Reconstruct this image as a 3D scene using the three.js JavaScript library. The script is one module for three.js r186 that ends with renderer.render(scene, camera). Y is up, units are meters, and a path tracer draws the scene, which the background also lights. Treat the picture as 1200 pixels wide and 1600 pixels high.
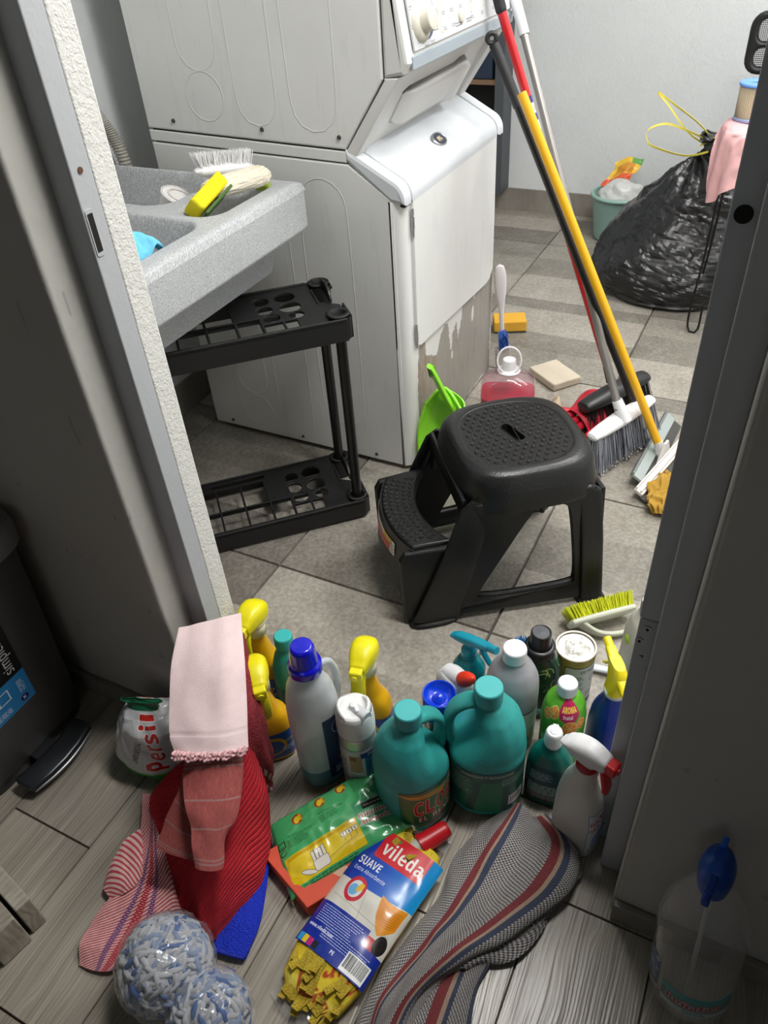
import * as THREE from 'three';
import { RoundedBoxGeometry } from 'three/addons/geometries/RoundedBoxGeometry.js';
import { mergeGeometries } from 'three/addons/utils/BufferGeometryUtils.js';
import { RectAreaLightUniformsLib } from 'three/addons/lights/RectAreaLightUniformsLib.js';

// ---------------------------------------------------------------- camera, exposure, lights
const scene = new THREE.Scene();
const renderer = new THREE.WebGLRenderer();
renderer.toneMapping = THREE.LinearToneMapping;
renderer.toneMappingExposure = 1.0;
renderer.shadowMap.enabled = true;
scene.background = new THREE.Color(0x0b0b0c);
const camera = new THREE.PerspectiveCamera(67.25, 0.75, 0.05, 30);
camera.rotation.order = 'YXZ';
camera.rotation.set(-39.6 * Math.PI / 180, 29.34 * Math.PI / 180, -4.51 * Math.PI / 180);
camera.position.set(0, 1.4, 0);
scene.add(camera);
RectAreaLightUniformsLib.init();
const CEIL = 2.45;
// ceiling fittings: [name, x, z, width, depth, intensity, label]
const LAMPS = [
  ['ceiling_lamp', 0.0, -1.17, 0.76, 0.22, 60, 'long white ceiling lamp just inside the doorway above the step stool'],
  ['ceiling_lamp', 0.3, -2.6, 1.0, 1.0, 12.5, 'large square white ceiling lamp over the back of the laundry room'],
];
const KITCHEN_WINDOW = { x: 0.3, y: 1.6, z: 2.28, w: 1.2, h: 1.0, i: 0.6 };

// ---------------------------------------------------------------- helpers
const { PI, sin, cos, abs, min, max, floor, sqrt, pow, hypot, sign, exp, atan2 } = Math;
const rad = (d) => d * PI / 180, lerp = (a, b, t) => a + (b - a) * t, clamp = (x, a = 0, b = 1) => min(b, max(a, x));
const sstep = (a, b, x) => { const t = clamp((x - a) / (b - a)); return t * t * (3 - 2 * t); };
const V = (x, y, z) => new THREE.Vector3(x, y, z);
function rng(seed) { let s = seed >>> 0; return () => { s = (s + 0x6d2b79f5) | 0; let t = Math.imul(s ^ (s >>> 15), 1 | s); t = (t + Math.imul(t ^ (t >>> 7), 61 | t)) ^ t; return ((t ^ (t >>> 14)) >>> 0) / 4294967296; }; }
const hsh = (x, y, z = 0) => { let h = Math.imul(x | 0, 374761393) ^ Math.imul(y | 0, 668265263) ^ Math.imul(z | 0, 2147483647 - 1274126177); h = Math.imul(h ^ (h >>> 13), 1274126177); return ((h ^ (h >>> 16)) >>> 0) / 4294967296; };
// value noise with period p
function vn(x, y, p = 256, s = 0) {
  const xi = floor(x), yi = floor(y), fx = x - xi, fy = y - yi, u = fx * fx * (3 - 2 * fx), v = fy * fy * (3 - 2 * fy), m = (n) => ((n % p) + p) % p;
  const a = hsh(m(xi), m(yi), s), b = hsh(m(xi + 1), m(yi), s), c = hsh(m(xi), m(yi + 1), s), d = hsh(m(xi + 1), m(yi + 1), s);
  return lerp(lerp(a, b, u), lerp(c, d, u), v);
}
function fbm(x, y, p, o = 4, s = 0) { let r = 0, a = 0.5, t = 0; for (let i = 0; i < o; i++) { r += a * vn(x, y, p, s + i); t += a; x *= 2; y *= 2; p *= 2; a *= 0.5; } return r / t; }
function n3(x, y, z) { // smooth 3d noise
  const xi = floor(x), yi = floor(y), zi = floor(z), f = (t) => t * t * (3 - 2 * t), u = f(x - xi), v = f(y - yi), w = f(z - zi), h = (a, b, c) => hsh(xi + a + (zi + c) * 57, yi + b, 7);
  return lerp(lerp(lerp(h(0, 0, 0), h(1, 0, 0), u), lerp(h(0, 1, 0), h(1, 1, 0), u), v), lerp(lerp(h(0, 0, 1), h(1, 0, 1), u), lerp(h(0, 1, 1), h(1, 1, 1), u), v), w) * 2 - 1;
}
const taken = {};
const numbered = (n) => { const k = taken[n] = (taken[n] ?? -1) + 1; return k ? `${n}_${String(k).padStart(3, '0')}` : n; };
function tag(o, label, category, group) { o.userData = { label, category }; if (group) o.userData.group = group; return o; }
function thing(name, label, category, pos = [0, 0, 0], turn = 0, group) {
  const o = new THREE.Group(); o.name = numbered(name); o.position.set(...pos); o.rotation.y = turn; scene.add(o); return tag(o, label, category, group);
}
function part(name, geo, m, parent, label) {
  const o = new THREE.Mesh(Array.isArray(geo) ? merge(geo) : geo, m); o.name = name; o.castShadow = o.receiveShadow = true; parent.add(o); if (label) o.userData.label = label; return o;
}
function stuff(name, geo, m, parent) { const o = part(name, geo, m, parent); o.userData.kind = 'stuff'; return o; }
function struct(name, geo, m) { const o = part(name, geo, m, scene); o.userData.kind = 'structure'; return o; }
function merge(list) {
  return mergeGeometries(list.map((g) => { g = g.index ? g.toNonIndexed() : g; for (const k of Object.keys(g.attributes)) if (!['position', 'normal', 'uv'].includes(k)) g.deleteAttribute(k); return g; }));
}
const at = (g, x = 0, y = 0, z = 0, rx = 0, ry = 0, rz = 0) => { g.applyMatrix4(new THREE.Matrix4().compose(V(x, y, z), new THREE.Quaternion().setFromEuler(new THREE.Euler(rx, ry, rz, 'YXZ')), V(1, 1, 1))); return g; };
const chaikin = (p, n = 2, closed = true) => { for (let k = 0; k < n; k++) { const q = []; for (let i = 0; i < p.length; i++) { const a = p[i], b = p[(i + 1) % p.length]; q.push([a[0] * 0.75 + b[0] * 0.25, a[1] * 0.75 + b[1] * 0.25], [a[0] * 0.25 + b[0] * 0.75, a[1] * 0.25 + b[1] * 0.75]); } p = q; } return p; };
const box = (w, h, d, x = 0, y = 0, z = 0, r = 0) => at(r ? new RoundedBoxGeometry(w, h, d, 2, r) : new THREE.BoxGeometry(w, h, d), x, y, z);
const cyl = (r0, r1, h, x = 0, y = 0, z = 0, seg = 24) => at(new THREE.CylinderGeometry(r1, r0, h, seg), x, y + h / 2, z);
const lathe = (pts, seg = 32) => new THREE.LatheGeometry(pts.map(([r, y]) => new THREE.Vector2(r, y)), seg);
const tube = (pts, r, seg = 24, rs = 8, closed = false) => new THREE.TubeGeometry(new THREE.CatmullRomCurve3(pts.map((p) => V(...p)), closed, 'centripetal'), seg, r, rs, closed);
function capTube(pts, r, seg = 24, rs = 8) { return merge([tube(pts, r, seg, rs), at(new THREE.SphereGeometry(r, rs, 6), ...pts[0]), at(new THREE.SphereGeometry(r, rs, 6), ...pts.at(-1))]); }
function rod(a, b, r0, r1 = r0, seg = 16) { // round bar between two points
  const A = V(...a), B = V(...b), d = B.clone().sub(A), g = new THREE.CylinderGeometry(r1, r0, d.length(), seg);
  g.applyQuaternion(new THREE.Quaternion().setFromUnitVectors(V(0, 1, 0), d.clone().normalize())); const m = A.add(B).multiplyScalar(0.5); g.translate(m.x, m.y, m.z); return g;
}
const shape = (pts, holes = []) => { const s = new THREE.Shape(pts.map(([x, y]) => new THREE.Vector2(x, y))); for (const h of holes) s.holes.push(new THREE.Path(h.map(([x, y]) => new THREE.Vector2(x, y)))); return s; };
function extr(pts, depth, bevel = 0, holes = [], bs = 2) { const g = new THREE.ExtrudeGeometry(shape(pts, holes), { depth: depth - 2 * bevel, bevelEnabled: bevel > 0, bevelThickness: bevel, bevelSize: bevel, bevelOffset: -bevel, bevelSegments: bs, curveSegments: 12 }); g.translate(0, 0, bevel); return g; }
function rrect(w, h, r, cx = 0, cy = 0, n = 5) { const o = []; for (const [sx, sy, a0] of [[1, 1, 0], [-1, 1, 90], [-1, -1, 180], [1, -1, 270]]) for (let i = 0; i <= n; i++) { const a = rad(a0 + 90 * i / n); o.push([cx + sx * (w / 2 - r) + r * cos(a), cy + sy * (h / 2 - r) + r * sin(a)]); } return o; }
const circle = (r, cx = 0, cy = 0, n = 20) => Array.from({ length: n }, (_, i) => [cx + r * cos(2 * PI * i / n), cy + r * sin(2 * PI * i / n)]);
const ellipse = (a, b, cx = 0, cy = 0, n = 24) => Array.from({ length: n }, (_, i) => [cx + a * cos(2 * PI * i / n), cy + b * sin(2 * PI * i / n)]);
// skin through rings of points (each ring the same length, closed)
function loft(rings, cap = 3, uvv) {
  const n = rings[0].length, R = rings.length, pos = [], uv = [], idx = [];
  let L = 0;
  for (let j = 0; j < R; j++) {
    if (j) L += rings[j][0].distanceTo(rings[j - 1][0]);
    for (let i = 0; i <= n; i++) { const p = rings[j][i % n]; pos.push(p.x, p.y, p.z); uv.push(i / n, uvv ? uvv(p) : L); }
  }
  for (let j = 0; j < R - 1; j++) for (let i = 0; i < n; i++) { const a = j * (n + 1) + i, b = a + n + 1; idx.push(a, b, a + 1, a + 1, b, b + 1); }
  const g = new THREE.BufferGeometry(); g.setAttribute('position', new THREE.Float32BufferAttribute(pos, 3)); g.setAttribute('uv', new THREE.Float32BufferAttribute(uv, 2)); g.setIndex(idx); g.computeVertexNormals();
  const N = g.attributes.normal; for (let j = 0; j < R; j++) { const a = j * (n + 1), b = a + n, q = V(N.getX(a) + N.getX(b), N.getY(a) + N.getY(b), N.getZ(a) + N.getZ(b)).normalize(); N.setXYZ(a, q.x, q.y, q.z); N.setXYZ(b, q.x, q.y, q.z); }
  const out = [g.toNonIndexed()];
  for (const [on, j, f] of [[cap & 1, 0, 1], [cap & 2, R - 1, 0]]) if (on) {
    const c = V(0, 0, 0); rings[j].forEach((p) => c.add(p)); c.divideScalar(n); const q = [], w = [];
    for (let i = 0; i < n; i++) { const a = rings[j][i], b = rings[j][(i + 1) % n]; for (const p of f ? [c, a, b] : [c, b, a]) { q.push(p.x, p.y, p.z); w.push(p.x, p.z); } }
    const cg = new THREE.BufferGeometry(); cg.setAttribute('position', new THREE.Float32BufferAttribute(q, 3)); cg.setAttribute('uv', new THREE.Float32BufferAttribute(w, 2)); cg.computeVertexNormals(); out.push(cg);
  }
  return mergeGeometries(out);
}
const sup = (t, n) => { const c = cos(t), s = sin(t); return [sign(c) * pow(abs(c), 2 / n), sign(s) * pow(abs(s), 2 / n)]; };
const cr = (a, b, c, d, t) => 0.5 * (2 * b + (c - a) * t + (2 * a - 5 * b + 4 * c - d) * t * t + (3 * b - a - 3 * c + d) * t * t * t);
// rows [y, rx, rz, n = 2, ox = 0, oz = 0] refined into k rows per span
function refine(rows, k = 3) {
  const R = rows.map((r) => [r[0], r[1], r[2] ?? r[1], r[3] ?? 2, r[4] ?? 0, r[5] ?? 0]), out = [];
  for (let i = 0; i < R.length - 1; i++) for (let s = 0; s < k; s++) { const t = s / k; out.push(R[i].map((_, c) => c === 0 ? lerp(R[i][0], R[i + 1][0], t) : cr(R[max(0, i - 1)][c], R[i][c], R[i + 1][c], R[min(R.length - 1, i + 2)][c], t))); }
  out.push(R.at(-1)); return out;
}
const rowAt = (R, y) => { let i = 0; while (i < R.length - 2 && R[i + 1][0] < y) i++; const t = clamp((y - R[i][0]) / (R[i + 1][0] - R[i][0] || 1)); return R[i].map((v, c) => lerp(v, R[i + 1][c], t)); };
function loftY(rows, { seg = 32, k = 3, cap = 3, mod } = {}) {
  const R = k > 1 ? refine(rows, k) : rows.map((r) => [r[0], r[1], r[2] ?? r[1], r[3] ?? 2, r[4] ?? 0, r[5] ?? 0]);
  return loft(R.map(([y, rx, rz, n, ox, oz]) => Array.from({ length: seg }, (_, i) => { const t = -2 * PI * i / seg, [c, s] = sup(t, n), m = mod ? mod(t, y) : 1; return V(ox + rx * c * m, y, oz + rz * s * m); })), cap);
}
// the same skin laid along +x: rows [x, hy, hz, n, yc, zc]
function loftX(rows, o = {}) { const g = loftY(rows.map(([x, hy, hz, n, yc, zc]) => [x, hz, hy, n, zc ?? 0, yc ?? 0]), o); g.applyMatrix4(new THREE.Matrix4().set(0, 1, 0, 0, 0, 0, 1, 0, 1, 0, 0, 0, 0, 0, 0, 1)); return g; }
// a label wrapped on part of a loftY body
function wrap(rows, y0, y1, a0, a1, off = 0.0008, seg = 20, vs = 10, k = 3) {
  const R = refine(rows, k), pos = [], uv = [], idx = [];
  for (let j = 0; j <= vs; j++) for (let i = 0; i <= seg; i++) {
    const v = j / vs, u = i / seg, y = lerp(y0, y1, v), [, rx, rz, n, ox, oz] = rowAt(R, y), t = rad(lerp(a1, a0, u)), [c, s] = sup(t, n), l = hypot(c * rx, s * rz), q = 1 + off / l;
    pos.push(ox + rx * c * q, y, oz + rz * s * q); uv.push(u, v);
  }
  for (let j = 0; j < vs; j++) for (let i = 0; i < seg; i++) { const a = j * (seg + 1) + i, b = a + seg + 1; idx.push(a, a + 1, b, a + 1, b + 1, b); }
  const g = new THREE.BufferGeometry(); g.setAttribute('position', new THREE.Float32BufferAttribute(pos, 3)); g.setAttribute('uv', new THREE.Float32BufferAttribute(uv, 2)); g.setIndex(idx); g.computeVertexNormals(); return g;
}
// a soft sheet through curves of points: u runs along each curve, v from the first curve to the last
function sheet(curves, nu, nv, th = 0.003, bump, uvs) {
  const C = curves.map((c) => new THREE.CatmullRomCurve3(c.map((p) => V(...p)), false, 'centripetal')), P = [], m = C.length;
  const grid = C.map((c) => Array.from({ length: nu + 1 }, (_, i) => c.getPoint(i / nu)));
  for (let j = 0; j <= nv; j++) {
    const s = j / nv * (m - 1), a = min(m - 2, floor(s)), t = s - a, row = [];
    for (let i = 0; i <= nu; i++) { const p0 = grid[max(0, a - 1)][i], p1 = grid[a][i], p2 = grid[a + 1][i], p3 = grid[min(m - 1, a + 2)][i]; row.push(V(cr(p0.x, p1.x, p2.x, p3.x, t), cr(p0.y, p1.y, p2.y, p3.y, t), cr(p0.z, p1.z, p2.z, p3.z, t))); }
    P.push(row);
  }
  const nrm = (j, i) => { const a = P[j][min(nu, i + 1)].clone().sub(P[j][max(0, i - 1)]), b = P[min(nv, j + 1)][i].clone().sub(P[max(0, j - 1)][i]), q = a.cross(b).normalize(); return q; };
  const mid = nrm(nv >> 1, nu >> 1), flip = mid.y < -0.05 ? -1 : 1;
  const N = P.map((r, j) => r.map((_, i) => nrm(j, i).multiplyScalar(flip)));
  if (bump) for (let j = 0; j <= nv; j++) for (let i = 0; i <= nu; i++) P[j][i].addScaledVector(N[j][i], bump(i / nu, j / nv, P[j][i]));
  const [lu, lv] = uvs ?? [P[nv >> 1].reduce((s, p, i, r) => i ? s + p.distanceTo(r[i - 1]) : 0, 0), P.reduce((s, r, j) => j ? s + r[nu >> 1].distanceTo(P[j - 1][nu >> 1]) : 0, 0)];
  const surf = (o, w) => {
    const pos = [], uv = [], idx = [];
    for (let j = 0; j <= nv; j++) for (let i = 0; i <= nu; i++) { const p = P[j][i].clone().addScaledVector(N[j][i], o); pos.push(p.x, p.y, p.z); uv.push(i / nu * lu, j / nv * lv); }
    for (let j = 0; j < nv; j++) for (let i = 0; i < nu; i++) { const a = j * (nu + 1) + i, b = a + nu + 1; if (w * flip > 0) idx.push(a, a + 1, b, a + 1, b + 1, b); else idx.push(a, b, a + 1, a + 1, b, b + 1); }
    const g = new THREE.BufferGeometry(); g.setAttribute('position', new THREE.Float32BufferAttribute(pos, 3)); g.setAttribute('uv', new THREE.Float32BufferAttribute(uv, 2)); g.setIndex(idx); g.computeVertexNormals(); return g;
  };
  const T = surf(th / 2, 1), B = surf(-th / 2, -1), e = [], eu = [], ring = [];
  for (let i = 0; i < nu; i++) ring.push([0, i]); for (let j = 0; j < nv; j++) ring.push([j, nu]); for (let i = nu; i > 0; i--) ring.push([nv, i]); for (let j = nv; j > 0; j--) ring.push([j, 0]);
  const tp = T.attributes.position, bp = B.attributes.position, q = (b, [j, i]) => { const k = j * (nu + 1) + i; return [b.getX(k), b.getY(k), b.getZ(k)]; };
  ring.forEach((a, k) => { const b = ring[(k + 1) % ring.length], f = [[tp, a], [bp, a], [tp, b], [tp, b], [bp, a], [bp, b]]; for (const [s, w] of flip > 0 ? f : f.reverse()) { e.push(...q(s, w)); eu.push(w[1] / nu * lu, w[0] / nv * lv); } });
  const E = new THREE.BufferGeometry(); E.setAttribute('position', new THREE.Float32BufferAttribute(e, 3)); E.setAttribute('uv', new THREE.Float32BufferAttribute(eu, 2)); E.computeVertexNormals();
  return merge([T, B, E]);
}
const boxUV = (g, s = 1) => { const p = g.attributes.position, n = g.attributes.normal, u = new Float32Array(p.count * 2); for (let i = 0; i < p.count; i++) { const a = abs(n.getX(i)), b = abs(n.getY(i)), c = abs(n.getZ(i)); const [x, y] = b >= a && b >= c ? [p.getX(i), p.getZ(i)] : a >= c ? [p.getZ(i), p.getY(i)] : [p.getX(i), p.getY(i)]; u[2 * i] = x * s; u[2 * i + 1] = y * s; } g.setAttribute('uv', new THREE.BufferAttribute(u, 2)); return g; };
// ---------------------------------------------------------------- textures and materials
function tex(w, h, fn, srgb = true, rx = 1, ry = 1) {
  const d = new Uint8Array(w * h * 4);
  for (let y = 0; y < h; y++) for (let x = 0; x < w; x++) { const c = fn(x / w, y / h, x, y), i = (y * w + x) * 4; if (typeof c === 'number') { d[i] = d[i + 1] = d[i + 2] = clamp(c) * 255; } else { d[i] = clamp(c[0], 0, 255); d[i + 1] = clamp(c[1], 0, 255); d[i + 2] = clamp(c[2], 0, 255); } d[i + 3] = 255; }
  const t = new THREE.DataTexture(d, w, h); t.wrapS = t.wrapT = THREE.RepeatWrapping; t.magFilter = THREE.LinearFilter; t.minFilter = THREE.LinearMipmapLinearFilter; t.generateMipmaps = true; if (srgb) t.colorSpace = THREE.SRGBColorSpace; t.repeat.set(rx, ry); t.needsUpdate = true; return t;
}
function art(w, h, draw) { const c = document.createElement('canvas'); c.width = w; c.height = h; const x = c.getContext('2d'); draw(x, w, h); const t = new THREE.CanvasTexture(c); t.colorSpace = THREE.SRGBColorSpace; return t; }
function word(x, s, px, py, size, fill, { bold = true, font = 'sans-serif', align = 'left', rot = 0, wide = 1, stroke, sw = 4 } = {}) {
  x.save(); x.translate(px, py); x.rotate(rad(rot)); x.scale(wide, 1); x.font = `${bold ? 'bold ' : ''}${size}px ${font}`; x.textAlign = align; x.textBaseline = 'middle';
  if (stroke) { x.strokeStyle = stroke; x.lineWidth = sw; x.lineJoin = 'round'; x.strokeText(s, 0, 0); }
  x.fillStyle = fill; x.fillText(s, 0, 0); x.restore();
}
function smallprint(x, px, py, w, lines, lh, fill, seed = 1) { const r = rng(seed); x.fillStyle = fill; for (let i = 0; i < lines; i++) { let q = px; const e = px + w * (0.75 + 0.25 * r()); while (q < e) { const l = lh * (0.6 + 2.2 * r()); x.fillRect(q, py + i * lh, min(l, e - q), lh * 0.42); q += l + lh * 0.4; } } }
function bars(x, px, py, w, h, seed = 3) { x.fillStyle = '#fff'; x.fillRect(px, py, w, h); const r = rng(seed); x.fillStyle = '#111'; let q = px + w * 0.06; while (q < px + w * 0.94) { const l = w * (0.008 + 0.022 * r()); x.fillRect(q, py + h * 0.06, l, h * 0.74); q += l + w * (0.008 + 0.02 * r()); } }
const mat = (color, roughness = 0.5, o = {}) => new THREE.MeshStandardMaterial({ color, roughness, ...o });
const phys = (color, roughness = 0.5, o = {}) => new THREE.MeshPhysicalMaterial({ color, roughness, ...o });
const fineBump = tex(256, 256, (u, v) => fbm(u * 64, v * 64, 64, 2), false);
const rep = (t, x, y) => { const c = t.clone(); c.repeat.set(x, y ?? x); c.needsUpdate = true; return c; };
// ---------------------------------------------------------------- the rooms
const plasterBump = tex(512, 512, (u, v) => 0.6 * fbm(u * 40, v * 40, 40, 4, 3) + 0.4 * pow(fbm(u * 110, v * 110, 110, 2, 9), 2), false);
const wallTint = tex(512, 512, (u, v) => { const a = fbm(u * 6, v * 6, 6, 5, 21) - 0.5, s = vn(u * 90, v * 90, 90, 5) > 0.985 ? -14 : 0; return [219 + a * 10 + s, 222 + a * 10 + s, 223 + a * 9 + s]; });
const wallM = mat(0xffffff, 0.82, { map: rep(wallTint, 0.8), bumpMap: rep(plasterBump, 1.4), bumpScale: 0.0016 });
const kitchenTint = tex(512, 512, (u, v) => { const a = fbm(u * 5, v * 5, 5, 5, 31) - 0.5, q = vn(u * 60, v * 24, 24, 8) > 0.97 ? -22 : 0; return [186 + a * 16 + q, 184 + a * 16 + q, 178 + a * 16 + q]; });
const kitchenM = mat(0xffffff, 0.7, { map: rep(kitchenTint, 0.9), bumpMap: rep(plasterBump, 0.8), bumpScale: 0.0012 });
const roughPlasterM = mat(0xdcdbd6, 0.9, { bumpMap: rep(plasterBump, 4), bumpScale: 0.0018 });
const frameM = mat(0xb4b7ba, 0.5, { metalness: 0, bumpMap: rep(fineBump, 4), bumpScale: 0.0002 });
const ceilingM = mat(0xe6e6e2, 0.9);
const darkHole = mat(0x15130f, 0.9), steel = mat(0xb9bbbd, 0.32, { metalness: 0.85 }), darkSteel = mat(0x55524c, 0.45, { metalness: 0.7 });
const W = (name, w, h, d, x, y, z, m, r = 0) => struct(name, boxUV(box(w, h, d, x, y, z, r)), m);
const UX0 = -1.72, UX1 = 1.0, UZ = -3.97, DOORH = 2.08;
W('wall_left', 0.14, CEIL + 0.1, 3.4, UX0 - 0.07, CEIL / 2, -2.4, wallM);
W('wall_back', UX1 - UX0 + 0.28, CEIL + 0.1, 0.14, (UX0 + UX1) / 2, CEIL / 2, UZ - 0.07, wallM);
W('wall_right', 0.14, CEIL + 0.1, 3.4, UX1 + 0.07, CEIL / 2, -2.4, wallM);
W('wall_front_left', 1.75, CEIL, 0.14, -0.855 - 0.875, CEIL / 2, -0.73, kitchenM, 0.008);
const wr = W('wall_front_right', 1.9, CEIL, 0.14, 0.012 + 0.95, CEIL / 2, -0.73, kitchenM, 0.01);
W('wall_front', 0.9, CEIL - DOORH, 0.14, -0.42, (CEIL + DOORH) / 2, -0.73, kitchenM);
W('wall_kitchen_left', 0.14, CEIL + 0.1, 3.2, -1.95, CEIL / 2, 0.87, kitchenM);
W('wall_kitchen_right', 0.14, CEIL + 0.1, 3.2, 1.85, CEIL / 2, 0.87, kitchenM);
W('ceiling_laundry', UX1 - UX0 + 0.28, 0.12, 3.34, (UX0 + UX1) / 2, CEIL + 0.06, -2.4, ceilingM);
W('ceiling_kitchen', 3.9, 0.12, 3.2, -0.05, CEIL + 0.06, 0.87, ceilingM);
{ // kitchen back wall with its window opening
  const K = KITCHEN_WINDOW, g = extr([[-1.95, 0], [1.85, 0], [1.85, CEIL], [-1.95, CEIL]], 0.14, 0, [rrect(K.w, K.h, 0.001, K.x, K.y, 1).reverse()]); g.translate(0, 0, 2.3);
  struct('wall_kitchen_back', boxUV(g), kitchenM);
  const f = struct('window_1', [box(K.w, 0.05, 0.06, K.x, K.y - K.h / 2 + 0.025, 2.37), box(K.w, 0.05, 0.06, K.x, K.y + K.h / 2 - 0.025, 2.37), box(0.05, K.h, 0.06, K.x - K.w / 2 + 0.025, K.y, 2.37), box(0.05, K.h, 0.06, K.x + K.w / 2 - 0.025, K.y, 2.37)], frameM);
  part('pane', box(K.w - 0.1, K.h - 0.1, 0.006, K.x, K.y, 2.38), new THREE.MeshStandardMaterial({ color: 0x111111, emissive: 0xdfe8f0, emissiveIntensity: 0.5 }), f);
  const l = new THREE.RectAreaLight(0xe6edf4, K.i, K.w - 0.1, K.h - 0.1); l.position.set(K.x, K.y, 2.36); l.lookAt(K.x, K.y - 0.2, 0); scene.add(l);
}
// left door jamb: grey frame face with strike plate, then rough plaster
{
  const j = W('door_frame_left', 0.05, DOORH + 0.04, 0.037, -0.84, DOORH / 2 + 0.02, -0.7395, frameM, 0.003); j.name = 'trim_1';
  part('strike_slot', box(0.002, 0.05, 0.0095, -0.8146, 1.058, -0.7315), darkHole, j);
  part('strike_plate', extr(rrect(0.014, 0.062, 0.004, 0, 0), 0.0016, 0.0004, [rrect(0.0095, 0.05, 0.001).reverse()]).rotateY(PI / 2).translate(-0.8155, 1.058, -0.7315), frameM, j);
  part('screw', cyl(0.0042, 0.0042, 0.002).rotateZ(PI / 2).translate(-0.8138, 1.135, -0.738), mat(0x6b4a36, 0.6, { metalness: 0.4 }), j);
  W('trim_2', 0.055, CEIL, 0.043, -0.8425, CEIL / 2, -0.7785, roughPlasterM, 0.004);
  W('trim_3', 0.84, 0.05, 0.06, -0.41, DOORH + 0.02, -0.76, frameM, 0.003);
}
// right door jamb: two stepped steel uprights
{
  const a = W('trim_4', 0.029, DOORH - 0.592, 0.046, -0.0365, (DOORH + 0.592) / 2, -0.806, frameM, 0.002);
  part('plug', cyl(0.0085, 0.0085, 0.004, 0, 0, 0).rotateX(PI / 2).translate(-0.038, 1.14, -0.7845), darkHole, a);
  part('edge_lip', box(0.0022, DOORH - 0.592, 0.006, -0.0228, (DOORH + 0.592) / 2, -0.7815), mat(0xd8d8d4, 0.4), a);
  const b = W('trim_5', 0.026, 0.588, 0.044, -0.037, 0.294, -0.807, frameM, 0.002);
  for (const [x, y] of [[-0.037, 0.572], [-0.044, 0.545]]) { const s = part('screw', cyl(0.005, 0.006, 0.003, 0, 0, 0).rotateX(PI / 2).translate(x, y, -0.7855), steel, b); part('screw_recess', cyl(0.0022, 0.0022, 0.001).rotateX(PI / 2).translate(x, y, -0.7828), darkHole, s); }
  part('punched_mark', [box(0.006, 0.0014, 0.001, -0.037, 0.514, -0.785), box(0.0014, 0.006, 0.001, -0.036, 0.513, -0.785)], darkHole, b);
  part('hole', cyl(0.0035, 0.0035, 0.002).rotateX(PI / 2).translate(-0.037, 0.046, -0.785), darkHole, b);
  W('trim_6', 0.036, DOORH, 0.1, -0.005, DOORH / 2, -0.781, frameM, 0.003);
}
const skirtTex = tex(256, 64, (u, v) => { const a = fbm(u * 12, v * 6, 12, 4, 77) - 0.5, b = fbm(u * 70, v * 20, 70, 2, 4) - 0.5; return [133 + a * 40 + b * 12, 127 + a * 38 + b * 12, 119 + a * 36 + b * 12]; });
const skirtM = mat(0xffffff, 0.55, { map: skirtTex });
W('baseboard_back', UX1 - UX0, 0.109, 0.012, (UX0 + UX1) / 2, 0.0545, UZ + 0.006, skirtM);
W('baseboard_left', 0.012, 0.109, 3.12, UX0 + 0.006, 0.0545, -2.4, skirtM);
W('baseboard_front_left', 1.02, 0.05, 0.013, -0.862 - 0.51, 0.025, -0.6525, skirtM, 0.002);
W('baseboard_front_right', 1.7, 0.05, 0.013, 0.016 + 0.85, 0.025, -0.6525, skirtM, 0.002);

// floors: every tile and plank its own piece over a bed of grout
function slab(x0, x1, z0, z1, U, Vv, W0, e = 0.0022) { // chamfered flat piece, uv in pattern units
  const h = 0.008, c = e, P = [[x0, -h, z0], [x1, -h, z0], [x1, -h, z1], [x0, -h, z1], [x0 + c, 0, z0 + c], [x1 - c, 0, z0 + c], [x1 - c, 0, z1 - c], [x0 + c, 0, z1 - c]];
  const F = [[4, 7, 6, 5], [0, 4, 5, 1], [1, 5, 6, 2], [2, 6, 7, 3], [3, 7, 4, 0]], pos = [], uv = [];
  for (const [a, b, cc, d] of F) for (const k of [a, b, cc, a, cc, d]) { pos.push(...P[k]); uv.push(U(P[k][0], P[k][2]), Vv(P[k][0], P[k][2])); }
  const g = new THREE.BufferGeometry(); g.setAttribute('position', new THREE.Float32BufferAttribute(pos, 3)); g.setAttribute('uv', new THREE.Float32BufferAttribute(uv, 2)); g.computeVertexNormals(); return g;
}
const groutM = mat(0x4c4843, 0.9);
const tileTones = { d: [130, 125, 116], m: [143, 138, 128], l: [160, 154, 144], k: [119, 114, 106] };
const tileSets = [['m', 0.3, 'd', 0.52, 'l', 0.86, 'd'], ['d', 0.24, 'm', 0.45, 'l', 0.72, 'k'], ['l', 0.36, 'm', 0.7, 'd'], ['m', 0.28, 'd', 0.6, 'l'], ['d', 0.42, 'm', 0.8, 'l']];
const tileBump = tex(512, 512, (u, v) => 0.5 * fbm(u * 100, v * 100, 100, 3, 50) + 0.5 * fbm(u * 12, v * 12, 12, 3, 4), false);
const tileMs = tileSets.map((s, k) => mat(0xffffff, 0.42, {
  map: tex(512, 512, (u, v) => {
    let i = 0; while (i + 1 < s.length && v > s[i + 1] + 0.0015 * sin(u * 40)) i += 2; const c = tileTones[s[i]];
    const a = fbm(u * 9, v * 9, 9, 4, 60 + k) - 0.5, b = fbm(u * 90, v * 90, 90, 3, 70 + k) - 0.5, f = hsh(u * 512, v * 512, k) > 0.985 ? 14 : 0, st = fbm(u * 4, v * 4, 4, 5, 90 + k) > 0.66 ? -7 : 0; const q = a * 22 + b * 46 + f + st;
    return [c[0] + q, c[1] + q, c[2] + q];
  }), bumpMap: tileBump, bumpScale: 0.0006, roughnessMap: tex(128, 128, (u, v) => 0.75 + 0.25 * fbm(u * 16, v * 16, 16, 3, 5), false) }));
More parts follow.
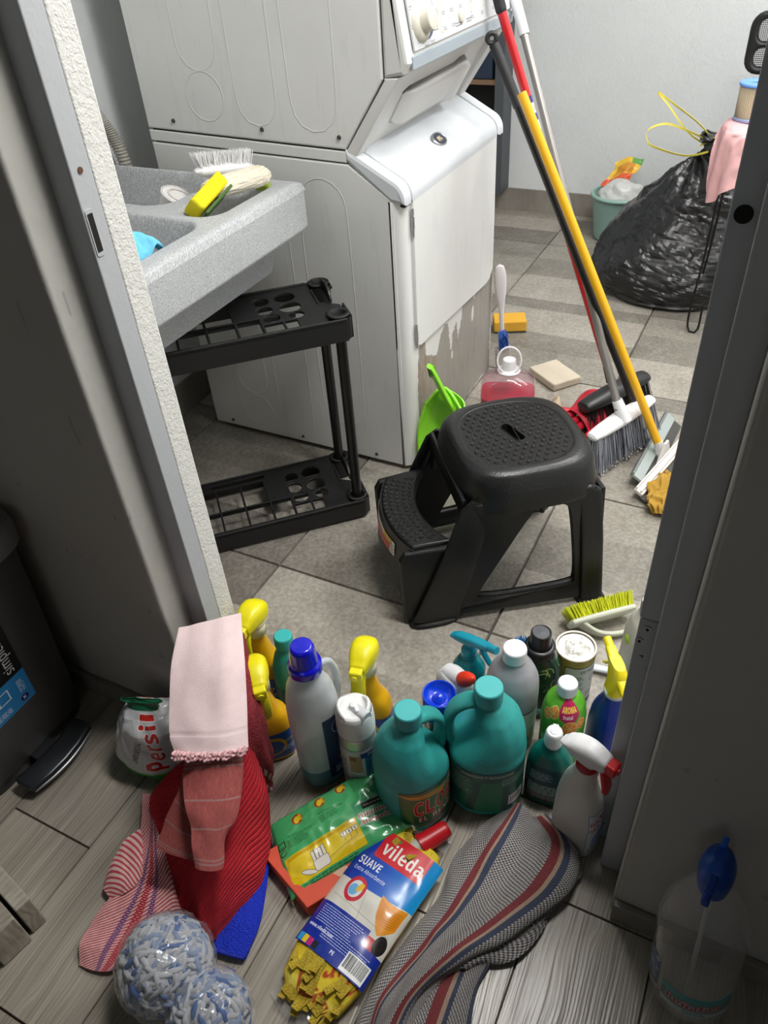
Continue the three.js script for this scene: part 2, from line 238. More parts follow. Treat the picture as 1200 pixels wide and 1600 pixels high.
{
  const fl = struct('floor_laundry', box(UX1 - UX0 + 0.3, 0.1, 3.3, (UX0 + UX1) / 2, -0.0575, -2.42), groutM);
  const xs = [-1.72, -1.585, -0.99, -0.395, 0.2, 0.795, 1.0], zs = [-0.8, -1.17, -1.765, -2.36, -2.955, -3.55, -3.97], g = 0.0016;
  const pick = [[0, 1, 2, 3, 4, 0], [2, 1, 4, 3, 0, 2], [4, 3, 2, 0, 1, 3], [1, 4, 0, 3, 2, 1], [0, 2, 3, 1, 4, 2], [3, 1, 3, 0, 2, 4]];
  for (let i = 0; i < 6; i++) for (let j = 0; j < 6; j++) {
    const turn = (i + j) % 2, x0 = xs[i] + g, x1 = xs[i + 1] - g, z1 = zs[j] - g, z0 = zs[j + 1] + g, ox = i === 0 ? xs[1] - 0.595 : xs[i], oz = j === 0 ? -0.575 : zs[j];
    part('tile', slab(x0, x1, z0, z1, (x) => (turn ? x - ox : ox + 0.595 - x) / 0.595, (x, z) => (turn ? oz - z : 0.595 - oz + z) / 0.595, 0), tileMs[pick[j][i]], fl);
  }
}
const woodMs = [0, 1, 2, 3].map((k) => {
  const knots = Array.from({ length: 3 }, (_, i) => [hsh(k, i, 3), hsh(k, i, 9), 0.02 + 0.05 * hsh(k, i, 5)]);
  const grain = (u, v) => { // v runs along the plank (1.2 m), u across (0.2 m)
    let w = u * 0.2 + 0.012 * (fbm(u * 3, v * 7, 64, 3, 200 + k) - 0.5); for (const [a, b, r] of knots) { const du = (u - a) * 0.2, dv = (v - b) * 1.2, d = hypot(du, dv * 0.35); w += 0.012 * exp(-d * d / (r * r * 0.25)); } return w;
  };
  const streak = (u, v) => { const w = grain(u, v); return 0.55 * fbm(w * 420, v * 9, 256, 4, 220 + k) + 0.3 * fbm(w * 90, v * 3, 256, 3, 230 + k) + 0.15 * (0.5 + 0.5 * sin(w * 900)); };
  const map = tex(256, 1024, (u, v) => { const s = streak(u, v) - 0.5, b = fbm(u * 3, v * 8, 64, 3, 240 + k) - 0.5, q = s * 74 + b * 34; return [154 + q, 147 + q, 135 + q * 0.96]; });
  return mat(0xffffff, 0.27, { map, bumpMap: tex(256, 1024, (u, v) => streak(u, v), false), bumpScale: 0.0008 });
});
{
  const fl = struct('floor_kitchen', box(3.9, 0.1, 3.3, -0.05, -0.0575, 0.85), mat(0x5e564c, 0.9)), R = rng(5), ends = { '-1.105': -0.358, '-0.905': -0.087, '-0.705': -0.28, '-0.505': -0.02, '-0.305': -0.52, '-0.105': -0.64, '0.095': -0.43 };
  for (let i = -4; i < 14; i++) {
    const x0 = -1.105 + 0.2 * i, key = String(+x0.toFixed(3)), e = ends[key] ?? -0.75 + R() * 1.1;
    for (let z = e - 1.2 * 2; z < 2.4; z += 1.2) {
      const a = max(z, -0.8) + 0.001, b = min(z + 1.2, 2.4) - 0.001; if (b - a < 0.02) continue; const m = floor(R() * 4), fl2 = R() > 0.5 ? 1 : -1, sh = R();
      part('plank', slab(x0 + 0.0007, x0 + 0.1993, a, b, (x) => (x - x0) / 0.2 * fl2, (x, zz) => (zz - z) / 1.2 * fl2 + sh * 0, 0, 0.0011), woodMs[m], fl);
    }
  }
}
// lamps: a glowing face and a light of the same size just below it
for (const [name, x, z, w, d, i, label] of LAMPS) {
  const o = thing(name, label, 'lamp', [x, CEIL, z]);
  part('housing', box(w + 0.05, 0.04, d + 0.05, 0, -0.02, 0, 0.008), mat(0xe8e8e6, 0.5), o);
  part('diffuser', box(w, 0.012, d, 0, -0.046, 0), new THREE.MeshStandardMaterial({ color: 0xf4f4f4, emissive: 0xffffff, emissiveIntensity: 2.5 }), o);
  const l = new THREE.RectAreaLight(0xfffdfa, i, w, d); l.position.set(x, CEIL - 0.056, z); l.lookAt(x, 0, z); l.castShadow = true; scene.add(l);
}
// ---------------------------------------------------------------- stacked washer and dryer
{
  const enamelTex = tex(512, 512, (u, v) => { const a = fbm(u * 5, v * 5, 5, 4, 301) - 0.5, s = fbm(u * 60, v * 6, 60, 3, 305), st = s > 0.72 ? -4 : 0; return [222 + a * 10 + st, 223 + a * 10 + st, 221 + a * 9 + st]; });
  const enamel = phys(0xffffff, 0.38, { map: rep(enamelTex, 1.2), clearcoat: 0.3, clearcoatRoughness: 0.25 });
  const glossy = phys(0xd0d4d9, 0.28, { clearcoat: 0.5, clearcoatRoughness: 0.15 });
  const plastic = phys(0xd2d2cf, 0.42), seam = mat(0x2a2826, 0.8), greyTrim = mat(0x99a3ab, 0.4), ivory = phys(0xcac6b8, 0.4), rib = phys(0xd8d9d7, 0.4);
  const t = thing('stacked_washer_dryer', 'tall white stacked washer and dryer with peeling paint at its front corner', 'washing machine', [-1.21, 0, -2.02]);
  const ZN = 0.34, ZF = -0.345, L = (x) => x + 1.21;
  const along = (pts, z0, z1, b = 0.006, holes) => { const g = extr(pts, z1 - z0, b, holes); g.translate(0, 0, z0); return g; };
  // lower cabinet and its dark seam core
  part('cabinet', boxUV(along([[-0.35, 0.015], [0.352, 0.015], [0.352, 0.8], [0.242, 0.873], [-0.35, 0.89]], ZF, ZN, 0.004)), enamel, t);
  part('seam_core', along([[-0.34, 0.03], [0.356, 0.03], [0.356, 0.795], [0.24, 0.9], [0.24, 1.0], [-0.34, 1.0]], ZF + 0.006, ZN - 0.006, 0), seam, t);
  part('seam_band', boxUV(along([[-0.35, 0.894], [0.238, 0.876], [0.238, 0.901], [-0.35, 0.92]], ZF, ZN, 0.002)), enamel, t);
  // front frame, paint peeled off its lower half
  const peelTex = art(1024, 1024, (x, w, h) => { // u = 0 at the near (left) edge, v from floor to 0.8 m
    x.fillStyle = '#dddddb'; x.fillRect(0, 0, w, h); const r = rng(8), X = (p) => p * w, Y = (m) => h - m / 0.8 * h;
    const edge = [[0.085, 0.10], [0.085, 0.26], [0.10, 0.36], [0.115, 0.385], [0.14, 0.38], [0.16, 0.385], [0.175, 0.33], [0.22, 0.32], [0.25, 0.30], [0.29, 0.30], [0.33, 0.345], [0.38, 0.362], [0.41, 0.35], [0.42, 0.30], [0.44, 0.25], [0.455, 0.27], [0.46, 0.31], [0.50, 0.33], [0.52, 0.27], [0.55, 0.30], [0.58, 0.36], [0.64, 0.40], [0.69, 0.37], [0.72, 0.34], [0.75, 0.37], [0.80, 0.41], [0.88, 0.43], [0.93, 0.455], [0.955, 0.43], [0.955, 0.25], [0.94, 0.12], [0.95, 0.02], [0.6, 0.02], [0.4, 0.02], [0.25, 0.015], [0.12, 0.06]];
    const jag = []; for (let i = 0; i < edge.length; i++) { const a = edge[i], b = edge[(i + 1) % edge.length], n = 9; for (let k = 0; k < n; k++) jag.push([lerp(a[0], b[0], k / n) + (r() - 0.5) * 0.012, lerp(a[1], b[1], k / n) + (r() - 0.5) * 0.012]); }
    const path = (o) => { x.beginPath(); jag.forEach(([a, b], i) => x[i ? 'lineTo' : 'moveTo'](X(a) + o, Y(b) + o)); x.closePath(); };
    path(-3); x.fillStyle = '#8b8578'; x.fill(); path(0); x.save(); x.clip(); x.fillStyle = '#97948c'; x.fillRect(0, 0, w, h);
    for (let i = 0; i < 900; i++) { const g = 120 + r() * 55; x.fillStyle = `rgba(${g},${g * 0.985},${g * 0.95},0.25)`; x.fillRect(X(r()), Y(r() * 0.48), 3 + r() * 9, 20 + r() * 90); }
    x.fillStyle = 'rgba(140,120,92,0.35)'; for (let i = 0; i < 120; i++) { x.beginPath(); x.ellipse(X(0.08 + r() * 0.2), Y(r() * 0.4), 4 + r() * 14, 6 + r() * 22, 0, 0, 7); x.fill(); }
    x.restore(); x.fillStyle = '#dddddb'; for (const [a, b, c, d] of [[0.70, 0.3, 14, 34], [0.45, 0.24, 10, 18]]) { x.beginPath(); x.ellipse(X(a), Y(b), c, d, 0.1, 0, 7); x.fill(); }
  });
  const frontM = phys(0xffffff, 0.4, { map: peelTex, clearcoat: 0.2, clearcoatRoughness: 0.3 });
  { // frame with rounded vertical corners: outline in plan, then the front face carries the peel print
    const R = 0.034, pl = [[0.356, ZN]]; for (let i = 0; i <= 8; i++) { const a = rad(90 - 90 * i / 8); pl.push([0.378 - R + R * cos(a), ZN - R + R * sin(a)]); } for (let i = 0; i <= 8; i++) { const a = rad(-90 * i / 8); pl.push([0.378 - R + R * cos(a), ZF + R + R * sin(a)]); } pl.push([0.356, ZF]);
    const rings = [0.015, 0.017, 0.79, 0.795].map((y, k) => pl.map(([x, z]) => V(x - (k % 3 ? 0 : 0.002), y, z)));
    const g = loft(rings.map((r) => r.slice().reverse()), 3), p = g.attributes.position, u = g.attributes.uv; for (let i = 0; i < p.count; i++) u.setXY(i, (ZN - p.getZ(i)) / (ZN - ZF), p.getY(i) / 0.8);
    part('front_frame', g, frontM, t, 'front panel with paint peeled to bare metal');
  }
  // the door: front sheet below, running up over the rounded lid edge
  const Z0 = ZN - 0.045, Z1 = ZF + 0.05;
  const door = part('door', (() => {
    const o = [[Z0 - 0.002, 0.79], [Z0 - 0.002, 0.425]]; for (let i = 0; i <= 5; i++) { const a = rad(180 + 90 * i / 5); o.push([Z0 - 0.014 - 0.012 * -1 * 0 + 0.012 * -cos(a), 0.413 + 0.012 * sin(a)]); }
    o.length = 2; o.push([Z0 - 0.004, 0.4], [Z0 - 0.02, 0.391], [Z1 + 0.06, 0.36], [Z1 + 0.03, 0.366], [Z1 + 0.006, 0.392], [Z1 + 0.001, 0.42], [Z1 + 0.001, 0.79]);
    const g = extr(o.map(([z, y]) => [-z, y]), 0.016, 0.004); g.rotateY(PI / 2); return boxUV(g.translate(0.372, 0, 0)); })(), enamel, t, 'fold-down front door');
  const lidP = []; for (let i = 0; i <= 10; i++) { const a = rad(0 + 62 * i / 10); lidP.push([0.343 + 0.045 * cos(a), 0.795 + 0.05 * sin(a)]); }
  const lidTop = [[0.272, 0.888], [0.236, 0.905], [0.232, 0.88], [0.246, 0.868], [0.346, 0.792]], lidShape = [[0.388, 0.786], ...lidP, ...lidTop];
  part('lid', boxUV(along(lidShape, Z1, Z0, 0.004)), glossy, t);
  for (const [a, b] of [[Z0 + 0.004, ZN + 0.002], [ZF - 0.002, Z1 - 0.004]]) part('lid_corner', boxUV(along(lidShape.map(([x, y]) => [x + (y < 0.9 ? 0.002 : 0), y + 0.002]), a, b, 0.01)), glossy, t);
  part('seam_filler', along(lidShape.map(([x, y]) => [x - 0.007, y - 0.006]), ZF + 0.01, ZN - 0.012, 0), seam, t);
  for (const y of [0.735, 0.43]) part('hinge', [box(0.006, 0.016, 0.004, 0.386, y + 0.026, Z0 + 0.001), box(0.008, 0.03, 0.004, 0.386, y, Z0 + 0.001), box(0.006, 0.016, 0.004, 0.386, y - 0.026, Z0 + 0.001)], steel, t);
  { // oval badge on the sloping lid
    const b = part('badge', lathe([[0, 0.004], [0.021, 0.004], [0.0215, 0.006], [0.0235, 0.007], [0.026, 0.003], [0.026, 0], [0, 0]], 32), steel, t);
    b.scale.set(0.85, 1, 1.25); b.position.set(0.338, 0.853, 0.02); b.rotation.z = rad(-38);
    part('badge_face', cyl(0.021, 0.021, 0.0012, 0, 0.004, 0, 32), mat(0xffffff, 0.3, { map: art(128, 128, (x) => { x.fillStyle = '#23273a'; x.fillRect(0, 0, 128, 128); const r = rng(3); for (let i = 0; i < 26; i++) { x.strokeStyle = i % 3 ? '#b9a276' : '#e6dcc0'; x.lineWidth = 3; x.beginPath(); x.ellipse(40 + r() * 48, 44 + r() * 40, 3 + r() * 10, 2 + r() * 6, r() * 3, 0, 5); x.stroke(); } }) }), b);
  }
  // dryer body with the undercut, side panel ribs and screws
  part('dryer_cabinet', boxUV(along([[-0.35, 0.924], [0.238, 0.905], [0.346, 1.055], [0.346, 1.92], [-0.35, 1.92]], ZF, ZN, 0.004)), enamel, t);
  const cheek = [[0.238, 0.9], [0.262, 0.884], [0.385, 1.058], [0.349, 1.058], [0.349, 1.052]];
  for (const [a, b] of [[ZN - 0.052, ZN - 0.001], [ZF + 0.001, ZF + 0.052]]) part('fascia_cheek', boxUV(along(cheek, a, b, 0.004)), plastic, t);
  part('lower_fascia', boxUV(along([[0.2, 0.88], [0.238, 0.86], [0.362, 1.06], [0.33, 1.06]], ZF + 0.04, ZN - 0.045, 0.003)), plastic, t);
  { // moulded hand hold standing proud of the fascia
    const d = V(0.124, 0.2, 0).normalize(), nrm = V(d.y, -d.x, 0), o = V(0.3, 0.96, 0), Q = (s, w, z) => { const p = o.clone().addScaledVector(d, s).addScaledVector(nrm, w); return V(p.x, p.y, z); };
    const ring = (z, s0, s1, w) => [Q(s0, 0, z), Q(s1, 0, z), Q(s1 - 0.012, w, z), Q(s0 + 0.012, w, z)];
    part('hand_hold', loft([ring(0.2, -0.03, 0.05, 0.004), ring(0.17, -0.04, 0.06, 0.022), ring(-0.1, -0.04, 0.06, 0.022), ring(-0.13, -0.05, 0.07, 0.03), ring(-0.16, -0.05, 0.07, 0.03), ring(-0.19, -0.03, 0.05, 0.004)], 3), plastic, t);
  }
  const capsule = (x0, x1, y0, y1) => { const r = (x1 - x0) / 2, c = (x0 + x1) / 2, o = []; for (let i = 0; i <= 10; i++) { const a = PI + PI * i / 10; o.push([c + r * cos(a), y0 + r + r * sin(a)]); } for (let i = 0; i <= 10; i++) { const a = PI * i / 10; o.push([c + r * cos(a), y1 - r + r * sin(a)]); } return o; };
  const emboss = (pts) => { const g = tube(pts.map(([x, y]) => [L(x), y, 0]), 0.0018, pts.length * 3, 6, true); g.scale(1, 1, 0.3); g.translate(0, 0, ZN + 0.0002); return g; };
  for (const c of [capsule(-1.262, -1.15, 0.945, 1.84), capsule(-1.107, -0.985, 0.94, 1.84), capsule(-1.415, -1.3, 1.06, 1.84), capsule(-1.12, -0.985, 0.12, 0.835), capsule(-1.285, -1.17, 0.03, 0.835), capsule(-1.43, -1.325, 0.16, 0.835)]) part('embossed_rib', emboss(c), rib, t);
  for (const [x, y, r] of [[-1.357, 1.005, 0.055], [-1.374, 0.1, 0.055]]) part('knockout_ring', emboss(circle(r, x, y, 24)), rib, t);
  for (const [x, y] of [[-1.471, 0.945], [-1.2, 0.938], [-0.985, 0.932], [-1.489, 0.035], [-1.217, 0.035], [-0.953, 0.035]]) part('screw', cyl(0.0055, 0.0045, 0.003).rotateX(PI / 2).translate(L(x), y, ZN + 0.0005), darkSteel, t);
  // console
  const con = part('console', boxUV(along([[0.35, 1.056], [0.398, 1.064], [0.41, 1.085], [0.352, 1.4], [0.35, 1.4]], ZF - 0.001, ZN + 0.001, 0.008)), plastic, t, 'control console');
  const slope = atan2(0.058, 0.315), CP = (y, o = 0) => [0.41 - (y - 1.085) * 0.184 + o, y];
  part('trim_strip', box(0.006, 0.026, 0.64, 0.4095, 1.083, 0, 0.002), greyTrim, con);
  const panelArt = art(1024, 512, (x, w, h) => { // 0.64 m wide, 0.3 m high, u from the near side
    x.fillStyle = '#c2c4c6'; x.fillRect(0, 0, w, h); const r = rng(4), X = (m) => m / 0.64 * w, Y = (m) => h - m / 0.3 * h;
    x.strokeStyle = '#777'; x.lineWidth = 3; x.beginPath(); x.ellipse(X(0.075), Y(0.06), X(0.052), X(0.052), 0, 0, 7); x.stroke();
    x.strokeStyle = '#a0344a'; x.lineWidth = 6; x.beginPath(); x.ellipse(X(0.075), Y(0.06), X(0.049), X(0.049), 0, 4.2, 5.6); x.stroke(); x.strokeStyle = '#30345c'; x.lineWidth = 16; x.beginPath(); x.ellipse(X(0.075), Y(0.06), X(0.047), X(0.047), 0, 0.9, 2.1); x.stroke();
    for (let k = 0; k < 12; k++) { const a = k / 12 * 7; smallprint(x, X(0.075) + cos(a) * X(0.063) - 18, Y(0.06) + sin(a) * X(0.063), 38, 2, 8, '#666', k); }
    for (const m of [0.16, 0.21, 0.265, 0.33, 0.4, 0.48]) for (let k = 0; k < 7; k++) smallprint(x, X(m) + 14, Y(0.02 + k * 0.03), 36, 2, 7, '#6a6a70', k + m * 99);
    for (const m of [0.255, 0.325]) smallprint(x, X(m) - 26, Y(0.018), 60, 2, 9, '#555', m * 77);
  });
  const pm = box(0.004, 0.3, 0.62, 0, 0, 0); const pu = pm.attributes.uv, pp = pm.attributes.position; for (let i = 0; i < pp.count; i++) pu.setXY(i, (0.31 - pp.getZ(i)) / 0.62, (pp.getY(i) + 0.15) / 0.3);
  const cp = part('control_panel', pm, mat(0xffffff, 0.4, { map: panelArt }), con); cp.position.set(0.384, 1.252, 0); cp.rotation.z = slope;
  const on = (name, geo, m, y, z) => { const o = part(name, geo, m, con); o.position.set(...CP(y, 0.001), z); o.rotation.z = slope; return o; };
  const kn = lathe([[0, 0], [0.042, 0], [0.042, 0.006], [0.036, 0.014], [0.03, 0.017], [0.024, 0.018], [0.023, 0.034], [0.021, 0.038], [0, 0.04]], 40).rotateZ(-PI / 2);
  on('program_knob', kn, ivory, 1.152, 0.262);
  const slot = (n) => extr(rrect(0.013, n, 0.0064), 0.007, 0.003).rotateY(PI / 2), nub = (n) => extr(rrect(0.009, n, 0.0044), 0.013, 0.003).rotateY(PI / 2);
  for (const [z, y, n] of [[0.156, 1.155, 0.085], [0.1, 1.2, 0.06], [-0.026, 1.155, 0.055], [-0.112, 1.165, 0.07], [-0.2, 1.17, 0.07]]) { on('slide_switch', slot(n), ivory, y, z); }
  on('push_button', lathe([[0, 0], [0.012, 0], [0.0125, 0.008], [0.01, 0.012], [0, 0.013]], 24).rotateZ(-PI / 2).scale(1, 1.25, 1), ivory, 1.132, 0.044);
  for (const z of [0.27, -0.27]) for (const x of [-0.28, 0.3]) part('foot', cyl(0.02, 0.018, 0.018, x, 0, z), seam, t);
}
// ---------------------------------------------------------------- grey drain hose behind the laundry sink
tag(part('drain_hose', (() => { // ribbed hose: a tube whose radius swells at every rib
  const c = new THREE.CatmullRomCurve3([V(-1.64, 0.45, -1.66), V(-1.655, 0.78, -1.665), V(-1.66, 0.88, -1.655), V(-1.66, 0.94, -1.625), V(-1.66, 0.985, -1.58), V(-1.665, 0.97, -1.45), V(-1.67, 0.9, -1.35)]), n = 240, f = c.computeFrenetFrames(n), rings = [];
  for (let i = 0; i <= n; i++) { const p = c.getPoint(i / n), r = 0.0165 + 0.0022 * cos(i / n * 2 * PI * 60); rings.push(Array.from({ length: 14 }, (_, k) => { const a = -2 * PI * k / 14; return p.clone().addScaledVector(f.normals[i], r * cos(a)).addScaledVector(f.binormals[i], r * sin(a)); })); }
  return loft(rings, 3); })(), mat(0xa8a59c, 0.55), scene), 'grey ribbed drain hose curving down behind the stone-grey laundry sink', 'hose').name = 'drain_hose';

// ---------------------------------------------------------------- laundry sink, moulded as one height field
const graniteTex = tex(1024, 1024, (u, v, x, y) => { const s = vn(u * 330, v * 330, 330, 1), q = vn(u * 512, v * 512, 512, 2), a = fbm(u * 5, v * 5, 5, 3, 7) - 0.5; let c = 178 + a * 10 + (s - 0.5) * 64 + (q - 0.5) * 50; return [c * 0.985, c * 1.0, c * 1.012]; });
{
  const granite = mat(0xffffff, 0.5, { map: rep(graniteTex, 3.2), bumpMap: rep(plasterBump, 4), bumpScale: 0.0005 });
  const t = thing('laundry_sink', 'speckled grey moulded laundry sink with two basins beside the washer', 'sink', [-1.385, 0, -1.235]);
  const X0 = -0.33, X1 = 0.335, Z0 = -0.375, Z1 = 0.385, TOP = 0.852, x0 = -1.385, z0 = -1.235;
  const pocket = (x, z, a, b, c, d, r) => { const dx = max(a - x, x - b), dz = max(c - z, z - d); const q = hypot(max(dx + r, 0), max(dz + r, 0)) + min(max(dx + r, dz + r), 0) - r; return q; };
  const P = [[-1.69 - x0, -1.275 - x0, -1.585 - z0, -1.36 - z0, 0.05, 0.2], [-1.69 - x0, -1.115 - x0, -1.285 - z0, -0.89 - z0, 0.05, 0.2], [-1.215 - x0, -1.115 - x0, -1.575 - z0, -1.33 - z0, 0.045, 0.045]];
  const H = (x, z) => { let h = TOP; for (const [a, b, c, d, r, dp] of P) { const q = pocket(x, z, a, b, c, d, r), e = sstep(0.014, -0.03, q); h = min(h, TOP - dp * (dp < 0.1 ? e : 0.25 * sstep(0.012, -0.012, q) + 0.75 * sstep(-0.002, -0.05, q))); } const ed = min(x - X0, X1 - x, z - Z0, Z1 - z); const k = clamp(1 - ed / 0.022); return h - 0.022 * (1 - sqrt(max(0, 1 - k * k))); };
  const nx = 150, nz = 170, pos = [], uv = [], idx = [];
  for (let j = 0; j <= nz; j++) for (let i = 0; i <= nx; i++) { const x = lerp(X0, X1, i / nx), z = lerp(Z0, Z1, j / nz), y = H(x, z); pos.push(x, y, z); uv.push(x, z + y * 0.7); }
  for (let j = 0; j < nz; j++) for (let i = 0; i < nx; i++) { const a = j * (nx + 1) + i, b = a + nx + 1; idx.push(a, b, a + 1, a + 1, b, b + 1); }
  const g = new THREE.BufferGeometry(); g.setAttribute('position', new THREE.Float32BufferAttribute(pos, 3)); g.setAttribute('uv', new THREE.Float32BufferAttribute(uv, 2)); g.setIndex(idx); g.computeVertexNormals();
  const ring = (y, g, r = 0.012) => rrect(X1 - X0 - 2 * g, Z1 - Z0 - 2 * g, r, (X0 + X1) / 2, (Z0 + Z1) / 2, 6).reverse().map(([x, z]) => V(x, y, z)).reverse();
  const skirt = loft([ring(0.745, 0.012), ring(0.74, 0.006), ring(0.742, 0.001), ring(0.75, 0), ring(TOP - 0.0215, 0)].map((r) => r.slice().reverse()), 1);
  part('rim_and_basins', [g, boxUV(skirt)], granite, t);
  const ring2 = (y, gx, gz) => rrect(X1 - X0 - 2 * gx, Z1 - Z0 - 2 * gz, 0.03, (X0 + X1) / 2 - 0.0, (Z0 + Z1) / 2, 6).map(([x, z]) => V(x, y, z)).reverse();
  part('basin_underside', boxUV(loft([ring2(0.632, 0.1, 0.075), ring2(0.645, 0.08, 0.055), ring2(0.75, 0.055, 0.03)], 1)), granite, t);
  part('drain_pipe', [cyl(0.022, 0.022, 0.63, -0.12, 0.004, 0.1), cyl(0.03, 0.03, 0.03, -0.12, 0.6, 0.1)], mat(0xcfcfca, 0.5), t);
  for (const z of [-0.25, 0.3]) part('wall_bracket', box(0.28, 0.03, 0.03, -0.19, 0.62, z), darkSteel, t);
}
// ---------------------------------------------------------------- things lying in the sink
const scrubBump = tex(256, 256, (u, v) => fbm(u * 50, v * 50, 50, 3, 5), false);
tag(part('sponge', (() => { const g = new RoundedBoxGeometry(0.105, 0.034, 0.062, 6, 0.008), p = g.attributes.position; for (let i = 0; i < p.count; i++) { const x = p.getX(i) / 0.05; p.setY(i, p.getY(i) + 0.008 * x * x + 0.002 * n3(x * 3, p.getZ(i) * 60, 1)); } g.computeVertexNormals(); return g; })(), mat(0xf2e11e, 0.9, { bumpMap: scrubBump, bumpScale: 0.001 }), scene), 'bright yellow sponge leaning in the soap tray of the sink', 'sponge').name = 'sponge';
{ const s = scene.getObjectByName('sponge'); s.position.set(-1.168, 0.866, -1.395); s.rotation.set(rad(-38), rad(70), rad(24), 'YXZ'); part('scouring_side', box(0.1, 0.006, 0.058, 0, -0.0185, 0, 0.002), mat(0x4d6b34, 0.95), s); }
{ // cream terry scrubbing pad, rolled
  const t = thing('scrub_pad', 'cream terry cloth scrubbing roll lying across the sink tray', 'scrubber', [-1.148, 0.878, -1.475], rad(67));
  const g = loftX([[-0.085, 0.004, 0.006], [-0.08, 0.016, 0.02], [-0.06, 0.022, 0.028], [0.05, 0.023, 0.03], [0.075, 0.02, 0.026], [0.088, 0.01, 0.014], [0.09, 0.003, 0.004]], { seg: 40, k: 6 }), p = g.attributes.position, n = g.attributes.normal;
  for (let i = 0; i < p.count; i++) { const q = 0.0016 * n3(p.getX(i) * 420, p.getY(i) * 420, p.getZ(i) * 420); p.setXYZ(i, p.getX(i) + n.getX(i) * q, p.getY(i) + n.getY(i) * q, p.getZ(i) + n.getZ(i) * q); }
  g.computeVertexNormals(); part('pad', g, mat(0xe6decb, 0.95, { bumpMap: scrubBump, bumpScale: 0.003 }), t);
}
function bristles(n, place, r0, m, name, parent, seed = 1) { const R = rng(seed), one = new THREE.CylinderGeometry(r0 * 0.7, r0, 1, 4, 1, true), list = []; for (let i = 0; i < n; i++) { const [a, b] = place(i, R), A = V(...a), B = V(...b), d = B.clone().sub(A), g = one.clone(); g.scale(1, d.length(), 1); g.applyQuaternion(new THREE.Quaternion().setFromUnitVectors(V(0, 1, 0), d.normalize())); const c = A.add(B).multiplyScalar(0.5); g.translate(c.x, c.y, c.z); list.push(g); } return stuff(name, list, m, parent); }
{ // white hand brush upright behind the pad
  const t = thing('scrub_brush', 'white scrubbing brush with white bristles behind the cream roll in the sink', 'brush', [-1.205, 0.892, -1.515], rad(62)); t.rotation.x = rad(-8);
  part('back', loftX([[-0.075, 0.004, 0.01], [-0.06, 0.012, 0.018], [0, 0.015, 0.022], [0.06, 0.012, 0.018], [0.075, 0.004, 0.01]], { seg: 24, k: 4 }), phys(0xe9e9ec, 0.35), t);
  bristles(420, (i, R) => { const x = (R() - 0.5) * 0.13, z = (R() - 0.5) * 0.03; return [[x, 0.008, z], [x * 1.12 + (R() - 0.5) * 0.006, 0.034 + R() * 0.006, z * 1.3 - 0.006 + (R() - 0.5) * 0.006]]; }, 0.0009, mat(0xf4f4f4, 0.6), 'bristles', t, 4);
}
{ const t = thing('plastic_cup', 'white plastic cup lying on its side in the rear basin of the sink', 'cup', [-1.325, 0.8, -1.43], rad(20)); const c = part('cup', lathe([[0, 0], [0.034, 0], [0.037, 0.004], [0.042, 0.07], [0.045, 0.072], [0.045, 0.076], [0.041, 0.076], [0.037, 0.008], [0, 0.006]], 36), phys(0xe6e4e2, 0.4), t); c.position.set(0, -0.02, 0); c.rotation.set(rad(0), 0, rad(-28)); part('base_ring', new THREE.TorusGeometry(0.027, 0.002, 8, 32).rotateX(PI / 2).translate(0, 0.0765, 0), phys(0xdedcda, 0.4), c); const lid = cyl(0.043, 0.043, 0.004, 0, 0.07, 0, 32); part('cup_lid', lid, phys(0xebe9e7, 0.4), c); }
tag(part('cleaning_cloth', (() => { const g = sheet([[[-1.27, 0.80, -1.1], [-1.2, 0.845, -1.1], [-1.155, 0.83, -1.13], [-1.12, 0.8, -1.15]], [[-1.28, 0.8, -1.05], [-1.21, 0.85, -1.06], [-1.17, 0.855, -1.09], [-1.125, 0.83, -1.11]], [[-1.27, 0.78, -1.0], [-1.2, 0.835, -1.02], [-1.15, 0.85, -1.05], [-1.12, 0.81, -1.07]], [[-1.26, 0.76, -0.97], [-1.2, 0.8, -0.98], [-1.15, 0.79, -1.0], [-1.12, 0.77, -1.02]]], 40, 40, 0.003, (u, v) => 0.012 * n3(u * 5, v * 5, 3) + 0.005 * n3(u * 13, v * 13, 8)); return g.translate(0.0, 0.022, -0.05); })(), mat(0x6fc4e6, 0.9, { bumpMap: rep(scrubBump, 12), bumpScale: 0.001 }), scene), 'crumpled light blue cleaning cloth in the near basin of the sink', 'cloth').name = 'cleaning_cloth';
tag(part('scouring_pad', box(0.05, 0.012, 0.04, 0, 0, 0, 0.004), mat(0xa9c23a, 0.95), scene), 'small yellow-green scouring pad at the far end of the sink tray', 'scrubber').name = 'scouring_pad';
scene.getObjectByName('scouring_pad').position.set(-1.125, 0.845, -1.565);

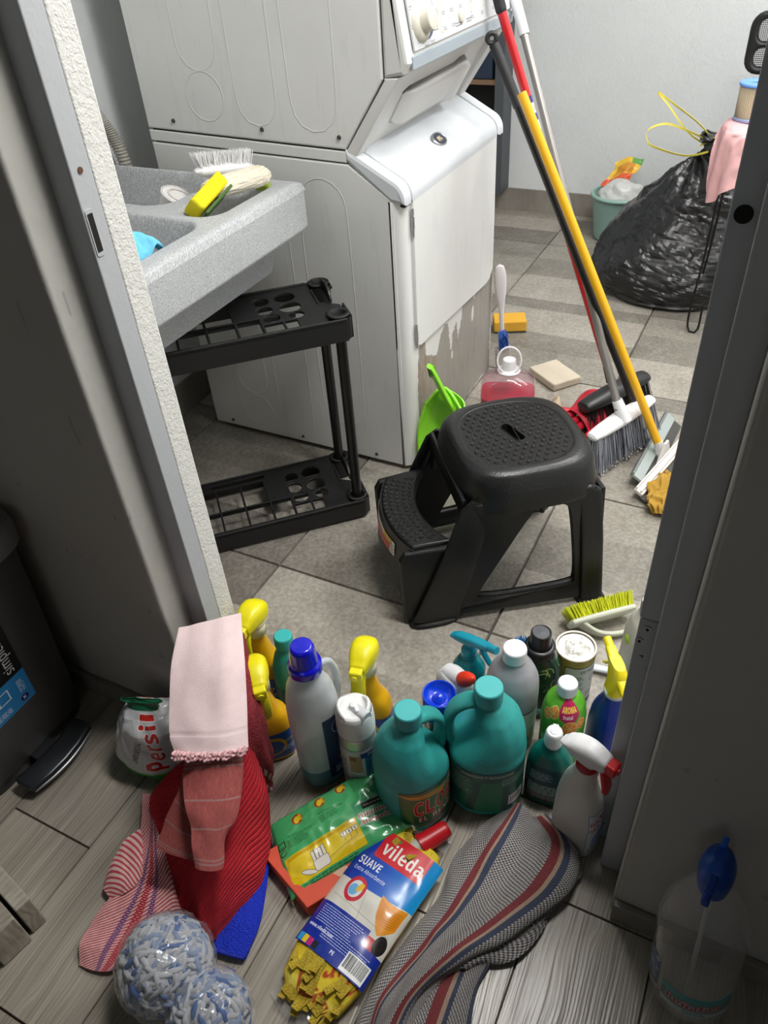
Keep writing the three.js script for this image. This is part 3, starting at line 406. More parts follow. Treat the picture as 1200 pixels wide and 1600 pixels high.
// ---------------------------------------------------------------- black plastic tool rack under the sink
{
  const black = mat(0x141415, 0.45, { bumpMap: rep(fineBump, 6), bumpScale: 0.0003 }), gloss = phys(0x161617, 0.3);
  const t = thing('tool_rack', 'black plastic two-tier tool rack with round holes standing below the sink', 'rack', [-1.198, 0, -1.286], rad(44.2));
  const Lh = 0.36, Dh = 0.125; // local x: along, right end +; local z: + towards the door
  const tier = (y, name) => {
    const holes = []; const cells = [[-0.13, -0.05], [-0.044, 0.02], [0.026, 0.09], [0.096, 0.15]];
    const rows = [[-0.078, 0.022], [0.028, 0.108]];
    for (const [a, b] of cells) for (const [c, d] of rows) if (!(b > 0.1 && c < 0)) holes.push([[a, c], [a, d], [b, d], [b, c]]);
    for (const [a, b] of [[0.156, 0.2], [0.206, 0.235]]) holes.push([[a, 0.066], [a, 0.108], [b, 0.108], [b, 0.066]]);
    for (const [x, z, r] of [[0.17, -0.062, 0.022], [0.232, -0.066, 0.027], [0.17, -0.01, 0.022], [0.234, -0.004, 0.027], [0.18, 0.038, 0.021], [0.24, 0.042, 0.019], [-0.17, -0.05, 0.02], [-0.17, 0.0, 0.02], [-0.17, 0.05, 0.02], [-0.23, -0.05, 0.024], [-0.23, 0.01, 0.024], [-0.235, 0.06, 0.018]]) holes.push(circle(r, x, z, 20).reverse());
    holes.push(rrect(0.16, 0.018, 0.008, 0.02, -0.098).reverse());
    const out = [[Lh, Dh - 0.02], [Lh - 0.02, Dh], [-Lh + 0.02, Dh], [-Lh, Dh - 0.02], [-Lh, -Dh + 0.02], [-Lh + 0.02, -Dh], [Lh - 0.07, -Dh], [Lh - 0.03, -Dh - 0.012], [Lh, -Dh], [Lh, -Dh + 0.045], [Lh - 0.055, -Dh + 0.05], [Lh - 0.055, 0.0], [Lh - 0.01, 0.03]];
    const g = extr(out, 0.008, 0.0015, holes).rotateX(PI / 2); g.translate(0, y, 0);
    const s = part(name, g, black, t);
    // rails round the plate, corner blocks and lug
    const rail = (x0, z0, x1, z1, h = 0.058, w = 0.006) => { const l = hypot(x1 - x0, z1 - z0), b = new RoundedBoxGeometry(l, h, w, 2, 0.0025); b.rotateY(-atan2(z1 - z0, x1 - x0)); b.translate((x0 + x1) / 2, y - h / 2 + 0.004, (z0 + z1) / 2); return b; };
    part('front_rail', rail(-Lh + 0.015, Dh - 0.003, Lh - 0.015, Dh - 0.003), black, s);
    part('back_rail', rail(-Lh + 0.015, -Dh + 0.003, Lh - 0.06, -Dh + 0.003), black, s);
    part('end_rail', [rail(-Lh + 0.003, -Dh + 0.015, -Lh + 0.003, Dh - 0.015), rail(Lh - 0.003, 0.035, Lh - 0.003, Dh - 0.015), rail(Lh - 0.057, -Dh + 0.05, Lh - 0.057, 0.01, 0.05)], black, s);
    part('end_lug', extr([...Array.from({ length: 13 }, (_, i) => [0.05 * cos(PI * i / 12) + 0, 0.034 * sin(PI * i / 12)])], 0.006, 0.0015).rotateY(PI / 2).translate(Lh - 0.03, y, -0.035), black, s);
    for (const [x, z] of [[Lh - 0.03, Dh - 0.03], [Lh - 0.03, -Dh + 0.025], [-Lh + 0.03, Dh - 0.03], [-Lh + 0.03, -Dh + 0.03]]) part('pole_socket', [loftY([[y - 0.054, 0.022, 0.022, 4], [y - 0.05, 0.026, 0.026, 4], [y + 0.004, 0.028, 0.028, 4]], { seg: 24, cap: 1, k: 1 }), lathe([[0.017, 0], [0.028, 0], [0.027, 0.006], [0.018, 0.006], [0.016, -0.02], [0, -0.02]], 24).translate(x - x, y + 0.003, 0)], black, s).position.set(x, 0, z);
    for (const [a, b, z] of [[-0.13, 0.24, 0.025]]) part('cross_bar', box(b - a, 0.012, 0.006, (a + b) / 2, y - 0.008, z), black, s);
    for (const x of [-0.047, 0.023, 0.093, 0.153]) part('divider_bar', box(0.006, 0.012, 0.19, x, y - 0.008, 0.014), black, s);
    return s;
  };
  tier(0.06, 'lower_shelf'); tier(0.603, 'upper_shelf');
  for (const [x, z] of [[Lh - 0.03, Dh - 0.03], [Lh - 0.03, -Dh + 0.025], [-Lh + 0.03, Dh - 0.03], [-Lh + 0.03, -Dh + 0.03]]) part('pole', cyl(0.0135, 0.0135, 0.53, x, 0.04, z, 20), gloss, t);
}
// ---------------------------------------------------------------- black two-step stool
{
  const bump = tex(256, 256, (u, v) => fbm(u * 70, v * 70, 70, 3, 4), false);
  const blk = phys(0x101112, 0.36, { bumpMap: rep(bump, 5), bumpScale: 0.0004 });
  const t = thing('step_stool', 'black plastic two-step stool with a dotted top and hand slot', 'step stool', [-0.495, 0, -1.37], rad(38.5));
  const SX = 0.077, SZ = -0.012;
  // seat: rounded dome rim, flat dotted plate with a slot
  const rim = [[0.31, 0.166, 0.176, 3.8], [0.322, 0.1665, 0.176, 3.7], [0.355, 0.1635, 0.171, 3.4], [0.378, 0.157, 0.161, 3.5], [0.392, 0.149, 0.153, 3.2], [0.3985, 0.139, 0.143, 2.9], [0.4, 0.128, 0.131, 2.7], [0.3988, 0.123, 0.126, 2.6], [0.397, 0.122, 0.125, 2.6]].map((r) => [...r, SX, SZ]);
  const seat = part('seat', loftY(rim, { seg: 72, k: 3, cap: 0 }), blk, t);
  const slotPts = rrect(0.022, 0.075, 0.0108, SX - 0.005, -SZ + 0.0).map(([x, z]) => { const a = rad(18), dx = x - SX + 0.005, dz = z + SZ; return [SX - 0.005 + dx * cos(a) - dz * sin(a), -SZ + dx * sin(a) + dz * cos(a)]; });
  const se = Array.from({ length: 64 }, (_, i) => { const [c, s] = sup(2 * PI * i / 64, 2.6); return [SX + 0.1235 * c, -SZ + 0.1265 * s]; });
  part('grip_plate', extr(se, 0.006, 0, [slotPts.slice().reverse()]).rotateX(-PI / 2).translate(0, 0.3915, 0), blk, seat);
  part('slot_collar', (() => { const r = (o, y) => { const c = [SX - 0.005, -SZ]; return slotPts.map(([x, z]) => { const d = hypot(x - c[0], z - c[1]); return V(c[0] + (x - c[0]) * (1 + o / d), y, -(c[1] + (z - c[1]) * (1 + o / d))); }); }; return loft([r(0.003, 0.397), r(0.002, 0.3995), r(0, 0.3995), r(-0.0005, 0.36)], 0); })(), blk, seat);
  const dome = new THREE.SphereGeometry(0.0052, 8, 4, 0, 2 * PI, 0, PI / 2).scale(1, 0.7, 1), dots = [];
  const insideSlot = (x, z) => { const a = rad(18), dx = x - SX + 0.005, dz = -z + SZ, p = dx * cos(a) + dz * sin(a), q = -dx * sin(a) + dz * cos(a); return abs(p) < 0.019 && abs(q) < 0.046; };
  for (let i = -9; i <= 9; i++) for (let j = -9; j <= 9; j++) { const x = SX + (i + (j % 2 ? 0.5 : 0)) * 0.0195, z = SZ + j * 0.0165, q = pow(abs((x - SX) / 0.116), 2.8) + pow(abs((z - SZ) / 0.118), 2.8); if (q < 1 && !insideSlot(x, z)) dots.push(dome.clone().translate(x, 0.3975, z)); }
  stuff('grip_dots', dots, blk, seat);
  part('mould_line', [-0.055, 0.0, 0.055].map((o) => box(0.0012, 0.0008, 0.2, SX + o, 0.3977, SZ)), blk, seat);
  // side panels: frame with a triangular opening, spreading towards the floor
  const outer = [[-0.235, 0], [-0.238, 0.2], [-0.225, 0.222], [-0.115, 0.226], [-0.078, 0.318], [-0.066, 0.335], [0.2, 0.335], [0.226, 0.32], [0.246, 0.06], [0.247, 0.0], [0.19, 0.0], [0.185, 0.012], [-0.09, 0.012], [-0.1, 0.0]];
  const hole = chaikin([[-0.076, 0.068], [-0.066, 0.056], [0.17, 0.056], [0.188, 0.072], [0.166, 0.275], [0.15, 0.304], [0.115, 0.317], [0.08, 0.312], [0.05, 0.285]], 2);
  for (const s of [1, -1]) {
    const g = extr(outer, 0.02, 0.007, [hole.slice().reverse()], 3), p = g.attributes.position;
    for (let i = 0; i < p.count; i++) { const x = p.getX(i), y = p.getY(i), z = p.getZ(i) - 0.02, w = lerp(0.151, 0.166, clamp((x + 0.24) / 0.4)) + 0.03 * (1 - y / 0.36) * clamp((x + 0.3) / 0.3); p.setZ(i, s * (w + z - 0.004) + SZ); }
    if (s < 0) { const ix = []; for (let i = 0; i < p.count; i += 3) { for (const k of ['position', 'uv']) { const a = g.attributes[k], n = a.itemSize; for (let c = 0; c < n; c++) { const v1 = a.array[(i + 1) * n + c]; a.array[(i + 1) * n + c] = a.array[(i + 2) * n + c]; a.array[(i + 2) * n + c] = v1; } } } }
    g.computeVertexNormals();
    const sp = part('side_panel', g, blk, t);
    // ribs: the sloping front leg and the upright rear leg stand proud of the panel
    const wz = (x, y) => s * (lerp(0.151, 0.166, clamp((x + 0.24) / 0.4)) + 0.03 * (1 - y / 0.36) * clamp((x + 0.3) / 0.3)) + SZ;
    const legs = [[[[-0.055, 0.335], [-0.165, 0.004]], 0.034, 0.056], [[[0.2, 0.33], [0.222, 0.004]], 0.026, 0.026]];
    for (const [[a, b], w0, w1] of legs) {
      const rings = []; for (let i = 0; i <= 14; i++) { const k = i / 14, x = lerp(a[0], b[0], k), y = lerp(a[1], b[1], k), w = lerp(w0, w1, k) * (i === 0 ? 0.5 : 1), q = V(b[0] - a[0], b[1] - a[1], 0).normalize(), r = V(q.y, -q.x, 0); rings.push(Array.from({ length: 24 }, (_, n) => { const [c, sn] = sup(-2 * PI * n / 24, 5); return V(x + r.x * w * c, y + r.y * w * c, wz(x, y) + s * (-0.012 + 0.013 * min(1, i / 6) + 0.006 * sn)); })); }
      part('leg', loft(s > 0 ? rings : rings.map((r) => r.slice().reverse()), 3), blk, sp);
    }
    for (const [x, w] of [[-0.165, 0.06], [0.222, 0.034]]) part('foot', loftY([[0, w, 0.026, 3], [0.006, w + 0.002, 0.028, 3], [0.012, w - 0.006, 0.02, 3]], { seg: 32, k: 2 }).translate(x, 0, wz(x, 0) - s * 0.012), blk, sp);
  }
  // lower step: crescent plate over a curved apron
  const q = (z) => 1 - (z / 0.15) ** 2, stepO = []; for (let i = 0; i <= 16; i++) { const z = lerp(-0.152, 0.128, i / 16); stepO.push([-0.205 - 0.037 * (1 - ((z + 0.012) / 0.14) ** 2), -z]); } for (let i = 0; i <= 16; i++) { const z = lerp(0.128, -0.152, i / 16); stepO.push([-0.11 - 0.048 * (1 - ((z + 0.012) / 0.14) ** 2), -z]); }
  const step = part('step', extr(stepO, 0.026, 0.007, [], 3).rotateX(-PI / 2).translate(0, 0.206, 0), blk, t);
  const sd = []; for (let i = -2; i <= 2; i++) for (let j = -8; j <= 8; j++) { const z = SZ + (j + (i % 2 ? 0.5 : 0)) * 0.0155, x = -0.181 + i * 0.0155 - 0.042 * (1 - ((z + 0.012) / 0.14) ** 2) + 0.02; if (abs(z + 0.012) < 0.118 && x < -0.122) sd.push(dome.clone().scale(1.15, 1.2, 1.15).translate(x, 0.2315, z)); }
  stuff('step_dots', sd, blk, step);
  const apron = (z) => -0.206 - 0.037 * (1 - ((z + 0.012) / 0.14) ** 2);
  { const N = 20, M = 10, c = []; for (let j = 0; j <= N; j++) { const z = lerp(-0.155, 0.131, j / N), k = abs((z + 0.012) / 0.143), yb = 0.135 * sqrt(max(0, 1 - (k / 0.86) ** 2)); c.push(Array.from({ length: 4 }, (_, i) => [apron(z) - 0.012 * (1 - i / 3), lerp(k > 0.86 ? 0 : yb, 0.225, i / 3), z])); } part('step_apron', sheet(c, 8, 60, 0.006), blk, t); }
  part('label', sheet(Array.from({ length: 9 }, (_, j) => { const z = lerp(-0.1, 0.075, j / 8), x = apron(z) - 0.0075; return [[x - 0.0035, 0.168, z], [x, 0.205, z]]; }), 6, 24, 0.0006, null, [1, 1]), mat(0xffffff, 0.35, { map: (() => { const m = art(64, 512, (x, w, h) => { x.fillStyle = '#e8e4da'; x.fillRect(0, 0, w, h); x.fillStyle = '#c93a30'; x.fillRect(0, 60, 40, 330); x.fillRect(0, 390, 64, 30); x.fillStyle = '#d8b23a'; x.fillRect(40, 40, 24, 130); smallprint(x, 4, 20, 56, 4, 9, '#333', 4); smallprint(x, 44, 190, 18, 24, 8, '#444', 9); }); return m; })() }), t, 'red and white sticker on the lower step');
  // rear frame: arch between the rear legs, and a tie across the front below the seat
  part('rear_apron', (() => { const o = [[-0.2, 0], [-0.158, 0.32], [0.158, 0.32], [0.2, 0], [0.15, 0], [0.142, 0.18]]; for (let i = 0; i <= 10; i++) { const a = PI * i / 10; o.push([0.115 * cos(a), 0.2 + 0.09 * sin(a)]); } o.push([-0.142, 0.18], [-0.15, 0]); return extr(o, 0.012, 0.004).rotateY(PI / 2).translate(0.226, 0, SZ); })(), blk, t);
  part('front_apron', extr([[-0.15, 0.23], [-0.14, 0.34], [0.14, 0.34], [0.15, 0.23], [0.125, 0.235], [0.1, 0.29], [-0.1, 0.29], [-0.125, 0.235]], 0.01, 0.003).rotateY(PI / 2).translate(-0.09, 0, SZ), blk, t);
}
// ---------------------------------------------------------------- lime dustpan leaning on the washer
{
  const lime = phys(0x8fe02f, 0.38, { clearcoat: 0.2 });
  const t = thing('dustpan', 'lime green plastic dustpan standing on its edge against the peeling washer', 'dustpan', [-0.738, 0, -1.712]);
  // a scoop standing on its rim, opening towards the room; handle up
  const scoop = sheet([[[-0.07, 0.215, -0.02], [-0.085, 0.13, 0.0], [-0.07, 0.02, 0.03]], [[-0.05, 0.24, -0.055], [-0.066, 0.12, -0.035], [-0.05, 0.006, 0.0]], [[-0.02, 0.25, -0.065], [-0.045, 0.12, -0.06], [-0.015, 0.003, -0.04]], [[0.03, 0.225, -0.06], [0.005, 0.12, -0.07], [0.045, 0.006, -0.06]], [[0.045, 0.2, -0.03], [0.04, 0.12, -0.045], [0.07, 0.02, -0.04]]], 24, 40, 0.004);
  part('scoop', scoop, lime, t);
  part('rim', [tube([[-0.07, 0.215, -0.02], [-0.085, 0.13, 0.0], [-0.07, 0.02, 0.03]], 0.0045, 20, 8), tube([[0.045, 0.2, -0.03], [0.04, 0.12, -0.045], [0.07, 0.02, -0.04]], 0.0045, 20, 8), tube([[-0.07, 0.215, -0.02], [-0.03, 0.255, -0.06], [0.045, 0.2, -0.03]], 0.005, 20, 8)], lime, t);
  const rings = []; const hp = new THREE.CatmullRomCurve3([V(0.0, 0.2, -0.05), V(-0.018, 0.25, -0.035), V(-0.03, 0.31, -0.01), V(-0.04, 0.36, 0.012)]);
  for (let i = 0; i <= 16; i++) { const k = i / 16, p = hp.getPoint(k), w = lerp(0.017, 0.014, k) * (i === 16 ? 0.85 : 1), d = lerp(0.01, 0.008, k); rings.push(Array.from({ length: 24 }, (_, n) => { const [c, s] = sup(-2 * PI * n / 24, 3.5); return V(p.x + w * c * 0.8, p.y - d * s * 0.3, p.z + d * s + w * c * 0.45); })); }
  const h = part('handle', loft(rings, 3), lime, t); part('hang_hole', extr(rrect(0.009, 0.03, 0.0044), 0.0225, 0.001).translate(0, 0, -0.0112).rotateY(rad(-20)).rotateZ(rad(14)).translate(-0.0355, 0.343, 0.006), mat(0x5a8f1c, 0.6), h);
}
// ---------------------------------------------------------------- jug of pink liquid behind the stool
{
  const clear = phys(0xf3e4ea, 0.1, { transmission: 0.93, thickness: 0, ior: 1.45 }), pink = phys(0xd6264e, 0.2, { transmission: 0.35, thickness: 0 }), wp = phys(0xeeeaf0, 0.35);
  const t = thing('liquid_jug', 'clear square jug of pink liquid with white ring handle between washer and stool', 'jug', [-0.66, 0, -2.03], rad(18));
  const rows = [[0, 0.076, 0.055, 5], [0.006, 0.084, 0.062, 5], [0.07, 0.085, 0.063, 5], [0.145, 0.084, 0.062, 5], [0.168, 0.076, 0.056, 4], [0.186, 0.046, 0.04, 2.6], [0.197, 0.021, 0.021, 2], [0.206, 0.019, 0.019, 2]];
  part('bottle', loftY(rows, { seg: 48, k: 4, cap: 1 }), clear, t);
  part('liquid', loftY([[0.004, 0.074, 0.053, 5], [0.008, 0.0815, 0.0595, 5], [0.12, 0.0825, 0.0605, 5]], { seg: 48, k: 3 }), pink, t);
  part('cap', lathe([[0, 0.236], [0.017, 0.236], [0.0205, 0.233], [0.0225, 0.206], [0.0225, 0.202], [0.034, 0.2], [0.036, 0.196], [0.034, 0.193], [0, 0.193]], 36), wp, t);
  part('ring_handle', new THREE.TorusGeometry(0.036, 0.0028, 8, 40).scale(1, 1.15, 1).rotateX(rad(-14)).translate(0, 0.236, 0.012), wp, t);
}
// ---------------------------------------------------------------- small things on the tiles behind
{
  const foam = tex(256, 256, (u, v) => { const a = fbm(u * 40, v * 40, 40, 3, 8); return a > 0.62 ? 0.1 : a; }, false);
  const s = part('kitchen_sponge', new RoundedBoxGeometry(0.125, 0.042, 0.085, 4, 0.006), mat(0xe8b03c, 0.95, { bumpMap: foam, bumpScale: 0.0015 }), scene); s.position.set(-0.875, 0.027, -2.67); s.rotation.y = rad(24);
  tag(s, 'orange-yellow sponge lying on the tiles behind the washer corner', 'sponge'); part('scouring_side', box(0.122, 0.006, 0.082, 0, -0.0235, 0, 0.002), mat(0x3e4a38, 0.95), s);
  const b = part('pumice_block', (() => { const g = new RoundedBoxGeometry(0.15, 0.028, 0.115, 5, 0.006), p = g.attributes.position; for (let i = 0; i < p.count; i++) { const x = p.getX(i), z = p.getZ(i); p.setY(i, p.getY(i) + 0.002 * n3(x * 40, z * 40, 2)); } g.computeVertexNormals(); return g; })(), mat(0xd9cdb8, 0.95, { bumpMap: foam, bumpScale: 0.002 }), scene); b.position.set(-0.6, 0.015, -2.36); b.rotation.y = rad(-38);
  tag(b, 'flat cream foam pad on the tiles between pink jug and brooms', 'sponge');
  const t = thing('dish_brush', 'white handled dish brush with blue bristles standing behind the pink jug', 'brush', [-0.79, 0.13, -2.34], rad(30)); t.rotation.z = rad(4);
  part('handle', [loftY([[0.02, 0.008, 0.006, 2.4], [0.09, 0.008, 0.006, 2.4], [0.13, 0.012, 0.007, 2.4], [0.18, 0.019, 0.008, 2.4], [0.235, 0.02, 0.008, 2.4], [0.262, 0.013, 0.006, 2.4], [0.268, 0.003, 0.003, 2.4]], { seg: 20, k: 4 }), box(0.028, 0.06, 0.012, 0, 0, 0, 0.004)], phys(0xe3dfe2, 0.35), t);
  bristles(160, (i, R) => { const y = (R() - 0.5) * 0.055, x = (R() - 0.5) * 0.024; return [[x, y + 0.01, 0.004], [x * 1.5, y - 0.005, 0.028]]; }, 0.0011, mat(0x2457b0, 0.5), 'bristles', t, 6);
  part('hook_bracket', box(0.05, 0.13, 0.03, 0, -0.095, -0.0, 0.004), phys(0xb9b4ae, 0.5), t);
  const w = part('paper_scrap', sheet([[[-0.02, 0.006, -0.03], [0, 0.02, -0.02], [0.01, 0.005, 0.0]], [[-0.01, 0.008, -0.005], [0.006, 0.03, 0.0], [0.02, 0.006, 0.012]], [[-0.018, 0.004, 0.02], [0.002, 0.012, 0.025], [0.02, 0.003, 0.03]]], 10, 10, 0.001), mat(0xc9b79c, 0.9), scene); w.position.set(-0.545, 0, -2.2); tag(w, 'small crumpled tan paper scrap on the tiles just beyond the stool seat', 'scrap');
}
// red rubber glove on the floor by the broom
{
  const t = thing('rubber_glove', 'red rubber glove crumpled on the tiles beside the black broom head', 'glove', [-0.445, 0, -2.13], rad(-28));
  const m = phys(0xd12339, 0.45);
  part('cuff', sheet([[[-0.02, 0.012, -0.1], [-0.05, 0.06, -0.05], [-0.045, 0.012, 0.02]], [[0.02, 0.05, -0.12], [0.0, 0.09, -0.05], [0.0, 0.05, 0.04]], [[0.06, 0.06, -0.11], [0.055, 0.075, -0.04], [0.05, 0.045, 0.05]], [[0.08, 0.01, -0.09], [0.09, 0.03, -0.03], [0.085, 0.008, 0.05]]], 30, 30, 0.0025, (u, v) => 0.01 * n3(u * 3, v * 4, 5)), m, t);
  for (const [pts, r] of [[[[-0.03, 0.02, 0.0], [-0.06, 0.022, 0.03], [-0.085, 0.014, 0.03]], 0.013], [[[-0.01, 0.03, 0.03], [-0.03, 0.025, 0.07], [-0.055, 0.014, 0.09]], 0.013], [[[0.02, 0.03, 0.04], [0.015, 0.026, 0.09], [-0.005, 0.014, 0.125]], 0.0135], [[[0.045, 0.025, 0.04], [0.05, 0.024, 0.09], [0.045, 0.014, 0.12]], 0.0125], [[[0.06, 0.02, 0.0], [0.085, 0.022, 0.03], [0.09, 0.014, 0.06]], 0.013]]) part('finger', capTube(pts, r, 16, 12), m, t);
}
// golden rag by the squeegee
tag(part('rag', sheet([[[-0.16, 0.01, -1.9], [-0.12, 0.03, -1.92], [-0.07, 0.01, -1.93]], [[-0.17, 0.03, -1.84], [-0.11, 0.055, -1.86], [-0.05, 0.03, -1.88]], [[-0.16, 0.02, -1.78], [-0.11, 0.045, -1.79], [-0.05, 0.02, -1.8]], [[-0.14, 0.006, -1.74], [-0.1, 0.016, -1.74], [-0.05, 0.006, -1.75]]], 40, 40, 0.003, (u, v) => 0.02 * n3(u * 5, v * 6, 3) + 0.012 * (1 - 2 * abs(n3(u * 9, v * 9, 1)))), mat(0xb08a34, 0.9, { bumpMap: rep(scrubBump, 10), bumpScale: 0.001 }), scene), 'crumpled golden yellow rag on the tiles beside the squeegee blade', 'cloth').name = 'rag';

// ---------------------------------------------------------------- four long-handled tools leaning together
{ // white broom, grey bristles
  const t = thing('broom', 'white broom head with long grey bristles on a light grey pole', 'broom', [-0.295, 0, -1.985]);
  const a = [-0.01, 0.17, 0.017], b = [-0.46, 1.055, -0.32];
  part('pole', rod(a, b, 0.0115), mat(0x8f8c89, 0.35, { metalness: 0.4 }), t); part('pole_grip', rod([-0.455, 1.045, -0.3165], [-0.556, 1.244, -0.385], 0.0145), phys(0xd9dadd, 0.4), t);
  const yaw = rad(64), hd = thing; const H = new THREE.Matrix4().compose(V(0.0, 0.135, 0), new THREE.Quaternion().setFromEuler(new THREE.Euler(0, yaw, rad(4), 'YXZ')), V(1, 1, 1));
  const head = loftX([[-0.135, 0.004, 0.01], [-0.13, 0.012, 0.018], [-0.09, 0.017, 0.024], [0, 0.022, 0.027], [0.09, 0.017, 0.024], [0.13, 0.012, 0.018], [0.135, 0.004, 0.01]], { seg: 24, k: 4 }); head.applyMatrix4(H);
  const hb = part('head', head, phys(0xe9e9ec, 0.35), t); part('socket', rod([0.012, 0.135, 0.015], [-0.02, 0.195, 0.009], 0.02, 0.015), phys(0xe9e9ec, 0.35), hb);
  const R = rng(3), cols = [0x8d909a, 0xb9bcc6, 0x6f727c].map((c) => mat(c, 0.6)), sets = [[], [], []], tips = [];
  for (let i = 0; i < 1100; i++) { const x = (R() - 0.5) * 0.258, z = (R() - 0.5) * 0.036, fx = x * 1.13 + (R() - 0.5) * 0.02, fz = z * 1.9 + 0.012 + (R() - 0.5) * 0.014, A = V(x, -0.006, z).applyMatrix4(H), B = V(fx, -0.122 + R() * 0.012, fz).applyMatrix4(H); if (B.y < 0.004) B.y = 0.004; const g = rod(A.toArray(), B.toArray(), 0.0011, 0.0009, 4); sets[floor(R() * 3)].push(g); if (i % 3 === 0) tips.push(new THREE.SphereGeometry(0.0022, 5, 4).translate(B.x, B.y, B.z)); }
  sets.forEach((s, i) => stuff('bristles', s, cols[i], hb)); stuff('bristle_tips', tips, mat(0xd6d4cc, 0.8), hb);
}
{ // black broom with red pole
  const t = thing('broom', 'black broom head on a red pole with black grip', 'broom', [-0.345, 0, -2.2]);
  const a = [-0.035, 0.16, 0.03], b = [-0.421, 1.122, 0.045], c = [-0.462, 1.24, 0.046];
  part('pole', rod(a, b, 0.0118), phys(0xc01c22, 0.3, { clearcoat: 0.4 }), t); part('pole_grip', capTube([b, c], 0.0142, 4, 14), phys(0x1b1b1d, 0.5), t); part('collar', rod([-0.028, 0.14, 0.03], [-0.047, 0.192, 0.031], 0.015, 0.013), mat(0x1c1a1b, 0.5), t);
  part('sticker', rod(lp(a, b, 0.63), lp(a, b, 0.8), 0.0121), mat(0xffffff, 0.4, { map: art(128, 256, (x) => { x.fillStyle = '#e7dfe2'; x.fillRect(0, 0, 128, 256); x.fillStyle = '#3b2a78'; for (let i = 0; i < 4; i++) x.fillRect(0, i * 64, 128, 26); x.fillStyle = '#d9a9a0'; for (let i = 0; i < 4; i++) { x.beginPath(); x.ellipse(40 + 50 * (i % 2), 44 + i * 60, 16, 18, 0, 0, 7); x.fill(); } }) }), t);
  const H = new THREE.Matrix4().compose(V(-0.015, 0.1, 0.02), new THREE.Quaternion().setFromEuler(new THREE.Euler(rad(-10), rad(58), rad(4), 'YXZ')), V(1, 1, 1));
  const hb = part('head', loftX([[-0.135, 0.006, 0.012], [-0.13, 0.018, 0.028], [-0.08, 0.024, 0.034], [0, 0.028, 0.036], [0.08, 0.024, 0.034], [0.13, 0.018, 0.028], [0.135, 0.006, 0.012]], { seg: 24, k: 4 }).applyMatrix4(H), phys(0x27282a, 0.4), t);
  bristles(800, (i, R) => { const x = (R() - 0.5) * 0.25, z = (R() - 0.5) * 0.05, A = V(x, -0.01, z).applyMatrix4(H), B = V(x * 1.1, -0.088, z * 1.5 + (R() - 0.5) * 0.01).applyMatrix4(H); B.y = max(B.y, 0.003); return [A.toArray(), B.toArray()]; }, 0.001, mat(0x1d1d1f, 0.6), 'bristles', hb, 9);
}
function lp(a, b, t) { return a.map((v, i) => lerp(v, b[i], t)); }
{ // aluminium squeegee, black pole
  const t = thing('squeegee', 'aluminium floor squeegee on a black pole with a hanging eye', 'squeegee', [-0.19, 0, -2.06]);
  const a = [-0.055, 0.085, 0.005], b = [-0.565, 1.06, -0.02];
  const A = lp(a, b, 0), G0 = lp(a, b, 0.855);
  part('pole', rod(a, b, 0.0118), phys(0x1b1b1c, 0.35), t);
  part('pole_grip', [rod(lp(a, b, 0.86), lp(a, b, 1.0), 0.0135, 0.013), at(new THREE.TorusGeometry(0.011, 0.006, 8, 24), b[0] - 0.006, b[1] + 0.012, b[2], 0, rad(24), 0)], phys(0x262628, 0.5), t);
  part('pole_sticker', rod(lp(a, b, 0.52), lp(a, b, 0.66), 0.0121), mat(0xffffff, 0.4, { map: art(256, 256, (x) => { x.fillStyle = '#1b1b1c'; x.fillRect(0, 0, 256, 256); x.fillStyle = '#dcdad4'; x.fillRect(150, 0, 36, 256); smallprint(x, 154, 6, 28, 20, 11, '#333', 5); }) }), t);
  part('socket', rod([-0.032, 0.032, 0.002], [-0.066, 0.11, 0.004], 0.017, 0.0145), steel, t);
  part('spring_clip', tube([[-0.03, 0.03, 0.02], [-0.04, 0.07, 0.024], [-0.03, 0.1, 0.02]], 0.003, 12, 6), steel, t);
  const bl = part('bracket', new RoundedBoxGeometry(0.035, 0.012, 0.36, 3, 0.004), mat(0xb9c2c0, 0.42, { metalness: 0.55 }), t); bl.position.set(-0.005, 0.034, 0.035); bl.rotation.set(0, rad(-4), rad(-32), 'YXZ');
  part('channel', new RoundedBoxGeometry(0.008, 0.016, 0.36, 2, 0.003).translate(-0.018, 0.002, 0), mat(0x8b908f, 0.4, { metalness: 0.5 }), bl); part('rubber_blade', new RoundedBoxGeometry(0.036, 0.006, 0.365, 2, 0.002).translate(0.03, -0.006, 0), mat(0x4c4b49, 0.8), bl);
}
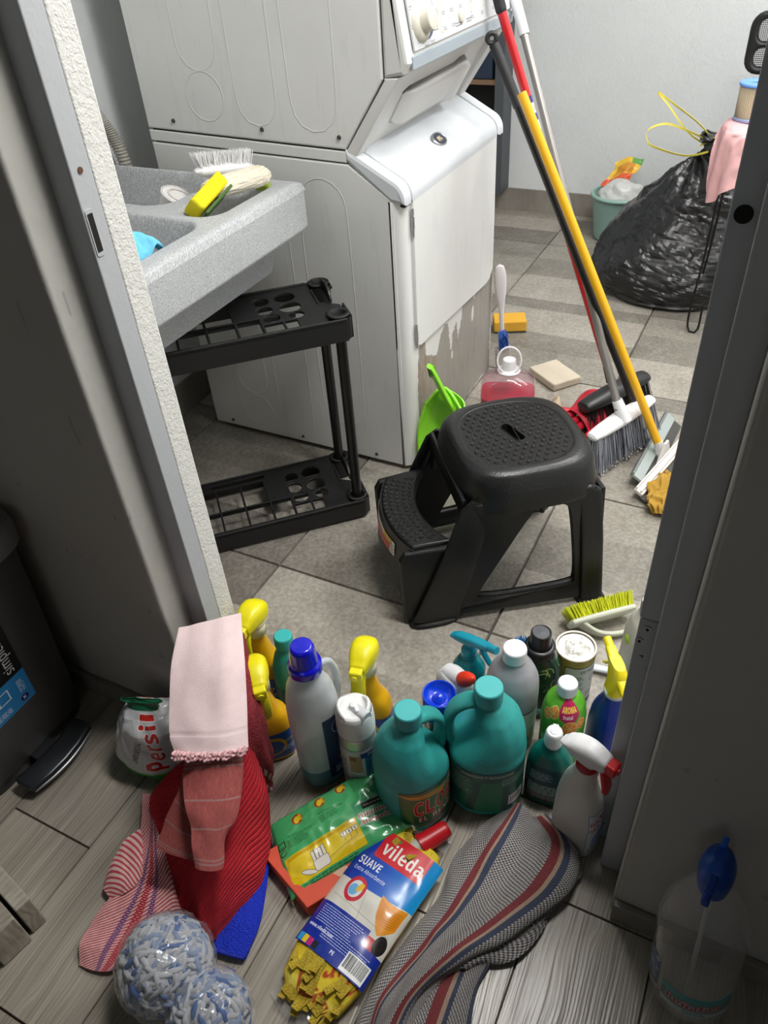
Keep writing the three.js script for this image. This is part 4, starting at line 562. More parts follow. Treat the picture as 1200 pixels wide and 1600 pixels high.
{ // white squeegee, yellow pole
  const t = thing('squeegee', 'white floor squeegee with grey rubber on a bright yellow pole', 'squeegee', [-0.135, 0, -1.98]);
  const a = [-0.048, 0.06, -0.02], b = [-0.525, 0.965, -0.045];
  part('pole', rod(a, b, 0.0122), phys(0xe8ae12, 0.35, { clearcoat: 0.3 }), t);
  part('pole_end', rod(lp(a, b, 0.997), lp(a, b, 1.002), 0.0115, 0.0105), phys(0xd9a010, 0.5), t);
  part('socket', rod([-0.03, 0.022, -0.016], [-0.05, 0.068, -0.021], 0.017, 0.0135), phys(0xd9d6d2, 0.4), t);
  part('socket_web', extr([[-0.045, 0], [0.045, 0], [0.012, 0.06], [-0.012, 0.06]], 0.008, 0.002).rotateY(rad(78)).translate(-0.03, 0.02, -0.01), phys(0xd9d6d2, 0.4), t);
  const bl = part('bracket', new RoundedBoxGeometry(0.03, 0.013, 0.35, 3, 0.004), phys(0xdad3cd, 0.45), t); bl.position.set(-0.017, 0.028, 0.02); bl.rotation.set(0, rad(-13), rad(-24), 'YXZ');
  part('ridge', [box(0.005, 0.008, 0.345, -0.012, 0.009, 0, 0.002), box(0.005, 0.008, 0.345, 0.004, 0.009, 0, 0.002)], phys(0xe4ded8, 0.4), bl); part('rubber_blade', new RoundedBoxGeometry(0.045, 0.006, 0.355, 2, 0.002).translate(0.035, -0.007, 0), mat(0x55524e, 0.85, { bumpMap: rep(scrubBump, 6), bumpScale: 0.0006 }), bl);
}
// ---------------------------------------------------------------- back of the laundry room
{ // black garbage bag with drawn yellow ties
  const t = thing('garbage_bag', 'full black garbage bag with yellow drawstrings against the back wall', 'garbage bag', [-0.42, 0, -3.36]);
  const rows = [[0.0, 0.17, 0.2, 2.4, 0.06, 0.14], [0.012, 0.23, 0.24, 2.4, 0.04, 0.12], [0.07, 0.29, 0.27, 2.5, 0.01, 0.09], [0.16, 0.29, 0.27, 2.4, 0.015, 0.05], [0.26, 0.265, 0.24, 2.3, 0.05, 0], [0.36, 0.215, 0.2, 2.2, 0.09, -0.01], [0.43, 0.15, 0.15, 2, 0.115, -0.01], [0.48, 0.085, 0.085, 2, 0.12, 0], [0.51, 0.045, 0.045, 2, 0.115, 0], [0.53, 0.04, 0.045, 2, 0.11, 0.0], [0.555, 0.055, 0.06, 2, 0.105, 0.0], [0.565, 0.05, 0.055, 2, 0.105, 0.0]];
  const g = loftY(rows, { seg: 150, k: 14, cap: 3 }), p = g.attributes.position, n = g.attributes.normal;
  const ridge = (x) => 1 - abs(x);
  for (let i = 0; i < p.count; i++) { const x = p.getX(i), y = p.getY(i), z = p.getZ(i), a = atan2(z, x - 0.05), up = sstep(0.3, 0.5, y);
    let d = 0.016 * n3(x * 9, y * 9, z * 9) + 0.011 * (ridge(n3(x * 9 + y * 3, y * 26 - x * 8, z * 12)) - 0.5) + 0.006 * (ridge(n3(x * 22, y * 50 + x * 14, z * 22)) - 0.5) + 0.0025 * n3(x * 60, y * 90, z * 60);
    d = lerp(d, 0.012 * cos(a * 13 + 2 * n3(x * 8, y * 5, z * 8)) * (y > 0.49 ? 0.7 : 1) + 0.5 * d, up); if (y < 0.02) d *= 0.2;
    p.setXYZ(i, x + n.getX(i) * d, max(0.001, y + n.getY(i) * d), z + n.getZ(i) * d); }
  g.computeVertexNormals(); part('bag', g, phys(0x111214, 0.33, { clearcoat: 0.25, clearcoatRoughness: 0.25 }), t);
  const tie = mat(0xe5d65a, 0.45, { side: THREE.DoubleSide });
  const ribbon = (pts, w = 0.0085) => { const c = new THREE.CatmullRomCurve3(pts.map((q) => V(...q)), false, 'centripetal'), A = [], B = []; for (let i = 0; i <= 40; i++) { const q = c.getPoint(i / 40), tw = 0.6 * sin(i * 0.2); A.push([q.x, q.y - w / 2 * cos(tw), q.z - w / 2 * sin(tw)]); B.push([q.x, q.y + w / 2 * cos(tw), q.z + w / 2 * sin(tw)]); } return sheet([A, B], 40, 2, 0.0012); };
  part('drawstring', ribbon([[0.1, 0.54, 0.02], [0.04, 0.60, 0.03], [-0.06, 0.66, 0.02], [-0.14, 0.70, 0.0], [-0.1, 0.66, -0.01], [0.0, 0.56, -0.01], [0.08, 0.52, 0.0]]), tie, t);
  part('drawstring', ribbon([[0.11, 0.52, 0.03], [0.02, 0.5, 0.06], [-0.07, 0.515, 0.07], [-0.14, 0.535, 0.05], [-0.15, 0.575, 0.04], [-0.09, 0.6, 0.03], [0.0, 0.575, 0.02], [0.09, 0.54, 0.01]]), tie, t);
  part('drawstring', ribbon([[0.05, 0.53, 0.03], [0.11, 0.57, 0.04], [0.16, 0.6, 0.02]]), tie, t);
}
{ // teal basket with crumpled bags
  const t = thing('waste_basket', 'pale teal plastic basket of crumpled wrappers left of the black bag', 'basket', [-0.72, 0, -3.74]);
  part('basket', lathe([[0, 0.004], [0.1, 0.004], [0.104, 0.01], [0.125, 0.19], [0.134, 0.192], [0.136, 0.2], [0.13, 0.208], [0.12, 0.206], [0.1, 0.012], [0, 0.01]], 48), phys(0x8fb0a8, 0.45), t);
  const lump = (s, sd) => { const g = new THREE.SphereGeometry(1, 40, 28), p = g.attributes.position; for (let i = 0; i < p.count; i++) { const x = p.getX(i), y = p.getY(i), z = p.getZ(i), k = 1 + 0.16 * n3(x * 2.5 + sd, y * 2.5, z * 2.5) + 0.12 * (1 - abs(n3(x * 6, y * 6 + sd, z * 6))) - 0.06; p.setXYZ(i, x * k * s[0], y * k * s[1], z * k * s[2]); } g.computeVertexNormals(); return g; };
  const a = tag(part('plastic_bag', lump([0.1, 0.07, 0.095], 3), phys(0xd9dad8, 0.35, { transmission: 0.2, thickness: 0 }), scene), 'crumpled white plastic bag on top in the teal basket', 'plastic bag'); a.position.set(-0.715, 0.19, -3.72);
  const b = tag(part('snack_wrapper', sheet([[[-0.09, 0.02, 0.03], [-0.06, 0.06, -0.01], [-0.05, 0.1, -0.06]], [[-0.03, 0.045, 0.03], [0, 0.085, -0.02], [0, 0.13, -0.07]], [[0.03, 0.06, 0.02], [0.06, 0.09, -0.03], [0.07, 0.115, -0.08]]], 30, 30, 0.0012, (u, v) => 0.012 * n3(u * 5, v * 5, 2)), mat(0xffffff, 0.35, { map: art(128, 128, (x) => { x.fillStyle = '#e0b63a'; x.fillRect(0, 0, 128, 128); x.fillStyle = '#d0552f'; x.fillRect(0, 0, 26, 128); x.fillStyle = '#5e9a4a'; x.fillRect(70, 20, 30, 50); x.fillStyle = '#c98a2c'; x.fillRect(30, 60, 40, 50); }), side: THREE.DoubleSide }), scene), 'orange and yellow snack wrapper sticking out of the teal basket', 'wrapper'); b.position.set(-0.73, 0.2, -3.78);
  b.material.map.repeat.set(5, 5); b.material.map.wrapS = b.material.map.wrapT = THREE.RepeatWrapping;
}
{ // wire stool carrying cloth and filter
  const wire = mat(0x1d1c1b, 0.45, { metalness: 0.5 });
  const t = thing('wire_stand', 'thin black wire stand under the pink cloth beside the garbage bag', 'stand', [-0.13, 0, -2.97]);
  const top = 0.695;
  part('top_panel', extr(rrect(0.22, 0.2, 0.03), 0.014, 0.003).rotateX(-PI / 2).translate(0, top - 0.014, 0), mat(0x2a2827, 0.6), t);
  for (const [x, z] of [[-0.1, 0.09], [0.1, 0.09], [0.1, -0.09], [-0.1, -0.09]]) part('leg', tube([[x, top - 0.01, z], [x * 1.05, 0.3, z * 1.05], [x * 1.15, 0.03, z * 1.1], [x * 1.05, 0.006, z * 1.2], [x * 0.8, 0.006, z * 1.2], [x * 0.75, 0.1, z * 1.05]], 0.004, 40, 8), wire, t);
  for (const z of [0.095, -0.095]) part('brace', rod([-0.108, 0.14, z], [0.108, 0.14, z], 0.004), wire, t);
  part('wire_knot', tube([[-0.112, 0.14, 0.1], [-0.09, 0.155, 0.12], [-0.05, 0.14, 0.1]], 0.006, 12, 6), wire, t);
  const pinkTex = tex(256, 256, (u, v, x, y) => { const w = ((x % 4 < 2) === (y % 4 < 2) ? 6 : -6), a = fbm(u * 6, v * 6, 6, 4, 3) - 0.5; return [226 + w + a * 20, 176 + w + a * 22, 178 + w + a * 22]; });
  tag(part('pink_cloth', sheet([[[-0.235, top + 0.004, -3.06], [-0.262, top, -3.04], [-0.285, 0.665, -3.0], [-0.288, 0.635, -2.96]], [[-0.19, top + 0.005, -3.02], [-0.258, top, -2.95], [-0.272, 0.6, -2.92], [-0.277, 0.485, -2.91]], [[-0.16, top + 0.005, -2.95], [-0.23, top - 0.004, -2.87], [-0.25, 0.6, -2.87], [-0.25, 0.475, -2.87]], [[-0.11, top + 0.005, -2.9], [-0.18, top - 0.006, -2.858], [-0.2, 0.62, -2.845], [-0.215, 0.52, -2.84]], [[-0.05, top + 0.004, -2.89], [-0.09, top - 0.006, -2.856], [-0.1, 0.62, -2.84], [-0.11, 0.57, -2.835]]], 50, 60, 0.0025, (u, v) => u < 0.35 ? 0 : 0.007 * sin(v * 19) * u + 0.003 * n3(u * 8, v * 14, 2)), mat(0xffffff, 0.9, { map: rep(pinkTex, 6) }), scene), 'faded pink cloth draped over the wire stand by the garbage bag', 'cloth').name = 'pink_cloth';
  const f = thing('filter_cartridge', 'pleated filter cartridge with blue end caps standing on the pink cloth', 'filter', [-0.195, top + 0.008, -3.0]);
  part('pleats', (() => { const N = 96, pr = (y) => Array.from({ length: N }, (_, i) => { const a = -2 * PI * i / N, r = i % 2 ? 0.05 : 0.043; return V(r * cos(a), y, r * sin(a)); }); return loft([pr(0.008), pr(0.105)], 0); })(), mat(0xcbbfa4, 0.9), f);
  const capP = (y) => lathe([[0.022, y], [0.05, y], [0.0535, y + 0.003], [0.0535, y + 0.009], [0.05, y + 0.012], [0.022, y + 0.012], [0.02, y + 0.006], [0.022, y]], 40), cb = phys(0x6f9ff0, 0.45);
  part('top_cap', capP(0.102), cb, f); part('bottom_cap', capP(0), phys(0x8a93b8, 0.5), f); part('core', cyl(0.02, 0.02, 0.1, 0, 0.006, 0), mat(0x3a3a40, 0.8), f);
}
{ // mesh-backed office chair, mostly behind the door jamb
  const t = thing('office_chair', 'black office chair with a mesh back at the far right behind the jamb', 'chair', [-0.04, 0, -3.72], PI), bk = phys(0x141416, 0.45);
  const sp = part('back_frame', extr(rrect(0.5, 0.2, 0.05, 0, 0.845), 0.03, 0.01, [rrect(0.44, 0.07, 0.025, 0, 0.885).reverse(), rrect(0.44, 0.06, 0.025, 0, 0.8).reverse()]).translate(0, 0, -0.25), bk, t);
  const ms = []; for (let i = -36; i <= 36; i++) ms.push(box(0.0018, 0.17, 0.0018, i * 0.0062, 0.845, -0.235)); for (let j = -13; j <= 13; j++) ms.push(box(0.45, 0.0018, 0.0018, 0, 0.845 + j * 0.0062, -0.2335)); stuff('mesh_panel', ms, mat(0x3a3a3c, 0.7), sp);
  part('back_bar', box(0.05, 0.36, 0.02, 0, 0.58, -0.255, 0.006), bk, t);
  part('seat', loftY([[0.42, 0.2, 0.2, 4], [0.43, 0.23, 0.23, 4], [0.47, 0.235, 0.235, 4], [0.485, 0.2, 0.2, 4]], { seg: 40 }), mat(0x1b1b1d, 0.85), t);
  part('column', cyl(0.028, 0.025, 0.34, 0, 0.09, 0), darkSteel, t);
  for (let i = 0; i < 5; i++) { const a = 2 * PI * i / 5; part('base_arm', rod([0, 0.1, 0], [0.2 * cos(a), 0.065, 0.2 * sin(a)], 0.024, 0.014), bk, t); part('caster', new THREE.CylinderGeometry(0.027, 0.027, 0.03, 20).rotateX(PI / 2).rotateY(-a).translate(0.2 * cos(a), 0.028, 0.2 * sin(a)), bk, t); }
}
{ // dark shelf unit hung on the back wall
  const d = mat(0x4a4e52, 0.5), k = mat(0x151515, 0.8), t = thing('shelf_unit', 'dark grey shallow shelf unit hung on the back wall behind the washer', 'shelf', [-1.52, 0.112, -3.905]);
  part('side_panel', box(0.045, 1.9, 0.12, 0.157, 0.95, 0.0), d, t); part('side_panel', box(0.045, 1.9, 0.12, -0.157, 0.95, 0.0), d, t); part('back_panel', box(0.3, 1.9, 0.01, 0, 0.95, -0.055), k, t);
  for (const y of [0.01, 0.3, 0.5, 0.83, 1.2, 1.5, 1.89]) part('shelf', box(0.268, 0.02, 0.1, 0, y, 0.003), mat(0x7a6048, 0.7), t);
  const bx = (x, y, h, w, c, l) => { const o = tag(part('storage_box', new RoundedBoxGeometry(w, h, 0.08, 2, 0.006), mat(c, 0.6), scene), l, 'box'); o.name = numbered('storage_box'); o.position.set(-1.52 + x, y + h / 2, -3.902); };
  bx(0.05, 0.623, 0.22, 0.13, 0x1c2c40, 'dark blue storage box on the shelf unit seen through the washer gap'); bx(-0.07, 0.623, 0.18, 0.1, 0x242021, 'dark brown storage box on the shelf unit beside the blue one');
}
// ---------------------------------------------------------------- bottles on the threshold
const capRidged = (r, y0, y1, n = 40, d = 0.0006) => { const rr = (y, q) => Array.from({ length: n * 2 }, (_, i) => { const a = -2 * PI * i / (n * 2), k = q + (i % 2 ? d : 0); return V(k * cos(a), y, k * sin(a)); }); return loft([rr(y0, r), rr(y1 - 0.004, r), rr(y1 - 0.001, r - 0.001), rr(y1, r - 0.0028)], 3); };
const shell = (c, r = 0.4, tr = 0, o = {}) => phys(c, r, { transmission: tr, thickness: 0, ...o });
// a trigger sprayer: local +z is the spraying direction, y = 0 at the bottle neck
function sprayer(t, y, S) {
  const g = new THREE.Group(); g.name = 'spray_head'; g.position.set(0, y, 0); g.scale.setScalar(S.k ?? 1); if (S.tilt) g.rotation.x = S.tilt; t.add(g);
  part('collar', S.ridged ? capRidged(0.0165, 0, 0.02, 30, 0.0009) : lathe([[0, 0], [0.0165, 0], [0.0165, 0.016], [0.013, 0.02], [0.012, 0.03], [0, 0.03]], 28), S.collar, g);
  const rot = (q) => q.rotateY(-PI / 2);
  if (S.kind === 'hood') { // rounded hood, as on the yellow bottles
    part('hood', rot(loftX([[-0.028, 0.002, 0.004, 2.4, 0.034], [-0.026, 0.012, 0.014, 2.6, 0.035], [-0.013, 0.019, 0.0195, 2.8, 0.038], [0.005, 0.02, 0.0195, 2.8, 0.041], [0.02, 0.016, 0.016, 3, 0.041], [0.034, 0.011, 0.012, 3.4, 0.039], [0.036, 0.009, 0.011, 3.4, 0.039]], { seg: 32, k: 5 })), S.top, g);
    part('hood_underside', rot(loftX([[-0.024, 0.006, 0.012, 2.6, 0.025], [-0.01, 0.012, 0.0175, 2.8, 0.025], [0.01, 0.01, 0.0165, 2.8, 0.028], [0.022, 0.005, 0.011, 2.8, 0.03]], { seg: 24, k: 4 })), S.under, g);
    part('nozzle', [box(0.019, 0.018, 0.013, 0, 0.039, 0.041, 0.003), cyl(0.0045, 0.0045, 0.004).rotateX(PI / 2).translate(0, 0.039, 0.046)], S.top, g);
    part('trigger', loft([[0.034, 0.024, 0.009], [0.027, 0.032, 0.0105], [0.01, 0.038, 0.011], [-0.012, 0.039, 0.0105], [-0.026, 0.035, 0.007]].map(([yy, z, w]) => Array.from({ length: 16 }, (_, i) => { const [c, s] = sup(-2 * PI * i / 16, 3); return V(w * c, yy, z + 0.0045 * s); })), 3), S.trigger, g);
  } else if (S.kind === 'swoop') { // sweeping white head with a long rear lip
    part('hood', rot(loftX([[-0.046, 0.002, 0.008, 2.4, 0.03], [-0.038, 0.006, 0.014, 2.4, 0.035], [-0.024, 0.014, 0.0175, 2.6, 0.038], [-0.004, 0.0205, 0.0185, 2.8, 0.038], [0.014, 0.018, 0.0165, 3, 0.039], [0.03, 0.0135, 0.0135, 3.4, 0.038], [0.032, 0.011, 0.012, 3.4, 0.038]], { seg: 32, k: 5 })), S.top, g);
    part('hood_underside', loftY([[0.012, 0.0135, 0.0145, 2.6], [0.024, 0.0145, 0.018, 2.6, 0, 0.002], [0.036, 0.014, 0.024, 2.8, 0, 0.004]], { seg: 28 }), S.top, g);
    part('nozzle', [box(0.021, 0.021, 0.017, 0, 0.038, 0.0385, 0.0035), cyl(0.006, 0.006, 0.003).rotateX(PI / 2).translate(0, 0.038, 0.0465)], S.trigger, g);
    part('trigger', loft([[0.032, 0.021, 0.0085], [0.025, 0.027, 0.0095], [0.008, 0.031, 0.0105], [-0.016, 0.036, 0.0105], [-0.028, 0.036, 0.007]].map(([yy, z, w]) => Array.from({ length: 16 }, (_, i) => { const [c, s] = sup(-2 * PI * i / 16, 3); return V(w * c, yy, z + 0.005 * s); })), 3), S.trigger, g);
  } else { // slim sloping trigger head
    part('hood', rot(loftX([[-0.045, 0.004, 0.008, 3, 0.03], [-0.03, 0.009, 0.0105, 3, 0.036], [0, 0.011, 0.0115, 3.2, 0.045], [0.035, 0.0085, 0.0105, 3.2, 0.056], [0.05, 0.0075, 0.0095, 3.2, 0.06]], { seg: 24, k: 4 })), S.top, g);
    part('throat', loftY([[0.016, 0.011, 0.011, 2.4], [0.03, 0.0095, 0.013, 2.6], [0.045, 0.009, 0.016, 2.8, 0, 0.004]], { seg: 20 }), S.top, g);
    part('nozzle', rod([0, 0.059, 0.045], [0, 0.0655, 0.07], 0.0085, 0.008, 20), S.nozzle ?? S.top, g);
    part('trigger', loft([[0.05, 0.03, 0.006], [0.036, 0.036, 0.0065], [0.018, 0.05, 0.0065], [0.006, 0.062, 0.004]].map(([yy, z, w]) => Array.from({ length: 14 }, (_, i) => { const [c, s] = sup(-2 * PI * i / 14, 3); return V(w * c, yy, z + 0.004 * s); })), 3), S.trigger, g);
  }
  return g;
}
const face = ([x, , z], d = 0) => atan2(-x, -z) + rad(d); // turn so that local +z looks back into the kitchen
const white = phys(0xe9e9e8, 0.38), whiteSoft = phys(0xe3e3e3, 0.45);

// two bleach jugs with a hollow grip
{
  const teal = shell(0x3bbdb8, 0.42, 0.12, { bumpMap: rep(fineBump, 40, 8), bumpScale: 0.0006 }), tealCap = phys(0x46b2b2, 0.5);
  const rows = [[0, 0.056, 0.056, 2.3], [0.004, 0.064, 0.064, 2.3], [0.014, 0.069, 0.069, 2.3], [0.13, 0.0695, 0.0695, 2.3], [0.15, 0.0705, 0.0705, 2.3], [0.164, 0.069, 0.069, 2.2], [0.188, 0.0625, 0.063, 2.2, 0.003], [0.214, 0.051, 0.054, 2.1, 0.008], [0.238, 0.0395, 0.042, 2, 0.007], [0.256, 0.028, 0.029, 2, 0.003], [0.266, 0.0215, 0.0215, 2], [0.285, 0.0205, 0.0205, 2]];
  const jug = (label, pos, turn, k, labelArt, span) => {
    const t = thing('bleach_bottle', label, 'bottle', pos, turn); t.scale.setScalar(k);
    const flute = (a, y) => 1 + 0.022 * sstep(0.16, 0.19, y) * sstep(0.26, 0.235, y) * abs(cos(a * 5.5));
    const grip = (a, y) => 1 - 0.6 * exp(-(((y - 0.207) / 0.036) ** 2)) * pow(max(0, cos(a - PI)), 1.7);
    part('body', loftY(rows, { seg: 72, k: 6, cap: 1, mod: (a, y) => flute(a, y) * grip(a, y) }), teal, t);
    part('handle', (() => { const c = new THREE.CatmullRomCurve3([V(-0.014, 0.264, 0), V(-0.034, 0.262, 0), V(-0.056, 0.244, 0), V(-0.067, 0.212, 0), V(-0.0665, 0.18, 0), V(-0.061, 0.156, 0)]), R = []; for (let i = 0; i <= 24; i++) { const p = c.getPoint(i / 24), q = c.getTangent(i / 24), n = V(-q.y, q.x, 0); R.push(Array.from({ length: 20 }, (_, m) => { const [cc, s] = sup(-2 * PI * m / 20, 2.4); return p.clone().addScaledVector(n, 0.0095 * cc).add(V(0, 0, 0.017 * s)); })); } return loft(R, 3); })(), teal, t);
    part('cap', capRidged(0.0245, 0.268, 0.3, 44, 0.0005), tealCap, t);
    part('label', wrap(rows, 0.022, 0.146, span[0], span[1], 0.0006, 60, 12, 3), mat(0xffffff, 0.32, { map: labelArt }), t, 'printed label around the lower half');
    return t;
  };
  const front = art(1024, 512, (x, w, h) => {
    const gr = x.createLinearGradient(0, 0, w, 0); gr.addColorStop(0, '#0d6a52'); gr.addColorStop(0.35, '#1c8a4a'); gr.addColorStop(0.7, '#147050'); gr.addColorStop(1, '#0d6455'); x.fillStyle = gr; x.fillRect(0, 0, w, h);
    x.fillStyle = '#e0a93a'; x.beginPath(); x.moveTo(0, 30); x.lineTo(420, 60); x.lineTo(420, 130); x.quadraticCurveTo(200, 120, 0, 40); x.fill(); x.fillStyle = '#0b0b0b'; x.fillRect(0, 0, w, 10); x.fillStyle = '#c9a24a'; x.fillRect(0, 10, w, 4);
    word(x, 'ELIMINA 99.9%', 400, 74, 78, '#eee9d8', { wide: 0.8, stroke: '#26221a', sw: 10 });
    word(x, 'CLORALEX', 130, 236, 262, '#c01d25', { wide: 0.6, stroke: '#e9e2d4', sw: 16 });
    word(x, 'EL RENDIDOR', 170, 392, 84, '#efe9dc', { stroke: '#222', sw: 10 });
    x.fillStyle = '#8a2a20'; x.beginPath(); x.ellipse(360, 478, 110, 30, -0.2, 0, 7); x.fill(); x.fillStyle = '#b98a3a'; x.beginPath(); x.ellipse(560, 480, 60, 26, 0.3, 0, 7); x.fill(); smallprint(x, 720, 420, 240, 5, 12, '#cfe6da', 4);
  });
  jug('teal bleach jug with large red label lettering, just behind the green glove pack', [-0.381,0,-0.705], rad(-124), 0.98, front, [-220, -40]);
  const back = art(1024, 512, (x, w, h) => {
    x.fillStyle = '#0a5f50'; x.fillRect(0, 0, w, h); for (let i = 0; i < 3; i++) { x.fillStyle = ['#12765c', '#0b4f48', '#17805a'][i]; x.beginPath(); x.moveTo(260 + i * 80, h); x.lineTo(360 + i * 60, 120); x.lineTo(520 + i * 60, 120); x.lineTo(420 + i * 100, h); x.fill(); }
    x.fillStyle = '#0b1d1c'; x.fillRect(0, 0, w, 12); x.fillStyle = '#8fb7a6'; x.fillRect(0, 14, w, 4); word(x, 'BLANQUEADOR Y DESINFECTANTE', 300, 42, 26, '#d9e6e0'); smallprint(x, 80, 90, 330, 12, 17, '#8fbfae', 3); smallprint(x, 620, 90, 320, 6, 15, '#9cc8b8', 7); x.fillStyle = '#ece8e2'; x.fillRect(690, 330, 190, 130); bars(x, 700, 340, 170, 110, 4);
  });
  jug('larger teal bleach jug with open carrying grip and dark green back label', [-0.267, 0, -0.795], rad(22), 1.035, back, [0, 180]);
}
// white softener bottle with liquid left at the bottom
{
  const p = [-0.573,0,-0.691], t = thing('softener_bottle', 'tall curved white translucent bottle with a bright blue cap', 'bottle', p, face(p, 18));
  const rows = [[0, 0.037, 0.03, 2.6], [0.006, 0.043, 0.037, 2.6], [0.03, 0.046, 0.04, 2.6], [0.1, 0.047, 0.041, 2.6], [0.18, 0.049, 0.042, 2.5], [0.24, 0.047, 0.041, 2.4], [0.285, 0.04, 0.036, 2.2], [0.31, 0.03, 0.029, 2], [0.32, 0.026, 0.026, 2], [0.335, 0.024, 0.024, 2]];
  part('body', loftY(rows, { seg: 56, k: 5, cap: 1 }), shell(0xe4e9ec, 0.45, 0.42), t);
  part('liquid_filled_base', loftY([[0.001, 0.0372, 0.0302, 2.6], [0.006, 0.0432, 0.0372, 2.6], [0.03, 0.0462, 0.0402, 2.6], [0.06, 0.0466, 0.0406, 2.6]], { seg: 56, cap: 1 }), shell(0x5d9aa6, 0.42, 0.2), t);
  part('cap', lathe([[0, 0.388], [0.016, 0.388], [0.0205, 0.385], [0.0225, 0.378], [0.0255, 0.348], [0.0262, 0.345], [0.03, 0.343], [0.031, 0.338], [0.0312, 0.325], [0.029, 0.322], [0, 0.322]], 44), phys(0x1014c4, 0.25, { clearcoat: 0.5 }), t);
  part('handle', tube([[0.026, 0.325, 0.004], [0.042, 0.318, 0.002], [0.053, 0.29, 0], [0.056, 0.25, 0], [0.05, 0.21, 0]], 0.0075, 24, 10), shell(0xe4e9ec, 0.4, 0.5), t);
  part('label', wrap(rows, 0.03, 0.215, 8, 92, 0.0007, 24, 14), mat(0xffffff, 0.35, { map: art(256, 512, (x, w, h) => { x.fillStyle = '#20325f'; x.fillRect(0, 0, w, h); x.strokeStyle = '#8fa3d0'; x.lineWidth = 8; x.beginPath(); x.ellipse(90, 90, 46, 50, 0, 0.6, 5.6); x.stroke(); word(x, 'A', 70, 330, 150, '#efd21e', { stroke: '#1a2448', sw: 8 }); x.fillStyle = '#1b6a8f'; x.beginPath(); x.ellipse(200, 260, 80, 110, 0.4, 0, 7); x.fill(); smallprint(x, 30, 430, 200, 5, 12, '#cfd8ea', 2); }) }), t, 'dark blue label with yellow lettering');
}
// aerosols
function can(name, label, p, turn, r, h, m, labelArt, span = [-40, 220], y0 = 0.01, y1 = h * 0.8) {
  const t = thing(name, label, 'aerosol can', p, turn), rows = [[0, r * 0.93, r * 0.93], [0.003, r, r], [h * 0.5, r, r], [h - 0.012, r, r], [h - 0.004, r * 0.9, r * 0.9], [h, r * 0.82, r * 0.82]];
  part('can', [loftY(rows, { seg: 48, k: 2 }), new THREE.TorusGeometry(r * 0.99, 0.0016, 8, 48).rotateX(PI / 2).translate(0, 0.003, 0)], m, t);
  part('label', wrap(rows, y0, y1, span[0], span[1], 0.0006, 48, 6, 2), mat(0xffffff, 0.3, { map: labelArt }), t); return t;
}
{
  const p = [-0.493,0,-0.707], t = can('air_freshener', 'aerosol can with a white cut-away spray cap beside the blue-capped white bottle', p, face(p, 10), 0.036, 0.185, phys(0xc9cacb, 0.3, { metalness: 0.7 }), art(1024, 512, (x, w, h) => {
    x.fillStyle = '#d3d5d8'; x.fillRect(0, 0, w, h); x.fillStyle = '#274f8c'; x.fillRect(470, 30, 560, 60); x.fillStyle = '#2f7fa8'; x.fillRect(520, 90, 300, 420); x.fillStyle = '#e9edf2'; x.fillRect(820, 120, 204, 200); word(x, 'FRESH', 560, 60, 44, '#eef2f8'); x.fillStyle = '#b98f77'; x.fillRect(330, 60, 150, 200); x.fillStyle = '#8d2b2b'; x.fillRect(340, 70, 80, 50); smallprint(x, 120, 120, 190, 16, 18, '#7c5a52', 5); smallprint(x, 340, 290, 160, 10, 18, '#6a6f7c', 7); for (let i = 0; i < 14; i++) { x.strokeStyle = 'rgba(220,240,255,0.8)'; x.lineWidth = 5; x.beginPath(); x.moveTo(540 + i * 18, 480); x.lineTo(600 + i * 12, 200); x.stroke(); } x.fillStyle = '#173a6a'; x.beginPath(); x.ellipse(930, 400, 90, 80, 0, 0, 7); x.fill();
  }));
  const cap = part('spray_cap', loftY([[0.18, 0.0363, 0.0363, 2], [0.2, 0.0365, 0.0365, 2], [0.228, 0.035, 0.035, 2], [0.236, 0.032, 0.032, 2], [0.238, 0.028, 0.028, 2]], { seg: 48, k: 3 }), white, t);
  part('finger_groove', loftX([[-0.004, 0.006, 0.01, 2.4, 0.236], [0.012, 0.009, 0.011, 2.4, 0.2345], [0.0335, 0.016, 0.012, 2.6, 0.229]], { seg: 24, k: 3 }).rotateY(-PI / 2 + 0.5), phys(0xc5c8cb, 0.5), cap);
  part('spray_button', [lathe([[0, 0.246], [0.006, 0.246], [0.0075, 0.244], [0.008, 0.234], [0, 0.234]], 20), box(0.008, 0.007, 0.02, 0.003, 0.242, 0.008, 0.002)], white, cap);
  for (const s of [1, -1]) part('cap_wing', loft([0, 1, 2, 3, 4, 5, 6].map((i) => { const a = s > 0 ? lerp(rad(105), rad(225), i / 6) : lerp(rad(-60), rad(35), i / 6), h = 0.014 * sin(PI * i / 6) + 0.004; return [[0.022, 0.234], [0.0338, 0.232], [0.031, 0.236 + h * 0.6], [0.025, 0.236 + h * 0.7]].map(([r, y]) => V(r * cos(a), y, -r * sin(a))); }), 3), white, cap);
}
